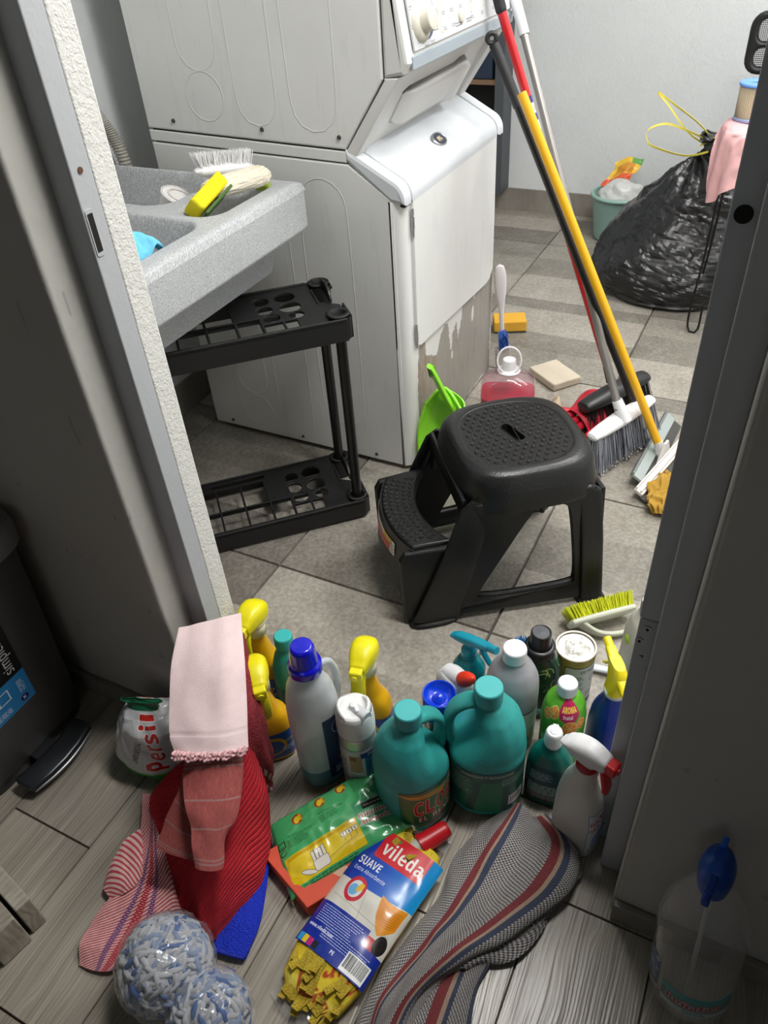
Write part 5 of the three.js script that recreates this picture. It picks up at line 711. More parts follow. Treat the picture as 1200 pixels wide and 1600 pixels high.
{
  const p = [-0.37, 0, -0.814], t = can('air_freshener', 'slim aerosol can with a glossy blue cupped cap between the two teal jugs', p, face(p, -12), 0.03, 0.175, phys(0xbfc2c4, 0.25, { metalness: 0.8 }), art(512, 512, (x, w, h) => { x.fillStyle = '#2b7f9e'; x.fillRect(0, 0, w, h); x.fillStyle = '#b9c4c6'; x.fillRect(0, 0, w, 110); x.fillStyle = '#1d8fd0'; x.fillRect(0, 330, w, 182); x.strokeStyle = '#d6e6ea'; x.lineWidth = 10; x.beginPath(); x.moveTo(150, 400); x.bezierCurveTo(240, 200, 330, 260, 420, 120); x.stroke(); smallprint(x, 60, 380, 200, 6, 16, '#d8eaf4', 3); }));
  t.scale.y = 0.93;
  const blue = phys(0x0b3fd0, 0.22, { clearcoat: 0.6 });
  part('cap', lathe([[0.0305, 0.17], [0.0325, 0.172], [0.033, 0.2], [0.0325, 0.222], [0.032, 0.228], [0.0305, 0.229], [0.0285, 0.226], [0.026, 0.216], [0.016, 0.21], [0.0135, 0.211], [0.0128, 0.215], [0.0125, 0.2155], [0.008, 0.222], [0.0045, 0.2245], [0, 0.225]], 48), blue, t);
}
// three identical yellow sprayers
{
  const yel = shell(0xe8b010, 0.35, 0.15), top = phys(0xe8dc12, 0.35), under = phys(0xefe7c4, 0.45), blueL = art(512, 512, (x, w, h) => { x.fillStyle = '#1b4f9c'; x.fillRect(0, 0, w, h); x.fillStyle = '#e6b21c'; x.beginPath(); x.ellipse(180, 250, 150, 220, 0, 0, 7); x.fill(); x.fillStyle = '#2a62b4'; x.beginPath(); x.ellipse(190, 270, 120, 180, 0, 0, 7); x.fill(); x.fillStyle = '#ece6d2'; x.fillRect(120, 200, 130, 150); smallprint(x, 130, 214, 110, 8, 15, '#444', 4); word(x, 'CITRUS', 300, 200, 50, '#f4e04a'); smallprint(x, 300, 300, 180, 6, 16, '#e8eefa', 6); });
  const rows = [[0, 0.04, 0.026, 3], [0.005, 0.045, 0.031, 3], [0.05, 0.046, 0.032, 3], [0.1, 0.0455, 0.0315, 3], [0.125, 0.04, 0.029, 2.8], [0.145, 0.028, 0.025, 2.4], [0.165, 0.0225, 0.0215, 2.2], [0.185, 0.0185, 0.0185, 2], [0.2, 0.0175, 0.0175, 2], [0.206, 0.014, 0.014, 2]];
  const t = thing('spray_bottle', 'yellow trigger spray bottle in front, right beside the pink towel', 'spray bottle', [-0.694,0,-0.69], rad(44));
  part('body', loftY(rows, { seg: 48, k: 4 }), yel, t); part('label', wrap(rows, 0.012, 0.092, -10, 200, 0.0007, 40, 10), mat(0xffffff, 0.3, { map: blueL }), t);
  sprayer(t, 0.206, { kind: 'hood', k: 1.32, collar: under, top, under, trigger: top });
  const b = t.clone(); b.name = numbered('spray_bottle'); b.position.set(...[-0.781,0,-0.81]); b.rotation.y = rad(8); b.userData = { label: 'yellow trigger spray bottle farthest back, standing beside the left door jamb', category: 'spray bottle' }; scene.add(b);
  const c = t.clone(); c.name = numbered('spray_bottle'); c.position.set(...[-0.525,0,-0.812]); c.rotation.y = rad(12); c.userData = { label: 'yellow trigger spray bottle standing alone behind the white-capped aerosol', category: 'spray bottle' }; scene.add(c);
}
// small teal bottle
{
  const t = thing('cleaner_bottle', 'small teal bottle with a round teal screw cap behind the blue-capped bottle', 'bottle', [-0.704,0,-0.799], rad(30)), rows = [[0, 0.03, 0.03, 2.2], [0.004, 0.034, 0.034, 2.2], [0.06, 0.036, 0.036, 2.2], [0.12, 0.036, 0.036, 2.2], [0.15, 0.034, 0.034, 2], [0.185, 0.025, 0.025, 2], [0.205, 0.0165, 0.0165, 2], [0.225, 0.0155, 0.0155, 2]];
  part('body', loftY(rows, { seg: 44, k: 4 }), shell(0x2aa79b, 0.4, 0.2), t); part('cap', capRidged(0.0185, 0.212, 0.24, 36), phys(0x35b0ae, 0.5), t); part('label', wrap(rows, 0.02, 0.11, 0, 360, 0.0006, 48, 8), mat(0x0d6a62, 0.35), t);
}
// white toilet-cleaner bottle with a bent neck and orange nozzle
{
  const t = thing('cleaner_bottle', 'white bent-neck bottle with an orange-red pointed nozzle cap', 'bottle', [-0.375, 0, -0.898], rad(62)), m = shell(0xe6e6e8, 0.4, 0.15); t.scale.set(1, 0.87, 1);
  const rows = [[0, 0.022, 0.036, 3], [0.005, 0.026, 0.04, 3], [0.06, 0.027, 0.042, 3], [0.12, 0.027, 0.042, 3], [0.16, 0.027, 0.041, 3, 0, 0.002], [0.18, 0.026, 0.04, 3, 0, 0.004], [0.195, 0.022, 0.034, 2.8, 0, 0.008], [0.203, 0.012, 0.02, 2.6, 0, 0.01]];
  part('body', loftY(rows, { seg: 44, k: 4 }), m, t);
  part('nozzle', rod([0, 0.186, -0.016], [0, 0.207, 0.03], 0.019, 0.0165, 24), m, t);
  part('nozzle_cap', (() => { const g = lathe([[0, 0], [0.0155, 0], [0.0165, 0.004], [0.016, 0.018], [0.012, 0.034], [0.006, 0.046], [0, 0.049]], 28); g.rotateX(rad(38)); return g.translate(0, 0.208, 0.028); })(), phys(0xe2381f, 0.4), t);
  part('label', wrap(rows, 0.02, 0.11, 0, 360, 0.0006, 48, 8), mat(0x2b5fb0, 0.35), t);
}
// aqua trigger bottle
{
  const aqua = shell(0x0e9aa8, 0.2, 0.55), head = shell(0x18a9c4, 0.3, 0.35), t = thing('spray_bottle', 'small clear aqua trigger spray bottle pointing right towards the stool foot', 'spray bottle', [-0.372,0,-0.972], rad(72)), rows = [[0, 0.031, 0.031], [0.004, 0.036, 0.036], [0.09, 0.036, 0.036], [0.115, 0.034, 0.034], [0.135, 0.024, 0.024], [0.145, 0.0155, 0.0155], [0.155, 0.0145, 0.0145]];
  part('body', loftY(rows, { seg: 44, k: 4 }), aqua, t); part('liquid', loftY([[0.003, 0.03, 0.03], [0.006, 0.0345, 0.0345], [0.05, 0.0345, 0.0345]], { seg: 40 }), phys(0x0b7c86, 0.3), t);
  sprayer(t, 0.15, { kind: 'slim', collar: head, top: head, trigger: head });
}
// grey jug with white cap
{
  const t = thing('cleaner_bottle', 'grey round-shouldered jug with a white screw cap behind the larger teal jug', 'jug', [-0.263, 0, -0.925], rad(20)), rows = [[0, 0.045, 0.045, 2.3], [0.005, 0.051, 0.051, 2.3], [0.1, 0.053, 0.053, 2.3], [0.17, 0.0535, 0.0535, 2.2], [0.2, 0.051, 0.051, 2.1], [0.225, 0.042, 0.042, 2], [0.245, 0.028, 0.028, 2], [0.256, 0.0215, 0.0215, 2], [0.27, 0.0205, 0.0205, 2]]; t.scale.setScalar(0.96);
  part('body', loftY(rows, { seg: 52, k: 5, mod: (a, y) => 1 + 0.006 * sstep(0.12, 0.16, y) * cos(a * 8) }), shell(0xa3a3a8, 0.42, 0.15), t); part('cap', capRidged(0.0235, 0.256, 0.285, 44), phys(0xececee, 0.4), t);
  part('label', wrap(rows, 0.02, 0.14, 0, 360, 0.0006, 60, 8), mat(0xffffff, 0.3, { map: art(512, 256, (x, w, h) => { x.fillStyle = '#b9c0b4'; x.fillRect(0, 0, w, h); x.fillStyle = '#2a2a2a'; x.fillRect(0, 0, w, 8); const r = rng(4); for (let i = 0; i < 60; i++) { x.fillStyle = ['#8aa892', '#d9ddd4', '#6f8f7c', '#c7b98f'][i % 4]; x.beginPath(); x.ellipse(r() * w, 30 + r() * 220, 6 + r() * 26, 8 + r() * 34, r() * 3, 0, 7); x.fill(); } smallprint(x, 40, 120, 140, 7, 13, '#334', 8); }) }), t);
}
// dark floral bottle with black dosing cap
{
  const t = thing('softener_bottle', 'dark green floral bottle with a tall black dosing cap', 'bottle', [-0.237,0,-1.013], rad(15)), rows = [[0, 0.042, 0.03, 2.6], [0.004, 0.046, 0.034, 2.6], [0.1, 0.047, 0.035, 2.6], [0.145, 0.045, 0.034, 2.5], [0.17, 0.036, 0.031, 2.2], [0.185, 0.029, 0.028, 2]];
  part('body', loftY(rows, { seg: 44, k: 4 }), phys(0xffffff, 0.3, { map: art(512, 512, (x, w, h) => { x.fillStyle = '#16332a'; x.fillRect(0, 0, w, h); const r = rng(12); for (let i = 0; i < 90; i++) { x.strokeStyle = ['#3f7a4a', '#6c9a4e', '#2a5a44', '#8fae6a'][i % 4]; x.lineWidth = 3 + r() * 5; const a = r() * w, b = r() * h; x.beginPath(); x.moveTo(a, b); x.quadraticCurveTo(a + 40 * (r() - 0.5), b - 50, a + 90 * (r() - 0.5), b - 70 * r()); x.stroke(); } for (let i = 0; i < 8; i++) { const a = (i + 0.5) / 8 * w, b = 380 + r() * 90; for (let k = 0; k < 7; k++) { x.fillStyle = k % 2 ? '#4fa9bf' : '#86cbd6'; x.beginPath(); x.ellipse(a + 22 * cos(k * 0.9), b + 22 * sin(k * 0.9), 22, 10, k * 0.9, 0, 7); x.fill(); } } }) }), t);
  { const g = t.children[0].geometry, u = g.attributes.uv; for (let i = 0; i < u.count; i++) u.setY(i, u.getY(i) * 5.2); t.children[0].material.map.wrapS = t.children[0].material.map.wrapT = THREE.RepeatWrapping; t.children[0].material.map.repeat.set(1, 1); }
  const k = phys(0x141517, 0.35); part('cap_ring', lathe([[0.026, 0.178], [0.031, 0.18], [0.031, 0.198], [0.029, 0.201], [0.024, 0.202]], 40), k, t);
  const c = part('cap', lathe([[0, 0.236], [0.0165, 0.236], [0.0172, 0.2375], [0.019, 0.238], [0.0205, 0.236], [0.0225, 0.2], [0.0225, 0.19]], 40), k, t); part('cap_top', lathe([[0, 0.2372], [0.008, 0.2364], [0.016, 0.2362]], 36), phys(0x4c4e52, 0.5), c);
}
// scouring-powder can with a torn foil top
{
  const t = thing('powder_can', 'cardboard scouring powder can with a crinkled white foil top', 'can', [-0.177,0,-1.071], rad(12)), rows = [[0, 0.039, 0.039], [0.003, 0.041, 0.041], [0.158, 0.041, 0.041], [0.16, 0.0405, 0.0405]];
  part('can', loftY(rows, { seg: 52, k: 1, cap: 1 }), phys(0xb8a860, 0.35, { metalness: 0.35 }), t);
  part('label', wrap(rows, 0.004, 0.15, -45, 190, 0.0006, 52, 3, 1), mat(0xffffff, 0.4, { map: art(1024, 512, (x, w, h) => { x.fillStyle = '#a9a04e'; x.fillRect(0, 0, w, h); x.fillStyle = '#c9d2cc'; x.strokeStyle = '#1d1d22'; x.lineWidth = 10; x.beginPath(); x.roundRect(330, 40, 640, 380, 26); x.fill(); x.stroke(); x.fillStyle = '#2c2560'; x.fillRect(330, 430, 694, 50); x.fillStyle = '#d9dde0'; x.fillRect(330, 480, 694, 32); word(x, 'USE THESE FOR', 520, 90, 46, '#1b1b20'); for (let i = 0; i < 4; i++) smallprint(x, 370, 140 + i * 66, 230, 3, 15, i % 2 ? '#3a6b52' : '#333', i); smallprint(x, 640, 330, 280, 5, 14, '#333', 9); x.strokeStyle = '#26262c'; x.lineWidth = 7; for (const [a, b] of [[720, 190], [850, 170], [760, 280], [880, 270]]) { x.beginPath(); x.ellipse(a, b, 42, 26, -0.4, 0.4, 6); x.stroke(); } }) }), t);
  const g = new THREE.RingGeometry(0.0001, 0.037, 60, 24).rotateX(-PI / 2), p = g.attributes.position; for (let i = 0; i < p.count; i++) { const x = p.getX(i), z = p.getZ(i), r = hypot(x, z) / 0.037; p.setY(i, 0.157 + (1 - pow(r, 4)) * (0.004 * n3(x * 90, z * 90, 1) + 0.003 * (1 - 2 * abs(n3(x * 160, z * 160, 5))) + 0.003 * sstep(0.012, 0.016, max(abs(x + 0.004), abs(z - 0.004)) < 0.017 ? 0.02 : 0.01))); } g.computeVertexNormals();
  part('foil_top', g, phys(0xe9e7e0, 0.38, { metalness: 0.25, side: THREE.DoubleSide }), t); part('rim', new THREE.TorusGeometry(0.0398, 0.0022, 10, 60).rotateX(PI / 2).translate(0, 0.16, 0), mat(0xe6e2d6, 0.5), t);
}
// light blue brush lying behind the black-capped bottle
{
  const t = thing('dish_brush', 'light blue bristled brush lying behind the black-capped bottle and powder can', 'brush', [-0.268, 0.012, -1.138], rad(8));
  part('back', loftX([[-0.06, 0.003, 0.01], [-0.05, 0.008, 0.02], [0.05, 0.008, 0.02], [0.1, 0.006, 0.01], [0.16, 0.006, 0.009], [0.17, 0.002, 0.004]], { seg: 20, k: 4 }), phys(0xdfe7ee, 0.4), t);
  bristles(300, (i, R) => { const x = (R() - 0.5) * 0.11, z = (R() - 0.5) * 0.032; return [[x, 0.005, z], [x * 1.1, 0.034, z * 1.3 + (R() - 0.5) * 0.005]]; }, 0.0012, mat(0x2f9fe0, 0.5), 'bristles', t, 8);
}
// green fruit-print bottle
{
  const t = thing('cleaner_bottle', 'green bottle printed with oranges and flowers, white screw cap', 'bottle', [-0.158, 0, -0.928], rad(12)), rows = [[0, 0.036, 0.036, 2.2], [0.005, 0.041, 0.041, 2.2], [0.08, 0.0425, 0.0425, 2.2], [0.14, 0.042, 0.042, 2.1], [0.17, 0.036, 0.036, 2], [0.187, 0.024, 0.024, 2], [0.194, 0.0155, 0.0155, 2], [0.205, 0.0145, 0.0145, 2]];
  const g = loftY(rows, { seg: 48, k: 5 }), u = g.attributes.uv, p = g.attributes.position; for (let i = 0; i < u.count; i++) u.setXY(i, u.getX(i), p.getY(i) / 0.2);
  part('body', g, phys(0xffffff, 0.32, { map: art(1024, 512, (x, w, h) => { x.fillStyle = '#5fae2c'; x.fillRect(0, 0, w, h); const r = rng(6);
    for (let q = 0; q < 2; q++) { const o = q * 512; x.fillStyle = '#c41f5c'; x.beginPath(); x.ellipse(o + 300, 70, 90, 62, 0, 0, 7); x.fill(); word(x, 'AROMA', o + 236, 60, 38, '#f2e24a'); word(x, 'frutal', o + 250, 96, 30, '#fff'); for (const [a, b, c] of [[o + 170, 90, 44], [o + 110, 120, 40], [o + 310, 170, 56], [o + 400, 150, 40]]) { x.fillStyle = '#e8892a'; x.beginPath(); x.ellipse(a, b, c, c * 0.8, 0, 0, 7); x.fill(); x.strokeStyle = '#f6c98a'; x.lineWidth = 5; x.stroke(); for (let k = 0; k < 6; k++) { x.beginPath(); x.moveTo(a, b); x.lineTo(a + c * 0.8 * cos(k), b + c * 0.65 * sin(k)); x.stroke(); } } for (let i = 0; i < 9; i++) { const a = o + r() * 512, b = 240 + r() * 250; for (let k = 0; k < 5; k++) { x.fillStyle = 'rgba(228,236,220,0.85)'; x.beginPath(); x.ellipse(a + 18 * cos(k * 1.26), b + 18 * sin(k * 1.26), 16, 9, k * 1.26, 0, 7); x.fill(); } } } }) }), t);
  part('cap', capRidged(0.0185, 0.196, 0.222, 36), phys(0xe6ebf2, 0.35), t);
}
// dark green bottle with white flip cap
{
  const t = thing('shampoo_bottle', 'dark green oval bottle with a white flip-top cap in front row right', 'bottle', [-0.152, 0, -0.828], rad(6)), rows = [[0, 0.04, 0.026, 2.6], [0.005, 0.0455, 0.031, 2.6], [0.05, 0.047, 0.032, 2.6], [0.1, 0.046, 0.0315, 2.5], [0.13, 0.041, 0.029, 2.3], [0.15, 0.03, 0.025, 2.1], [0.163, 0.018, 0.018, 2], [0.172, 0.0145, 0.0145, 2]]; t.scale.set(0.94, 1, 0.94);
  part('body', loftY(rows, { seg: 48, k: 5 }), shell(0x0b7368, 0.3, 0.3), t); part('contents', loftY([[0.003, 0.038, 0.024, 2.6], [0.008, 0.0435, 0.029, 2.6], [0.062, 0.0445, 0.0298, 2.6]], { seg: 40 }), phys(0x252c2e, 0.4), t);
  const c = part('cap', lathe([[0, 0.205], [0.0125, 0.205], [0.0148, 0.203], [0.0165, 0.198], [0.018, 0.184], [0.0178, 0.172], [0.0165, 0.166], [0, 0.166]], 36), phys(0xe8e8ea, 0.35), t); part('flip_lid', [lathe([[0, 0.2065], [0.0085, 0.2065], [0.0095, 0.2045], [0.0095, 0.2], [0, 0.2]], 28), box(0.012, 0.005, 0.008, 0, 0.203, -0.012, 0.002)], phys(0xdedee8, 0.3), c);
  part('label', wrap(rows, 0.016, 0.118, 35, 158, 0.0006, 30, 10), mat(0xffffff, 0.3, { map: art(512, 512, (x, w, h) => { x.fillStyle = '#0c3f3f'; x.fillRect(0, 0, w, h); x.fillStyle = '#113a4a'; x.fillRect(90, 30, 260, 180); for (let i = 0; i < 4; i++) { x.strokeStyle = '#9fc7bf'; x.lineWidth = 5; x.beginPath(); x.ellipse(52, 60 + i * 62, 20, 22, 0, 0, 7); x.stroke(); } x.fillStyle = '#b9404a'; x.fillRect(44, 46, 16, 22); smallprint(x, 110, 60, 220, 7, 18, '#8fc2b8', 3); smallprint(x, 90, 250, 330, 9, 18, '#a4cdc4', 6); x.fillStyle = '#2c2f33'; x.fillRect(0, 400, w, 112); smallprint(x, 60, 420, 380, 4, 16, '#8b9494', 5); }) }), t);
}
// white sprayer with red trigger
{
  const p = [-0.079, 0, -0.762], t = thing('spray_bottle', 'white trigger spray bottle with red nozzle, trigger and collar', 'spray bottle', p, rad(72)), rows = [[0, 0.024, 0.036, 3.6], [0.005, 0.028, 0.041, 3.6], [0.05, 0.029, 0.0425, 3.6], [0.11, 0.028, 0.042, 3.4], [0.155, 0.026, 0.038, 3, 0, -0.003], [0.19, 0.0225, 0.029, 2.6, 0, -0.006], [0.212, 0.021, 0.0225, 2.2, 0, -0.004], [0.226, 0.0205, 0.0205, 2], [0.238, 0.019, 0.019, 2]];
  part('body', loftY(rows, { seg: 48, k: 5 }), shell(0xe2e0da, 0.4, 0.2), t); part('contents', loftY([[0.003, 0.023, 0.034, 3.6], [0.008, 0.0265, 0.039, 3.6], [0.085, 0.0268, 0.0402, 3.6]], { seg: 40 }), phys(0xc9c2b2, 0.5), t);
  part('label', wrap(rows, 0.02, 0.14, 45, 140, 0.0006, 24, 10), mat(0xffffff, 0.3, { map: art(256, 512, (x, w, h) => { x.fillStyle = '#dfe1e6'; x.fillRect(0, 0, w, h); x.strokeStyle = '#7f97c4'; x.lineWidth = 10; x.strokeRect(8, 8, w - 16, h - 16); word(x, 'HARD', 24, 120, 78, '#c44a56', { rot: -18, stroke: '#f2f0f2', sw: 5 }); word(x, 'SURFACE', 18, 200, 52, '#c44a56', { rot: -18 }); x.fillStyle = '#5d86c8'; x.beginPath(); x.ellipse(150, 330, 70, 110, 0.5, 0, 7); x.fill(); x.fillStyle = '#a9c1e4'; x.beginPath(); x.ellipse(120, 360, 50, 80, 0.5, 0, 7); x.fill(); smallprint(x, 40, 450, 170, 4, 11, '#556', 4); }) }), t);
  part('label_back', wrap(rows, 0.02, 0.14, -140, -45, 0.0006, 24, 10), mat(0xdfe1e6, 0.35), t);
  sprayer(t, 0.234, { kind: 'swoop', k: 1.1, collar: phys(0xb31824, 0.4), ridged: true, top: phys(0xededee, 0.35), trigger: phys(0xd81f28, 0.35) });
}
// blue sprayer with yellow head, half behind the jamb
{
  const t = thing('spray_bottle', 'blue trigger spray bottle with a bright yellow head, half behind the right jamb', 'spray bottle', [-0.076, 0, -0.965], rad(-146)), rows = [[0, 0.03, 0.04, 3], [0.005, 0.034, 0.044, 3], [0.08, 0.034, 0.045, 3], [0.13, 0.03, 0.04, 2.8], [0.16, 0.024, 0.029, 2.4], [0.18, 0.02, 0.02, 2], [0.195, 0.0175, 0.0175, 2]];
  part('body', loftY(rows, { seg: 44, k: 4, mod: (a, y) => 1 + 0.012 * (y > 0.1 && y < 0.17 ? cos(y * 700) : 0) }), shell(0x1238a8, 0.3, 0.25), t); part('neck_ring', lathe([[0, 0.19], [0.021, 0.19], [0.021, 0.203], [0, 0.203]], 30), phys(0xd9dde2, 0.4), t); const y = phys(0xf0dc14, 0.38); sprayer(t, 0.2, { kind: 'slim', collar: y, top: y, trigger: y });
  part('hood_shroud', loft([[0.2, 0.02, 0.021, 0.0], [0.225, 0.0175, 0.022, -0.002], [0.25, 0.0135, 0.026, 0.006], [0.262, 0.011, 0.022, 0.014]].map(([yy, rx, rz, oz]) => Array.from({ length: 28 }, (_, i) => { const [c, s] = sup(-2 * PI * i / 28, 3); return V(rx * c, yy, oz + rz * s); })), 3), y, t);
}
// large white bottle with purple label behind the jamb
{
  const t = thing('detergent_bottle', 'large white plastic bottle with ribbed neck and purple label behind the right jamb', 'bottle', [-0.055, 0, -1.135], rad(-60)), rows = [[0, 0.04, 0.03, 3], [0.006, 0.046, 0.036, 3], [0.12, 0.047, 0.037, 3], [0.19, 0.045, 0.036, 2.8], [0.225, 0.036, 0.032, 2.4], [0.245, 0.024, 0.024, 2], [0.252, 0.021, 0.021, 2]];
  part('body', loftY(rows, { seg: 44, k: 4 }), shell(0xe2e0d6, 0.4, 0.15), t); part('ribbed_neck', loftY(Array.from({ length: 25 }, (_, i) => [0.248 + i * 0.0014, i % 2 ? 0.0215 : 0.0198]), { seg: 36, k: 1 }), phys(0xd2d2d0, 0.4), t); part('label', wrap(rows, 0.015, 0.1, 0, 360, 0.0007, 50, 8), mat(0x3c1c78, 0.35), t); part('green_tab', new THREE.SphereGeometry(0.011, 20, 14).scale(1, 1.2, 0.6).translate(-0.0, 0.175, 0.034), phys(0xa8cc2e, 0.4), t);
}
// scrubbing brush with yellow-green bristles, lying on its grip
{
  const t = thing('scrub_brush', 'white scrubbing brush with a loop grip and yellow-green bristles on the tiles', 'brush', [-0.165, 0.035, -1.29], rad(42)), m = shell(0xd9dcc8, 0.35, 0.2);
  const q = new THREE.Group(); q.name = 'brush_head'; q.rotation.x = rad(-62); t.add(q);
  part('back', loftX([[-0.085, 0.004, 0.012, 3], [-0.078, 0.008, 0.024, 3], [0, 0.009, 0.028, 3], [0.078, 0.008, 0.024, 3], [0.085, 0.004, 0.012, 3]], { seg: 28, k: 4 }), m, q);
  part('grip', (() => { const c = new THREE.CatmullRomCurve3([V(-0.055, -0.004, 0), V(-0.03, -0.03, 0), V(0.005, -0.045, 0), V(0.05, -0.047, 0), V(0.085, -0.036, 0), V(0.1, -0.016, 0)]), R = []; for (let i = 0; i <= 24; i++) { const p = c.getPoint(i / 24), d = c.getTangent(i / 24), n = V(-d.y, d.x, 0), w = lerp(0.02, 0.011, sstep(0, 0.35, i / 24)); R.push(Array.from({ length: 18 }, (_, k) => { const [cc, s] = sup(-2 * PI * k / 18, 3); return p.clone().addScaledVector(n, 0.0058 * cc).add(V(0, 0, w * s)); })); } return loft(R, 3); })(), m, q);
  bristles(900, (i, R) => { const x = (R() - 0.5) * 0.15, z = (R() - 0.5) * 0.044; return [[x, 0.006, z], [x * 1.12 + (R() - 0.5) * 0.006, 0.036 + R() * 0.005, z * 1.25 + (R() - 0.5) * 0.005]]; }, 0.0011, mat(0xd6dc1e, 0.5), 'bristles', q, 3);
}
// clear bottle with blue trigger cap by the kitchen wall
{
  const t = thing('water_spray_bottle', 'large empty clear plastic bottle with a blue trigger top beside the right wall', 'bottle', [0.155, 0, -0.597], rad(-8)); t.rotation.z = rad(5);
  const rows = [[0, 0.05, 0.05], [0.006, 0.056, 0.056], [0.02, 0.062, 0.062], [0.12, 0.0625, 0.0625], [0.19, 0.063, 0.063], [0.215, 0.0615, 0.0615], [0.24, 0.056, 0.056], [0.275, 0.044, 0.044], [0.305, 0.025, 0.025], [0.318, 0.0165, 0.0165], [0.33, 0.0155, 0.0155]];
  part('body', loftY(rows, { seg: 56, k: 5, cap: 1, mod: (a, y) => 1 + 0.004 * cos(a * 6) * (y < 0.14 ? 1 : 0) }), phys(0xffffff, 0.06, { transmission: 0.84, thickness: 0, ior: 1.45 }), t);
  const blue = shell(0x1452b8, 0.35, 0.2);
  part('trigger_cap', loftY([[0.312, 0.019, 0.019], [0.33, 0.022, 0.024, 2.2, 0, -0.002], [0.352, 0.0235, 0.03, 2.2, 0, -0.006], [0.372, 0.018, 0.024, 2.2, 0, -0.008], [0.382, 0.008, 0.012, 2.2, 0, -0.01]], { seg: 36, k: 4 }), blue, t);
  part('trigger', [box(0.012, 0.012, 0.062, 0, 0.366, 0.012, 0.003).rotateX(0.0), box(0.0105, 0.014, 0.02, 0, 0.362, 0.045, 0.003)], phys(0x0e3c98, 0.4), t); part('nozzle', box(0.008, 0.012, 0.012, 0.0, 0.386, -0.026, 0.002), phys(0x2a6ad0, 0.4), t);
  part('dip_tube', rod([0, 0.012, 0.02], [0, 0.33, 0], 0.0035, 0.0035, 10), shell(0xdfe3e6, 0.3, 0.5), t);
  part('label', wrap(rows, 0.045, 0.105, 20, 120, 0.0008, 40, 6), phys(0xffffff, 0.35, { map: art(512, 256, (x, w, h) => { x.fillStyle = '#77918f'; x.fillRect(0, 0, w, h); x.fillStyle = '#57b0b4'; x.fillRect(0, 0, w, 60); x.fillStyle = '#c9d2d2'; x.fillRect(0, 190, w, 66); word(x, 'Peñafiel', 40, 130, 96, '#b8252c', { stroke: '#e6e6e2', sw: 8 }); word(x, 'SIFON', 170, 222, 52, '#2f8f92'); }), side: THREE.DoubleSide }), t);
  part('label_side', wrap(rows, 0.06, 0.14, 128, 160, 0.0008, 16, 6), mat(0xffffff, 0.4, { map: art(128, 256, (x) => { x.fillStyle = '#51627e'; x.fillRect(0, 0, 128, 256); const r = rng(4); for (let i = 0; i < 14; i++) { x.fillStyle = '#b9c4d2'; x.fillRect(r() * 100, r() * 230, 10 + r() * 34, 6 + r() * 16); } }), side: THREE.DoubleSide }), t);
}
// ---------------------------------------------------------------- cloths, packs and bags in front
const terryBump = tex(256, 256, (u, v) => 0.5 * fbm(u * 60, v * 60, 60, 2, 14) + 0.5 * vn(u * 100, v * 100, 100, 3), false);
const weave = (fn, n = 256) => tex(n, n, fn);
// terry in one colour with rows of white stitching every so often (u across, v along, metres)
const terry = (c, stitches, k = 0.9) => new THREE.MeshPhysicalMaterial({ color: 0xffffff, roughness: 0.95, sheen: 0.4, sheenRoughness: 0.6, sheenColor: new THREE.Color(c), bumpMap: rep(terryBump, 7), bumpScale: 0.004, map: tex(256, 512, (u, v, x, y) => { const a = (fbm(u * 40, v * 80, 40, 3, 5) - 0.5) * 38, q = new THREE.Color(c), s = stitches.some((t) => abs(u - t) < 0.008) && (y % 14 < 9); return s ? [226, 190, 184] : [q.r ** (1 / 2.2) * 255 * k + a, q.g ** (1 / 2.2) * 255 * k + a, q.b ** (1 / 2.2) * 255 * k + a]; }, true) });
{ // pile under the pink towel: a dark red terry towel bunched beside the jamb
  const m = terry(0xa02c38, [0.3, 0.33, 0.7]);
  tag(part('terry_towel', sheet([
    [[-0.833,0.3,-0.673],[-0.806,0.24,-0.637],[-0.795,0.16,-0.593],[-0.793,0.06,-0.555]], [[-0.78,0.33,-0.693],[-0.72,0.28,-0.625],[-0.675,0.22,-0.556],[-0.681,0.06,-0.517]],
    [[-0.74,0.32,-0.72],[-0.685,0.28,-0.656],[-0.641,0.22,-0.6],[-0.637,0.08,-0.567]], [[-0.729,0.28,-0.72],[-0.679,0.23,-0.668],[-0.635,0.15,-0.617],[-0.63,0.05,-0.583]], [[-0.742,0.2,-0.725],[-0.698,0.14,-0.684],[-0.656,0.08,-0.635],[-0.646,0.02,-0.587]]], 50, 60, 0.006, (u, v) => 0.006 * n3(u * 6, v * 6, 4)), m, scene), 'dark red terry towel bunched under the pink towel, next to the yellow sprayer', 'towel').name = 'terry_towel';
}
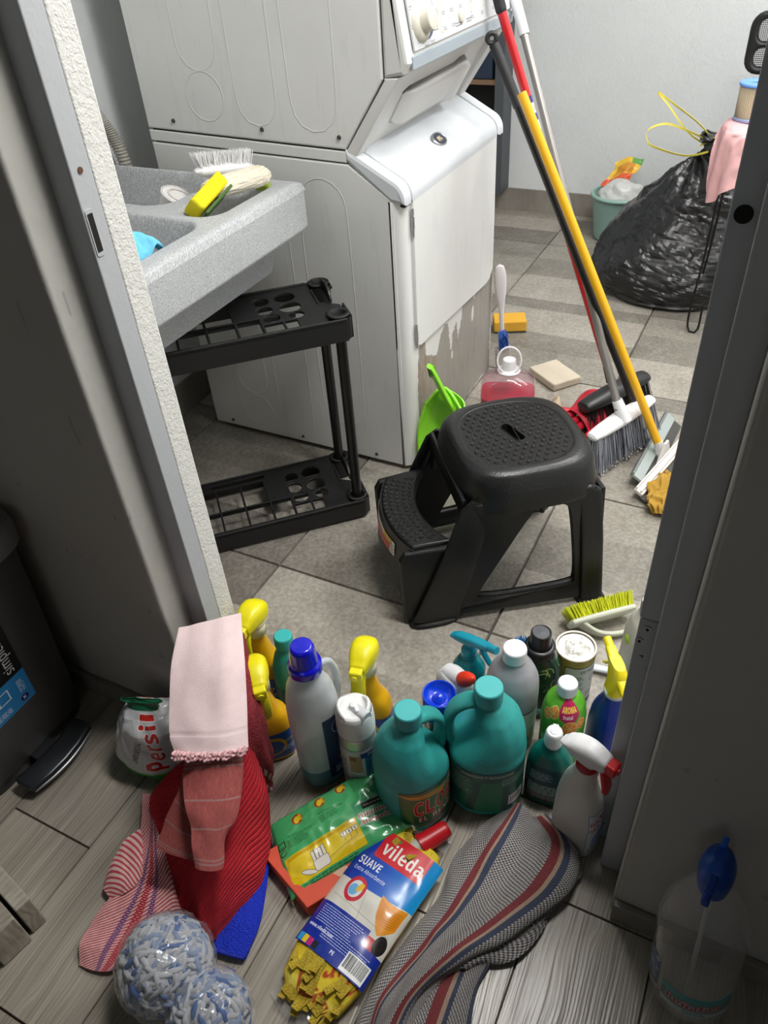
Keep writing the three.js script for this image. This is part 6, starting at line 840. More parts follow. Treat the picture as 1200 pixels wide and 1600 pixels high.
{ // ribbed red towel spread on the floor
  const m = new THREE.MeshPhysicalMaterial({ color: 0xffffff, roughness: 0.92, sheen: 0.3, sheenRoughness: 0.6, sheenColor: new THREE.Color(0xc02030), map: tex(256, 256, (u, v, x, y) => { const a = (fbm(u * 50, v * 50, 50, 3, 5) - 0.5) * 40, r = y % 32, s = r < 4; return s ? [224 + a, 66 + a, 74 + a] : [190 + a, 22 + a * 0.5, 40 + a * 0.5]; }), bumpMap: tex(256, 256, (u, v, x, y) => { const r = (y % 32) / 32; return 0.75 * sqrt(abs(sin(r * PI))) + 0.25 * vn(u * 90, v * 90, 90, 3); }, false), bumpScale: 0.004 });
  for (const t of [m.map, m.bumpMap]) { t.repeat.set(15, 15); t.rotation = rad(-52); }
  tag(part('ribbed_towel', sheet([
    [[-0.74,0.19,-0.517],[-0.788,0.12,-0.495],[-0.825,0.05,-0.472],[-0.791,0.03,-0.428],[-0.723,0.02,-0.365],[-0.66,0.018,-0.334],[-0.601,0.012,-0.316]], [[-0.709,0.21,-0.527],[-0.716,0.15,-0.486],[-0.706,0.09,-0.433],[-0.664,0.06,-0.379],[-0.624,0.035,-0.337],[-0.592,0.012,-0.316]], [[-0.675,0.22,-0.542],[-0.655,0.16,-0.494],[-0.635,0.11,-0.44],[-0.612,0.07,-0.385],[-0.594,0.035,-0.339],[-0.587,0.012,-0.318]],
    [[-0.647,0.22,-0.561],[-0.615,0.17,-0.519],[-0.594,0.12,-0.467],[-0.578,0.075,-0.41],[-0.578,0.035,-0.358],[-0.583,0.012,-0.322]], [[-0.651,0.2,-0.596],[-0.601,0.14,-0.545],[-0.572,0.06,-0.498],[-0.552,0.03,-0.445],[-0.557,0.018,-0.388],[-0.582,0.012,-0.329]]], 70, 60, 0.006, (u, v) => 0.008 * n3(u * 4, v * 5, 2) + 0.004 * n3(u * 9, v * 9, 7)), m, scene), 'bright red ribbed towel spread on the floor, widest cloth of the pile', 'towel').name = 'ribbed_towel';
}
{ // coral terry strips with white stitching
  const m = terry(0xec7c76, [0.12, 0.15, 0.4, 0.66, 0.92, 0.95], 0.97);
  tag(part('coral_towel', sheet([
    [[-0.721,0.235,-0.507],[-0.701,0.21,-0.467],[-0.666,0.195,-0.427],[-0.634,0.185,-0.399],[-0.608,0.17,-0.363]], [[-0.687,0.25,-0.522],[-0.66,0.225,-0.476],[-0.63,0.21,-0.435],[-0.609,0.195,-0.404],[-0.592,0.172,-0.366]], [[-0.658,0.25,-0.542],[-0.628,0.225,-0.491],[-0.605,0.21,-0.447],[-0.593,0.195,-0.411],[-0.577,0.172,-0.372]], [[-0.637,0.235,-0.562],[-0.612,0.21,-0.514],[-0.594,0.195,-0.471],[-0.589,0.185,-0.431],[-0.57,0.168,-0.381]]], 60, 40, 0.006, (u, v) => 0.008 * n3(u * 5, v * 3, 9) * u, [1, 1]).applyMatrix4(new THREE.Matrix4()), m, scene), 'coral terry towel strip hanging down over the red ribbed towel', 'towel').name = 'coral_towel';
  tag(part('coral_towel', sheet([
    [[-0.717,0.2,-0.487],[-0.715,0.175,-0.457],[-0.722,0.145,-0.419],[-0.722,0.12,-0.38]], [[-0.704,0.2,-0.48],[-0.687,0.17,-0.446],[-0.681,0.145,-0.412],[-0.682,0.12,-0.381]], [[-0.694,0.195,-0.474],[-0.664,0.17,-0.444],[-0.646,0.145,-0.415],[-0.643,0.122,-0.386]]], 40, 30, 0.006, (u, v) => 0.004 * n3(u * 5, v * 3, 19), [1, 1]), m, scene), 'coral terry towel corner folded out to the left under the hanging strip', 'towel').name = numbered('coral_towel');
}
{ // pale pink towel with a crochet edge on top
  const lin = weave((u, v, x, y) => { const w = ((x + y) % 4 < 2 ? 5 : -5), a = (fbm(u * 8, v * 8, 8, 4, 6) - 0.5) * 12; return [238 + w + a, 214 + w + a, 214 + w + a]; });
  const curves = [[[-0.835,0.335,-0.67],[-0.809,0.31,-0.608],[-0.776,0.285,-0.55],[-0.748,0.262,-0.507],[-0.728,0.25,-0.488]], [[-0.811,0.34,-0.689],[-0.77,0.318,-0.617],[-0.738,0.292,-0.561],[-0.71,0.27,-0.518],[-0.691,0.258,-0.496]], [[-0.774,0.34,-0.719],[-0.719,0.32,-0.638],[-0.685,0.295,-0.582],[-0.659,0.272,-0.539],[-0.644,0.26,-0.518]], [[-0.748,0.335,-0.746],[-0.694,0.312,-0.672],[-0.655,0.288,-0.616],[-0.628,0.266,-0.572],[-0.614,0.252,-0.549]]];
  const t = tag(part('pink_towel', sheet(curves, 50, 50, 0.004, (u, v) => 0.004 * n3(u * 4, v * 4, 2) + (abs(u - 0.74) < 0.012 ? -0.0015 : 0)), mat(0xffffff, 0.92, { map: rep(lin, 10), bumpMap: rep(terryBump, 12), bumpScale: 0.0004 }), scene), 'pale pink towel with a crocheted edge lying on top of the red towels', 'towel'); t.name = 'pink_towel';
  const edge = curves.map((c) => c.at(-1)), E2 = new THREE.CatmullRomCurve3(edge.map((p) => V(...p))), pts = []; for (let i = 0; i <= 110; i++) { const p = E2.getPoint(i / 110), a = i * 0.9; pts.push([p.x + 0.002 * cos(a), p.y + 0.0025 * sin(a) + 0.001, p.z + 0.003 + 0.0035 * sin(a * 1.3)]); }
  part('crochet_edge', [tube(pts, 0.0028, 320, 6), tube(pts.map(([x, y, z], i) => [x, y - 0.0045 - 0.001 * sin(i), z + 0.005 + 0.0016 * cos(i * 1.7)]), 0.0024, 320, 6)], mat(0xe8b9bb, 0.9), t, 'crocheted darker pink edging');
}
{ // blue microfibre cloth
  const m = mat(0x1733c4, 0.95, { bumpMap: rep(terryBump, 9), bumpScale: 0.004 });
  const t = tag(part('microfibre_cloth', sheet([[[-0.594,0.012,-0.461],[-0.589,0.012,-0.406],[-0.581,0.012,-0.356],[-0.573,0.01,-0.31]], [[-0.583,0.02,-0.468],[-0.565,0.02,-0.414],[-0.551,0.02,-0.36],[-0.544,0.012,-0.316]], [[-0.572,0.018,-0.488],[-0.544,0.016,-0.431],[-0.522,0.014,-0.376],[-0.515,0.01,-0.322]]], 40, 30, 0.012, (u, v) => 0.0015 * n3(u * 6, v * 6, 3)), m, scene), 'royal blue microfibre cloth sticking out under the red ribbed towel', 'cloth'); t.name = 'microfibre_cloth';
  part('hem', tube([[-0.569,0.013,-0.31],[-0.543,0.015,-0.314],[-0.516,0.012,-0.321]], 0.004, 20, 8), mat(0x1a2fa8, 0.8), t);
}
{ // pink striped kitchen cloth
  const tx = tex(512, 256, (u, v, x, y) => { const st = abs(v - 0.42) < 0.04 ? [186, 32, 52] : abs(v - 0.31) < 0.028 || abs(v - 0.53) < 0.028 ? [104, 70, 132] : null, d = ((x + y) % 12 < 5), a = (fbm(u * 30, v * 30, 30, 2, 3) - 0.5) * 26; if (st && !(x % 6 < 2)) return st.map((c) => c + a); return d ? [196 + a, 74 + a, 84 + a] : [234 + a, 196 + a, 192 + a]; });
  tx.repeat.set(1, 1); const m = mat(0xffffff, 0.95, { map: tx, bumpMap: rep(terryBump, 4), bumpScale: 0.0012 });
  tag(part('striped_cloth', [sheet([[[-0.863,0.03,-0.482],[-0.82,0.02,-0.42],[-0.792,0.012,-0.337],[-0.798,0.012,-0.264],[-0.79,0.012,-0.223],[-0.771,0.006,-0.192]], [[-0.848,0.04,-0.483],[-0.795,0.03,-0.413],[-0.763,0.02,-0.34],[-0.754,0.02,-0.271],[-0.749,0.018,-0.228],[-0.741,0.008,-0.196]], [[-0.833,0.045,-0.479],[-0.77,0.04,-0.405],[-0.726,0.025,-0.342],[-0.704,0.02,-0.283],[-0.705,0.016,-0.238],[-0.714,0.008,-0.208]], [[-0.815,0.04,-0.468],[-0.747,0.035,-0.405],[-0.689,0.025,-0.347],[-0.657,0.02,-0.305],[-0.667,0.015,-0.268],[-0.692,0.01,-0.236]], [[-0.78,0.025,-0.436],[-0.709,0.02,-0.378],[-0.648,0.015,-0.335],[-0.61,0.012,-0.307],[-0.623,0.01,-0.28],[-0.65,0.01,-0.245]]], 60, 50, 0.004, (u, v) => 0.005 * n3(u * 6, v * 4, 2), [1, 1]),
    sheet([[[-0.824,0.02,-0.425],[-0.836,0.02,-0.389],[-0.832,0.02,-0.354],[-0.822,0.012,-0.309]], [[-0.788,0.03,-0.388],[-0.789,0.035,-0.359],[-0.789,0.035,-0.333],[-0.805,0.02,-0.302]], [[-0.763,0.02,-0.353],[-0.763,0.022,-0.333],[-0.772,0.02,-0.316],[-0.788,0.008,-0.297]]], 30, 30, 0.004, (u, v) => 0.004 * n3(u * 6, v * 4, 12), [0.25, 0.25])], m, scene), 'pink and white woven kitchen cloth with red and purple stripes, leftmost of the pile', 'cloth').name = 'striped_cloth';
}
{ // white detergent bag squeezed between the towels and the wall
  const C = [-0.898,0,-0.579], t = thing('detergent_bag', 'white and green plastic detergent bag with red lettering left of the towels', 'bag', [C[0], 0, C[2]], rad(18));
  const rows = [[0.002, 0.055, 0.05, 2.6], [0.012, 0.075, 0.062, 2.6], [0.05, 0.08, 0.066, 2.6], [0.1, 0.074, 0.06, 2.6], [0.14, 0.062, 0.048, 2.6], [0.165, 0.048, 0.03, 2.8], [0.178, 0.034, 0.012, 3], [0.196, 0.044, 0.006, 3]];
  const g = loftY(rows, { seg: 80, k: 8 }), p = g.attributes.position, n = g.attributes.normal, u = g.attributes.uv;
  for (let i = 0; i < p.count; i++) { const x = p.getX(i), y = p.getY(i), z = p.getZ(i), d = y < 0.004 ? 0 : 0.005 * (1 - 2 * abs(n3(x * 28, y * 22, z * 28))) + 0.003 * n3(x * 60, y * 50, z * 60); u.setXY(i, u.getX(i), y / 0.2); p.setXYZ(i, x + n.getX(i) * d, max(0.001, y + n.getY(i) * d), z + n.getZ(i) * d); }
  g.computeVertexNormals();
  part('bag', g, phys(0xffffff, 0.3, { clearcoat: 0.3, map: art(1024, 512, (x, w, h) => { x.fillStyle = '#d2d4d6'; x.fillRect(0, 0, w, h); x.fillStyle = '#2c8a3a'; x.fillRect(0, 400, w, 112); x.fillStyle = '#7dc23c'; x.fillRect(0, 396, w, 22); x.fillStyle = '#1f6a48'; x.fillRect(0, 0, w, 60); for (const o of [0, 512]) { word(x, 'Persil', o + 300, 380, 118, '#cf2a22', { rot: -90, stroke: '#eee', sw: 8 }); word(x, 'UNIVERSAL', o + 222, 340, 30, '#222831', { rot: -80 }); } }) }), t);
}
// ---------------------------------------------------------------- mop refill of blue and white yarn in a clear bag
{
  const t = thing('mop_refill', 'blue and white yarn mop refill in a clear plastic bag at the lower left', 'mop head', [-0.579,0,-0.229]), R = rng(17), sets = [[], [], []], cols = [0xe2e5ec, 0xa9bce0, 0x5b80c4].map((c) => mat(c, 0.85, { bumpMap: rep(terryBump, 2), bumpScale: 0.002 }));
  const o = [-0.579,0,-0.229], B1 = [-0.607,0,-0.245], B2 = [-0.503,0,-0.219], balls = [[B1[0] - o[0] - 0.0, 0.068, B1[2] - o[2], 0.07, 0.066, 0.07], [B2[0] - o[0] - 0.0, 0.055, B2[2] - o[2], 0.06, 0.055, 0.06]];
  balls.forEach(([x, y, z, a, b, c], k) => { for (let i = 0; i < (k ? 260 : 460); i++) { const th = R() * 2 * PI, ph = Math.acos(1 - 1.5 * R()), d = V(sin(ph) * cos(th), cos(ph), sin(ph) * sin(th)), q = V(R() - 0.5, R() - 0.5, R() - 0.5).cross(d).normalize(), q2 = d.clone().cross(q), pts = []; const L = 0.5 + 0.3 * R(), cv = (R() - 0.5) * 0.5; for (let s = -2; s <= 2; s++) { const e = d.clone().addScaledVector(q, s * L / 2).addScaledVector(q2, cv * s * s * 0.15).normalize().multiplyScalar(1 - 0.09 * abs(s) / 2 + 0.05 * sin(s * 2.1 + i)); pts.push([x + e.x * a, max(0.007, y + e.y * b), z + e.z * c]); } const col = min(2, floor(R() * R() * 3.6)); sets[col].push(tube(pts, 0.004 + 0.0014 * R(), 8, 6)); } });
  sets.forEach((s, i) => stuff('yarn', s, cols[i], t));
  part('yarn_core', balls.map(([x, y, z, a, b, c]) => new THREE.SphereGeometry(1, 24, 16).scale(a * 0.88, b * 0.88, c * 0.88).translate(x, y, z)), mat(0x5f7fb8, 0.9), t);
  const bag = (s, e, sd) => { const g = new THREE.SphereGeometry(1, 72, 48), p = g.attributes.position; for (let i = 0; i < p.count; i++) { const x = p.getX(i), y = p.getY(i), z = p.getZ(i), k = 1.12 + 0.06 * n3(x * 2.2 + sd, y * 2.2, z * 2.2) + 0.05 * (1 - 2 * abs(n3(x * 4.5, y * 4.5 + sd, z * 4.5))) + 0.018 * (1 - 2 * abs(n3(x * 11 + sd, y * 6, z * 11))); p.setXYZ(i, s[0] + x * s[3] * k, max(0.0015, s[1] + y * s[4] * k), s[2] + z * s[5] * k); } g.computeVertexNormals(); return g; };
  const film = phys(0xffffff, 0.12, { transmission: 0.96, thickness: 0, ior: 1.4 });
  balls.forEach((b, i) => part('plastic_bag', bag(b, 0, i * 5), film, t));
}
// ---------------------------------------------------------------- glove pack
const pillow = (c, th, nu = 40, nv = 40, wr = 0.002, sd = 1) => { // puffed slab through four corners [tl, tr, br, bl]
  const [tl, tr, br, bl] = c, L = (a, b, t) => a.map((v, i) => lerp(v, b[i], t)), top = []; for (let j = 0; j <= 4; j++) top.push([0, 1, 2, 3, 4].map((i) => L(L(tl, tr, i / 4), L(bl, br, i / 4), j / 4)));
  return sheet(top, nu, nv, 0.0012, (u, v) => th * pow(max(0, 16 * u * (1 - u) * v * (1 - v)), 0.42) + wr * n3(u * 7, v * 7, sd) + wr * 0.7 * (1 - 2 * abs(n3(u * 12, v * 9, sd + 3))), [1, -1]);
};
{
  const P = [[-0.598,0.03,-0.528], [-0.472,0.055,-0.704], [-0.354,0.04,-0.633], [-0.49,0.022,-0.432]];
  const print = art(1024, 768, (x, w, h) => { // left edge of the pack is u = 0
    x.fillStyle = '#4cae6c'; x.fillRect(0, 0, w, h); x.fillStyle = '#e8c51c'; x.fillRect(40, 430, 640, 290); x.fillStyle = '#efd233'; x.beginPath(); x.ellipse(300, 560, 260, 120, 0.05, 0, 7); x.fill(); x.fillStyle = '#d0aa12'; x.fillRect(60, 440, 600, 34); x.fillStyle = '#4cae6c'; x.fillRect(0, 700, w, 68);
    for (const [a, b] of [[250, 130], [480, 100], [690, 80]]) { x.fillStyle = '#a8432a'; x.beginPath(); x.ellipse(a, b, 50, 50, 0, 0, 7); x.fill(); x.fillStyle = '#edcf2f'; x.beginPath(); x.ellipse(a - 6, b + 4, 26, 34, 0.2, 0, 7); x.fill(); for (let k = 0; k < 4; k++) { x.beginPath(); x.ellipse(a + 20 + k * 2, b - 24 + k * 14, 24, 6, -0.5 + k * 0.25, 0, 7); x.fill(); } }
    word(x, 'Ajuste perfecto', 120, 240, 34, '#1c4a2c', { bold: false, rot: 10 }); word(x, 'Antiderrapante', 420, 200, 34, '#1c4a2c', { bold: false, rot: 8 }); smallprint(x, 110, 280, 180, 6, 15, '#1f5a34', 2); smallprint(x, 420, 240, 180, 5, 15, '#1f5a34', 3); smallprint(x, 780, 60, 190, 9, 15, '#1f5a34', 6); smallprint(x, 40, 300, 40, 3, 20, '#1f5a34', 9);
    x.strokeStyle = '#123a20'; x.lineWidth = 8; x.strokeRect(26, 260, 60, 60); x.beginPath(); x.ellipse(52, 370, 26, 26, 0, 0, 5); x.stroke(); word(x, '♻', 30, 440, 60, '#123a20');
    x.fillStyle = '#efe9df'; x.strokeStyle = '#6a6258'; x.lineWidth = 4; for (let k = 0; k < 4; k++) { x.beginPath(); x.roundRect(250 + k * 30, 500 - 10 * (k % 2), 27, 120, 12); x.fill(); x.stroke(); } x.beginPath(); x.roundRect(246, 590, 130, 90, 22); x.fill(); x.stroke(); x.beginPath(); x.ellipse(196, 650, 66, 18, 0.5, 0, 7); x.fill(); x.stroke();
    for (const [k, s] of [[0, '7'], [1, '8'], [2, '9']]) { x.fillStyle = '#f4efe0'; x.fillRect(520 + k * 52, 500, 44, 40); x.strokeRect(520 + k * 52, 500, 44, 40); word(x, s, 532 + k * 52, 520, 34, '#222'); x.beginPath(); x.moveTo(540 + k * 52, 540); x.lineTo(540 + k * 52, 590); x.stroke(); } x.beginPath(); x.moveTo(380, 640); x.lineTo(650, 590); x.stroke();
    x.fillStyle = '#3a9a66'; x.fillRect(700, 300, 300, 300); x.save(); x.translate(720, 320); x.rotate(0.12); x.fillStyle = '#1b1a18'; x.fillRect(60, 0, 190, 74); word(x, 'GOLDEN HILLS', 70, 38, 27, '#d9cfae', { font: 'serif' }); word(x, 'Guantes', 0, 130, 66, '#a32a2a', { font: 'serif', stroke: '#efe6d6', sw: 8 }); word(x, 'Afelpados', 0, 200, 60, '#a32a2a', { font: 'serif', stroke: '#efe6d6', sw: 8 }); x.restore();
    smallprint(x, 120, 716, 540, 2, 22, '#1d5a33', 11);
  });
  print.wrapT = THREE.RepeatWrapping;
  const t = tag(part('glove_pack', pillow(P, 0.024, 60, 50, 0.0022, 2), phys(0xffffff, 0.28, { map: print, clearcoat: 0.6, clearcoatRoughness: 0.12 }), scene), 'green plastic pack of yellow rubber gloves leaning on the bleach jug', 'pack'); t.name = 'glove_pack';
  part('pack_back', pillow(P.map(([x, y, z]) => [x, y - 0.004, z]), -0.016, 24, 24, 0.001, 5), phys(0xd9bd2a, 0.35), t);
  const f = (a, b, c, d, sd) => sheet([[a, b], [d, c]], 16, 4, 0.0008, (u, v) => 0.003 * n3(u * 6, v * 3, sd), [1, 1]);
  part('clear_flap', f(P[1], P[2], [-0.339,0.035,-0.633], [-0.443,0.075,-0.709], 3), phys(0xf2f0d8, 0.12, { transmission: 0.85, thickness: 0 }), t); part('clear_flap', f(P[0], P[3], [-0.475,0.014,-0.423], [-0.599,0.02,-0.522], 6), phys(0xf2f0e8, 0.12, { transmission: 0.85, thickness: 0 }), t);
}
// orange carton under the packs
{
  const c = [[-0.58,0,-0.477], [-0.455,0,-0.429], [-0.384,0,-0.541], [-0.506,0,-0.59]], h = 0.034, pts = c.map(([x, , z]) => [x, -z]); const g = extr(pts, h, 0.002).rotateX(-PI / 2).translate(0, 0.001, 0);
  const t = tag(part('carton', boxUV(g, 6), mat(0xffffff, 0.5, { map: tex(128, 128, (u, v) => { const q = fbm(u * 6, v * 6, 6, 3, 8); return v > 0.86 ? [214, 168, 140] : [214 + q * 10, 74 + q * 16, 48 + q * 10]; }) }), scene), 'orange-red cardboard carton lying under the glove pack and mop pack', 'box'); t.name = 'carton';
}
// ---------------------------------------------------------------- yellow mop refill in printed sleeve
{
  const t = tag(new THREE.Group(), 'yellow fabric mop refill pack with a blue and red printed sleeve', 'pack'); t.name = 'mop_pack'; const o = [-0.363,0,-0.451]; t.position.set(o[0], 0, o[2]); scene.add(t);
  const A = [...[-0.333,0,-0.628]], B = [...[-0.389,0,-0.307]], dx = B[0] - A[0], dz = B[2] - A[2], len = hypot(dx, dz), D = V(dx / len, 0, dz / len), S = V(-D.z, 0, D.x), C = V((A[0] + B[0]) / 2 - o[0], 0, (A[2] + B[2]) / 2 - o[2]);
  const Q = (l, s, y) => C.clone().addScaledVector(D, l).addScaledVector(S, s).setY(y), hw = 0.07, hl = len / 2;
  const sec = (l, w, h, ex = 2.8) => Array.from({ length: 40 }, (_, i) => { const [c, s] = sup(-2 * PI * i / 40, ex); return Q(l, w * c, 0.002 + h + h * s); });
  const yTex = art(512, 512, (x, w, h) => { x.fillStyle = '#e9cf3a'; x.fillRect(0, 0, w, h); const r = rng(7); for (let i = 0; i < 22; i++) { x.fillStyle = i % 2 ? '#e0c02c' : '#f0dc58'; x.fillRect(0, i * 24, w, 11); } for (let i = 0; i < 16; i++) { word(x, ['Microfibre', 'Super', 'Micro'][i % 3], r() * w * 0.8, r() * h, 34, '#b84a24', { font: 'serif', rot: (r() - 0.5) * 40 }); x.strokeStyle = '#c05a2a'; x.lineWidth = 5; x.beginPath(); const a = r() * w, b = r() * h; x.moveTo(a, b); x.quadraticCurveTo(a + 30, b - 30, a + 60, b + 6); x.stroke(); } });
  const bundleM = mat(0xffffff, 0.9, { map: yTex, bumpMap: rep(terryBump, 2), bumpScale: 0.001 });
  part('strip_bundle', loft([sec(-hl, 0.035, 0.008), sec(-hl + 0.01, 0.052, 0.018), sec(-hl + 0.05, 0.066, 0.023), sec(0, 0.07, 0.0245), sec(hl - 0.06, 0.067, 0.022), sec(hl - 0.015, 0.058, 0.016), sec(hl, 0.045, 0.01)], 3), bundleM, t);
  const R = rng(23), strip = (l, s, y, a, w, L2) => { const g = box(w, 0.0022, L2, 0, 0, 0); g.rotateX((R() - 0.5) * 0.7); g.rotateZ((R() - 0.5) * 0.6); g.rotateY(atan2(D.x, D.z) + a); const p = Q(l, s, y); return g.translate(p.x, max(0.012, p.y), p.z); };
  for (let i = 0; i < 30; i++) { const l = hl - 0.055 + 0.06 * R(), s = (R() - 0.5) * 0.115; part('strip', strip(l, s, 0.05 - 0.5 * (l - hl + 0.055) - abs(s) * 0.15 + (R() - 0.5) * 0.006, (R() - 0.5) * 0.7, 0.013, 0.028 + 0.025 * R()), bundleM, t); }
  for (let i = 0; i < 16; i++) { const l = -hl + 0.005 + 0.045 * R(), s = (R() - 0.5) * 0.085; part('strip', strip(l, s, 0.03 + 0.45 * (l + hl) - abs(s) * 0.15 + (R() - 0.5) * 0.006, (R() - 0.5) * 0.9, 0.011, 0.022 + 0.02 * R()), bundleM, t); }
  const sleeveArt = art(768, 1024, (x, w, h) => { // v = 1 at the end by the bleach jug
    x.fillStyle = '#d9d6cc'; x.fillRect(0, 0, w, h); x.strokeStyle = '#a59f92'; x.lineWidth = 4; x.beginPath(); x.moveTo(60, 620); x.lineTo(720, 660); x.moveTo(330, 500); x.lineTo(420, 800); x.stroke();
    const g = x.createLinearGradient(0, 0, w, 0); g.addColorStop(0, '#0d2fa0'); g.addColorStop(0.5, '#1156c0'); g.addColorStop(1, '#1f9fe0'); x.fillStyle = g; x.beginPath(); x.moveTo(0, 0); x.lineTo(w, 0); x.lineTo(w, 420); x.quadraticCurveTo(380, 500, 0, 470); x.fill();
    x.fillStyle = '#d8202c'; x.beginPath(); x.roundRect(150, -20, 520, 250, 26); x.fill(); word(x, 'vileda', 196, 130, 160, '#f4f0ea', { wide: 0.98 }); word(x, '®', 640, 150, 26, '#f4f0ea'); x.fillStyle = '#3a9a4a'; x.beginPath(); x.moveTo(286, 20); x.lineTo(320, 20); x.lineTo(303, 56); x.fill();
    word(x, 'SUAVE', 60, 300, 92, '#f2f2f4', { wide: 0.9 }); word(x, 'Extra Absorbente', 66, 372, 46, '#e6e8f2', { bold: false });
    x.fillStyle = '#c8283a'; x.beginPath(); x.ellipse(220, 520, 100, 100, 0, 0, 7); x.fill(); x.fillStyle = '#d9dde0'; x.beginPath(); x.ellipse(220, 520, 68, 68, 0, 0, 7); x.fill(); x.fillStyle = '#6fb2e0'; x.beginPath(); x.ellipse(205, 530, 48, 44, 0, 0, 7); x.fill(); x.fillStyle = '#e0b82c'; x.beginPath(); x.ellipse(256, 496, 26, 40, 0.5, 0, 7); x.fill();
    x.fillStyle = '#e8961c'; x.beginPath(); x.moveTo(470, 440); x.quadraticCurveTo(600, 480, 740, 430); x.lineTo(730, 600); x.quadraticCurveTo(640, 700, 620, 690); x.quadraticCurveTo(500, 620, 470, 440); x.fill(); x.strokeStyle = '#c06a10'; x.lineWidth = 5; for (let k = 0; k < 9; k++) { x.beginPath(); x.moveTo(484 + k * 4, 470 + k * 14); x.quadraticCurveTo(600, 520 + k * 18, 726, 470 + k * 14); x.stroke(); }
    x.fillStyle = '#c02a2e'; x.fillRect(560, 720, 150, 110); x.fillStyle = '#26201f'; x.beginPath(); x.ellipse(690, 735, 56, 72, 0.1, 0, 7); x.fill();
    x.fillStyle = '#14309a'; x.fillRect(0, 690, 560, 334); x.fillRect(0, 800, w, 224); for (let k = 0; k < 8; k++) smallprint(x, 60, 715 + k * 17, 470, 1, 12, '#c9d3f0', k + 3); for (let k = 0; k < 5; k++) smallprint(x, 200, 851 + k * 17, 520, 1, 12, '#c9d3f0', k + 30);
    word(x, 'www.vileda.com', 40, 880, 34, '#e8ecf8'); word(x, '♻ PE', 330, 960, 40, '#e8ecf8'); ['#2aa7e6', '#e8c832', '#c42a78', '#26262a', '#21409a'].forEach((c, k) => { x.fillStyle = c; x.fillRect(20 + k * 56, 960, 50, 56); }); bars(x, 500, 880, 240, 134, 6);
  });
  { const rows = []; for (let j = 0; j <= 30; j++) { const v = j / 30, l = lerp(hl - 0.06, -hl + 0.028, v), hh = 0.0262 * (1 - 0.12 * abs(2 * v - 1)), row = []; for (let i = 0; i <= 24; i++) { const a = lerp(rad(168), rad(12), i / 24), [c, s] = sup(a, 2.6), p = Q(l, 0, 0), w = 0.0725; const q = Q(l, -w * c, 0.003 + hh + hh * s + 0.0014 * n3(i * 0.5, j * 0.35, 4)); row.push(q); } rows.push(row); }
    const pos = [], uv = [], ix = []; rows.forEach((r, j) => r.forEach((p, i) => { pos.push(p.x, p.y, p.z); { const w = cos(lerp(rad(168), rad(12), i / 24)); uv.push(0.5 + 0.5 * sign(w) * pow(abs(w), 2 / 2.6) / pow(cos(rad(12)), 2 / 2.6), j / 30); }; })); for (let j = 0; j < 30; j++) for (let i = 0; i < 24; i++) { const a = j * 25 + i, b = a + 25; ix.push(a, b, a + 1, a + 1, b, b + 1); }
    const g = new THREE.BufferGeometry(); g.setAttribute('position', new THREE.Float32BufferAttribute(pos, 3)); g.setAttribute('uv', new THREE.Float32BufferAttribute(uv, 2)); g.setIndex(ix); g.computeVertexNormals(); part('sleeve', g, phys(0xffffff, 0.28, { map: sleeveArt, clearcoat: 0.5, clearcoatRoughness: 0.15, side: THREE.DoubleSide }), t, 'printed blue, red and white sleeve'); }
  part('bag_end', sheet([[Q(-hl - 0.005, -0.05, 0.012), Q(-hl - 0.035, -0.05, 0.004)], [Q(-hl - 0.005, 0.0, 0.02), Q(-hl - 0.04, 0.01, 0.006)], [Q(-hl - 0.005, 0.05, 0.012), Q(-hl - 0.03, 0.06, 0.004)]].map((c) => c.map((p) => p.toArray())), 12, 20, 0.0008, (u, v) => 0.004 * n3(u * 4, v * 6, 3)), phys(0xffffff, 0.1, { transmission: 0.92, thickness: 0 }), t);
  part('bag_end', sheet([[Q(hl - 0.005, -0.05, 0.012), Q(hl + 0.03, -0.055, 0.003)], [Q(hl, 0.0, 0.02), Q(hl + 0.035, 0.0, 0.005)], [Q(hl - 0.005, 0.05, 0.012), Q(hl + 0.02, 0.06, 0.003)]].map((c) => c.map((p) => p.toArray())), 12, 20, 0.0008, (u, v) => 0.004 * n3(u * 4, v * 6, 8)), phys(0xffffff, 0.1, { transmission: 0.92, thickness: 0 }), t);
}
{ // red capped bottle lying behind the mop pack
  const a = [-0.341,0.03,-0.588], b = [-0.29,0.03,-0.669], A = V(...a), B = V(...b), d = B.clone().sub(A).normalize(), red = phys(0xc81c26, 0.35), P = (k) => A.clone().addScaledVector(d, k).toArray();
  const t = thing('small_bottle', 'small bottle lying down with a bright red flip cap behind the mop pack', 'bottle', [0, 0, 0]);
  part('cap', [rod(P(0.035), P(0.085), 0.0185, 0.0165, 28)], red, t); part('cap_skirt', rod(P(0.028), P(0.038), 0.02, 0.02, 28), red, t); part('flip_lid', rod(P(0.085), P(0.091), 0.0155, 0.0145, 24), phys(0xb31620, 0.35), t); part('body', rod(P(0.006), P(0.03), 0.013, 0.0165, 24), shell(0xe8e4dc, 0.3, 0.3), t);
}
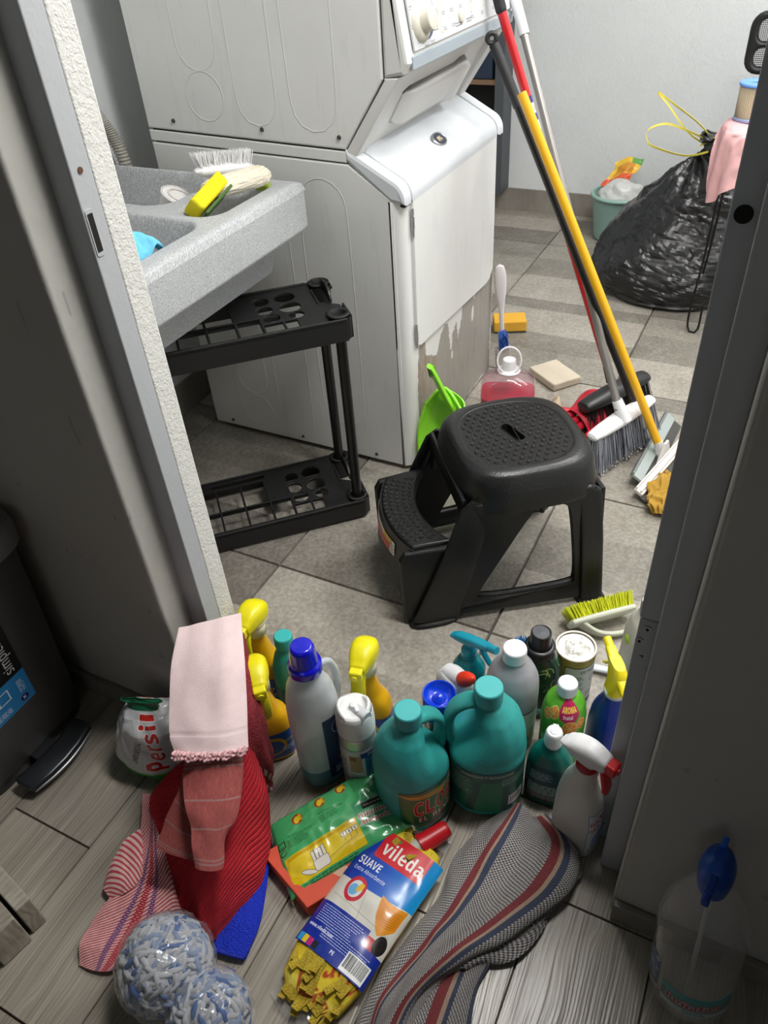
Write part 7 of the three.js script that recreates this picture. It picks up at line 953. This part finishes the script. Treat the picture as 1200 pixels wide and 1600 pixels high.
// ---------------------------------------------------------------- grey woven cloth with red and blue stripes
{
  const mk = (stripes) => tex(512, 512, (u, v, x, y) => { const s = stripes.find(([a, b]) => v > a && v < b), a = (fbm(u * 8, v * 8, 8, 3, 2) - 0.5) * 14, c = (floor(x * 80 / 512) + floor(y * 80 / 512)) % 2 < 1; if (s) { const q = s[2]; return c || s[3] ? q.map((k) => k + a) : q.map((k) => k * 0.72 + 40 + a); } return c ? [206 + a, 200 + a, 194 + a] : [92 + a, 90 + a, 96 + a]; });
  const red = [142, 64, 68], blue = [74, 82, 104], cream = [196, 164, 140], wv = tex(256, 256, (u, v, x, y) => ((x >> 2) + (y >> 2)) % 2 ? 0.2 : 0.9, false);
  const m1 = mat(0xffffff, 0.95, { map: mk([[0.19, 0.235, red, 1], [0.235, 0.255, cream], [0.255, 0.295, blue, 1], [0.6, 0.67, red, 1], [0.67, 0.7, cream], [0.7, 0.75, blue, 1]]), bumpMap: rep(wv, 2), bumpScale: 0.0016 });
  const m2 = mat(0xffffff, 0.95, { map: mk([[0.24, 0.34, red, 1], [0.5, 0.6, red, 1], [0.6, 0.65, cream], [0.65, 0.7, blue, 1], [0.92, 1, blue]]), bumpMap: rep(wv, 2), bumpScale: 0.0016 });
  const t = thing('striped_towel', 'grey woven towel with dark red and blue stripes lying before the bottles', 'towel', [0, 0, 0]);
  const fold = (u, v) => 0.009 * sin(v * 9 + u * 3) * sstep(0.02, 0.2, v) * sstep(1, 0.85, v) + 0.007 * n3(u * 5, v * 7, 3) + 0.003 * n3(u * 12, v * 12, 9);
  part('upper_layer', sheet([
    [[-0.199,0.02,-0.759],[-0.236,0.015,-0.705],[-0.263,0.01,-0.622],[-0.261,0.01,-0.563],[-0.283,0.01,-0.478],[-0.307,0.01,-0.377],[-0.301,0.01,-0.298]], [[-0.185,0.035,-0.761],[-0.205,0.035,-0.687],[-0.223,0.03,-0.604],[-0.235,0.03,-0.532],[-0.256,0.03,-0.46],[-0.283,0.03,-0.359],[-0.277,0.025,-0.286]],
    [[-0.166,0.045,-0.761],[-0.159,0.05,-0.693],[-0.176,0.045,-0.606],[-0.204,0.045,-0.528],[-0.235,0.045,-0.458],[-0.263,0.04,-0.354],[-0.261,0.03,-0.283]], [[-0.15,0.045,-0.757],[-0.11,0.055,-0.713],[-0.12,0.055,-0.627],[-0.159,0.055,-0.544],[-0.205,0.05,-0.462],[-0.244,0.045,-0.362],[-0.245,0.035,-0.285]],
    [[-0.136,0.035,-0.756],[-0.07,0.05,-0.708],[-0.067,0.055,-0.645],[-0.114,0.055,-0.558],[-0.176,0.05,-0.473],[-0.224,0.045,-0.391],[-0.228,0.035,-0.293]], [[-0.132,0.015,-0.753],[-0.059,0.02,-0.709],[-0.053,0.022,-0.669],[-0.096,0.028,-0.575],[-0.158,0.026,-0.489],[-0.209,0.026,-0.405],[-0.22,0.02,-0.301]]].map((c) => c.map(([x, y, z]) => [x, 0.006 + (y - 0.006) * 0.62, z])), 110, 70, 0.004, fold, [2.2, 1]), m1, t);
  part('lower_layer', sheet([
    [[-0.278,0.006,-0.369],[-0.285,0.006,-0.326],[-0.279,0.006,-0.272]], [[-0.229,0.012,-0.437],[-0.232,0.012,-0.369],[-0.224,0.01,-0.293]], [[-0.179,0.016,-0.48],[-0.179,0.012,-0.399],[-0.174,0.01,-0.317]], [[-0.14,0.01,-0.496],[-0.147,0.008,-0.441],[-0.124,0.006,-0.342]]], 60, 50, 0.004, (u, v) => 0.003 * n3(u * 5, v * 6, 5), [0.6, 1]), m2, t);
  part('turned_hem', sheet([
    [[-0.131,0.014,-0.565],[-0.159,0.014,-0.518],[-0.189,0.014,-0.476],[-0.21,0.012,-0.446]], [[-0.091,0.02,-0.598],[-0.112,0.022,-0.542],[-0.147,0.024,-0.498],[-0.182,0.018,-0.46]], [[-0.08,0.01,-0.632],[-0.079,0.012,-0.579],[-0.099,0.016,-0.521],[-0.127,0.016,-0.491],[-0.154,0.01,-0.48]]], 50, 30, 0.004, (u, v) => 0.005 * n3(u * 7, v * 4, 15), [0.5, 0.2]), mat(0xffffff, 0.95, { map: mk([]), bumpMap: rep(wv, 2), bumpScale: 0.0016 }), t);
}
// ---------------------------------------------------------------- pedal bin and a wooden box at the left edge
{
  const body = phys(0x565452, 0.42, { metalness: 0.35 }), dark = phys(0x2a2a2c, 0.4), t = thing('pedal_bin', 'grey pedal bin with a black and blue product sticker by the left wall', 'bin', [-1.285, 0, -0.475]);
  const rows = [[0.02, 0.135, 0.14, 6], [0.03, 0.142, 0.147, 6], [0.1, 0.145, 0.15, 6], [0.45, 0.16, 0.16, 6], [0.49, 0.162, 0.162, 6]];
  part('body', loftY(rows, { seg: 72, k: 4 }), body, t); part('base', loftY([[0, 0.138, 0.142, 6], [0.02, 0.14, 0.146, 6], [0.034, 0.142, 0.148, 6]], { seg: 72, k: 1 }), dark, t);
  part('lid', loftY([[0.49, 0.17, 0.169, 6], [0.494, 0.174, 0.172, 6], [0.535, 0.175, 0.173, 6], [0.55, 0.167, 0.166, 6], [0.556, 0.14, 0.14, 5]], { seg: 72, k: 3 }), phys(0x7a7a78, 0.4), t);
  part('pedal', [loft([-0.085, -0.08, -0.04, 0, 0.04, 0.08, 0.085].map((z, k) => { const o = 0.012 * (1 - (z / 0.085) ** 2), r = k === 0 || k === 6 ? 0.5 : 1; return Array.from({ length: 20 }, (_, i) => { const [c, s] = sup(-2 * PI * i / 20, 3.4); return V(0.185 + o + 0.028 * r * c, 0.03 + 0.011 * r * s, z); }); }).map((r) => r.slice().reverse()), 3), box(0.06, 0.01, 0.05, 0.15, 0.026, 0)], phys(0x3a3c40, 0.3, { metalness: 0.6 }), t);
  part('pedal_edge', tube([[0.212, 0.026, -0.08], [0.222, 0.026, -0.04], [0.2255, 0.026, 0], [0.222, 0.026, 0.04], [0.212, 0.026, 0.08]], 0.003, 24, 8), steel, t);
  part('sticker', (() => { const pos = [], uv = [], ix = [], xs = (y) => rowAt(refine(rows, 3), y)[1] + 0.0012; for (let j = 0; j <= 8; j++) for (let i = 0; i <= 4; i++) { const y = lerp(0.16, 0.44, j / 8), z = lerp(0.14, -0.045, i / 4); const k = pow(1 - pow(abs(z / 0.155), 6), 1 / 6); pos.push(xs(y) * k, y, z); uv.push(i / 4, j / 8); } for (let j = 0; j < 8; j++) for (let i = 0; i < 4; i++) { const a = j * 5 + i, b = a + 5; ix.push(a, a + 1, b, a + 1, b + 1, b); } const g = new THREE.BufferGeometry(); g.setAttribute('position', new THREE.Float32BufferAttribute(pos, 3)); g.setAttribute('uv', new THREE.Float32BufferAttribute(uv, 2)); g.setIndex(ix); g.computeVertexNormals(); return g; })(), mat(0xffffff, 0.35, { map: art(512, 912, (x, w, h) => { x.fillStyle = '#171718'; x.fillRect(0, 0, w, h); x.fillStyle = '#2f86c4'; x.fillRect(0, 640, w, 272); word(x, 'simplehuman', 440, 610, 84, '#e6e6e4', { rot: -90, bold: false }); x.strokeStyle = '#a9a9a6'; x.lineWidth = 6; x.beginPath(); x.ellipse(330, 540, 44, 44, 0, 0, 7); x.stroke(); word(x, 'sh', 304, 540, 44, '#b9b9b6'); smallprint(x, 240, 300, 40, 9, 22, '#bbb', 4); x.strokeStyle = '#dfe9f2'; x.lineWidth = 8; x.save(); x.translate(360, 740); x.rotate(-PI / 2); x.strokeRect(-40, -50, 84, 70); x.beginPath(); x.moveTo(-44, -54); x.lineTo(40, -92); x.stroke(); x.restore(); x.fillStyle = '#2a1f5c'; x.beginPath(); x.ellipse(450, 860, 26, 26, 0, 0, 7); x.fill(); word(x, 'K', 438, 860, 34, '#eef'); smallprint(x, 440, 700, 46, 7, 16, '#dfe9f2', 8); smallprint(x, 180, 840, 220, 3, 16, '#dfe9f2', 9); }) }), t);
}
{
  const m = woodMs[1], t = thing('wooden_box', 'corner of a low grey-brown wooden box at the left edge of the picture', 'box', [-0.88, 0, -0.195], rad(-11.8));
  part('board', boxUV(box(0.36, 0.088, 0.028, -0.184, 0.046, -0.0145, 0.003), 3), m, t); part('board', boxUV(box(0.36, 0.088, 0.055, -0.176, 0.046, 0.033, 0.003), 3), m, t); part('base', box(0.34, 0.07, 0.08, -0.185, 0.037, 0.02), darkHole, t);
}
renderer.render(scene, camera);
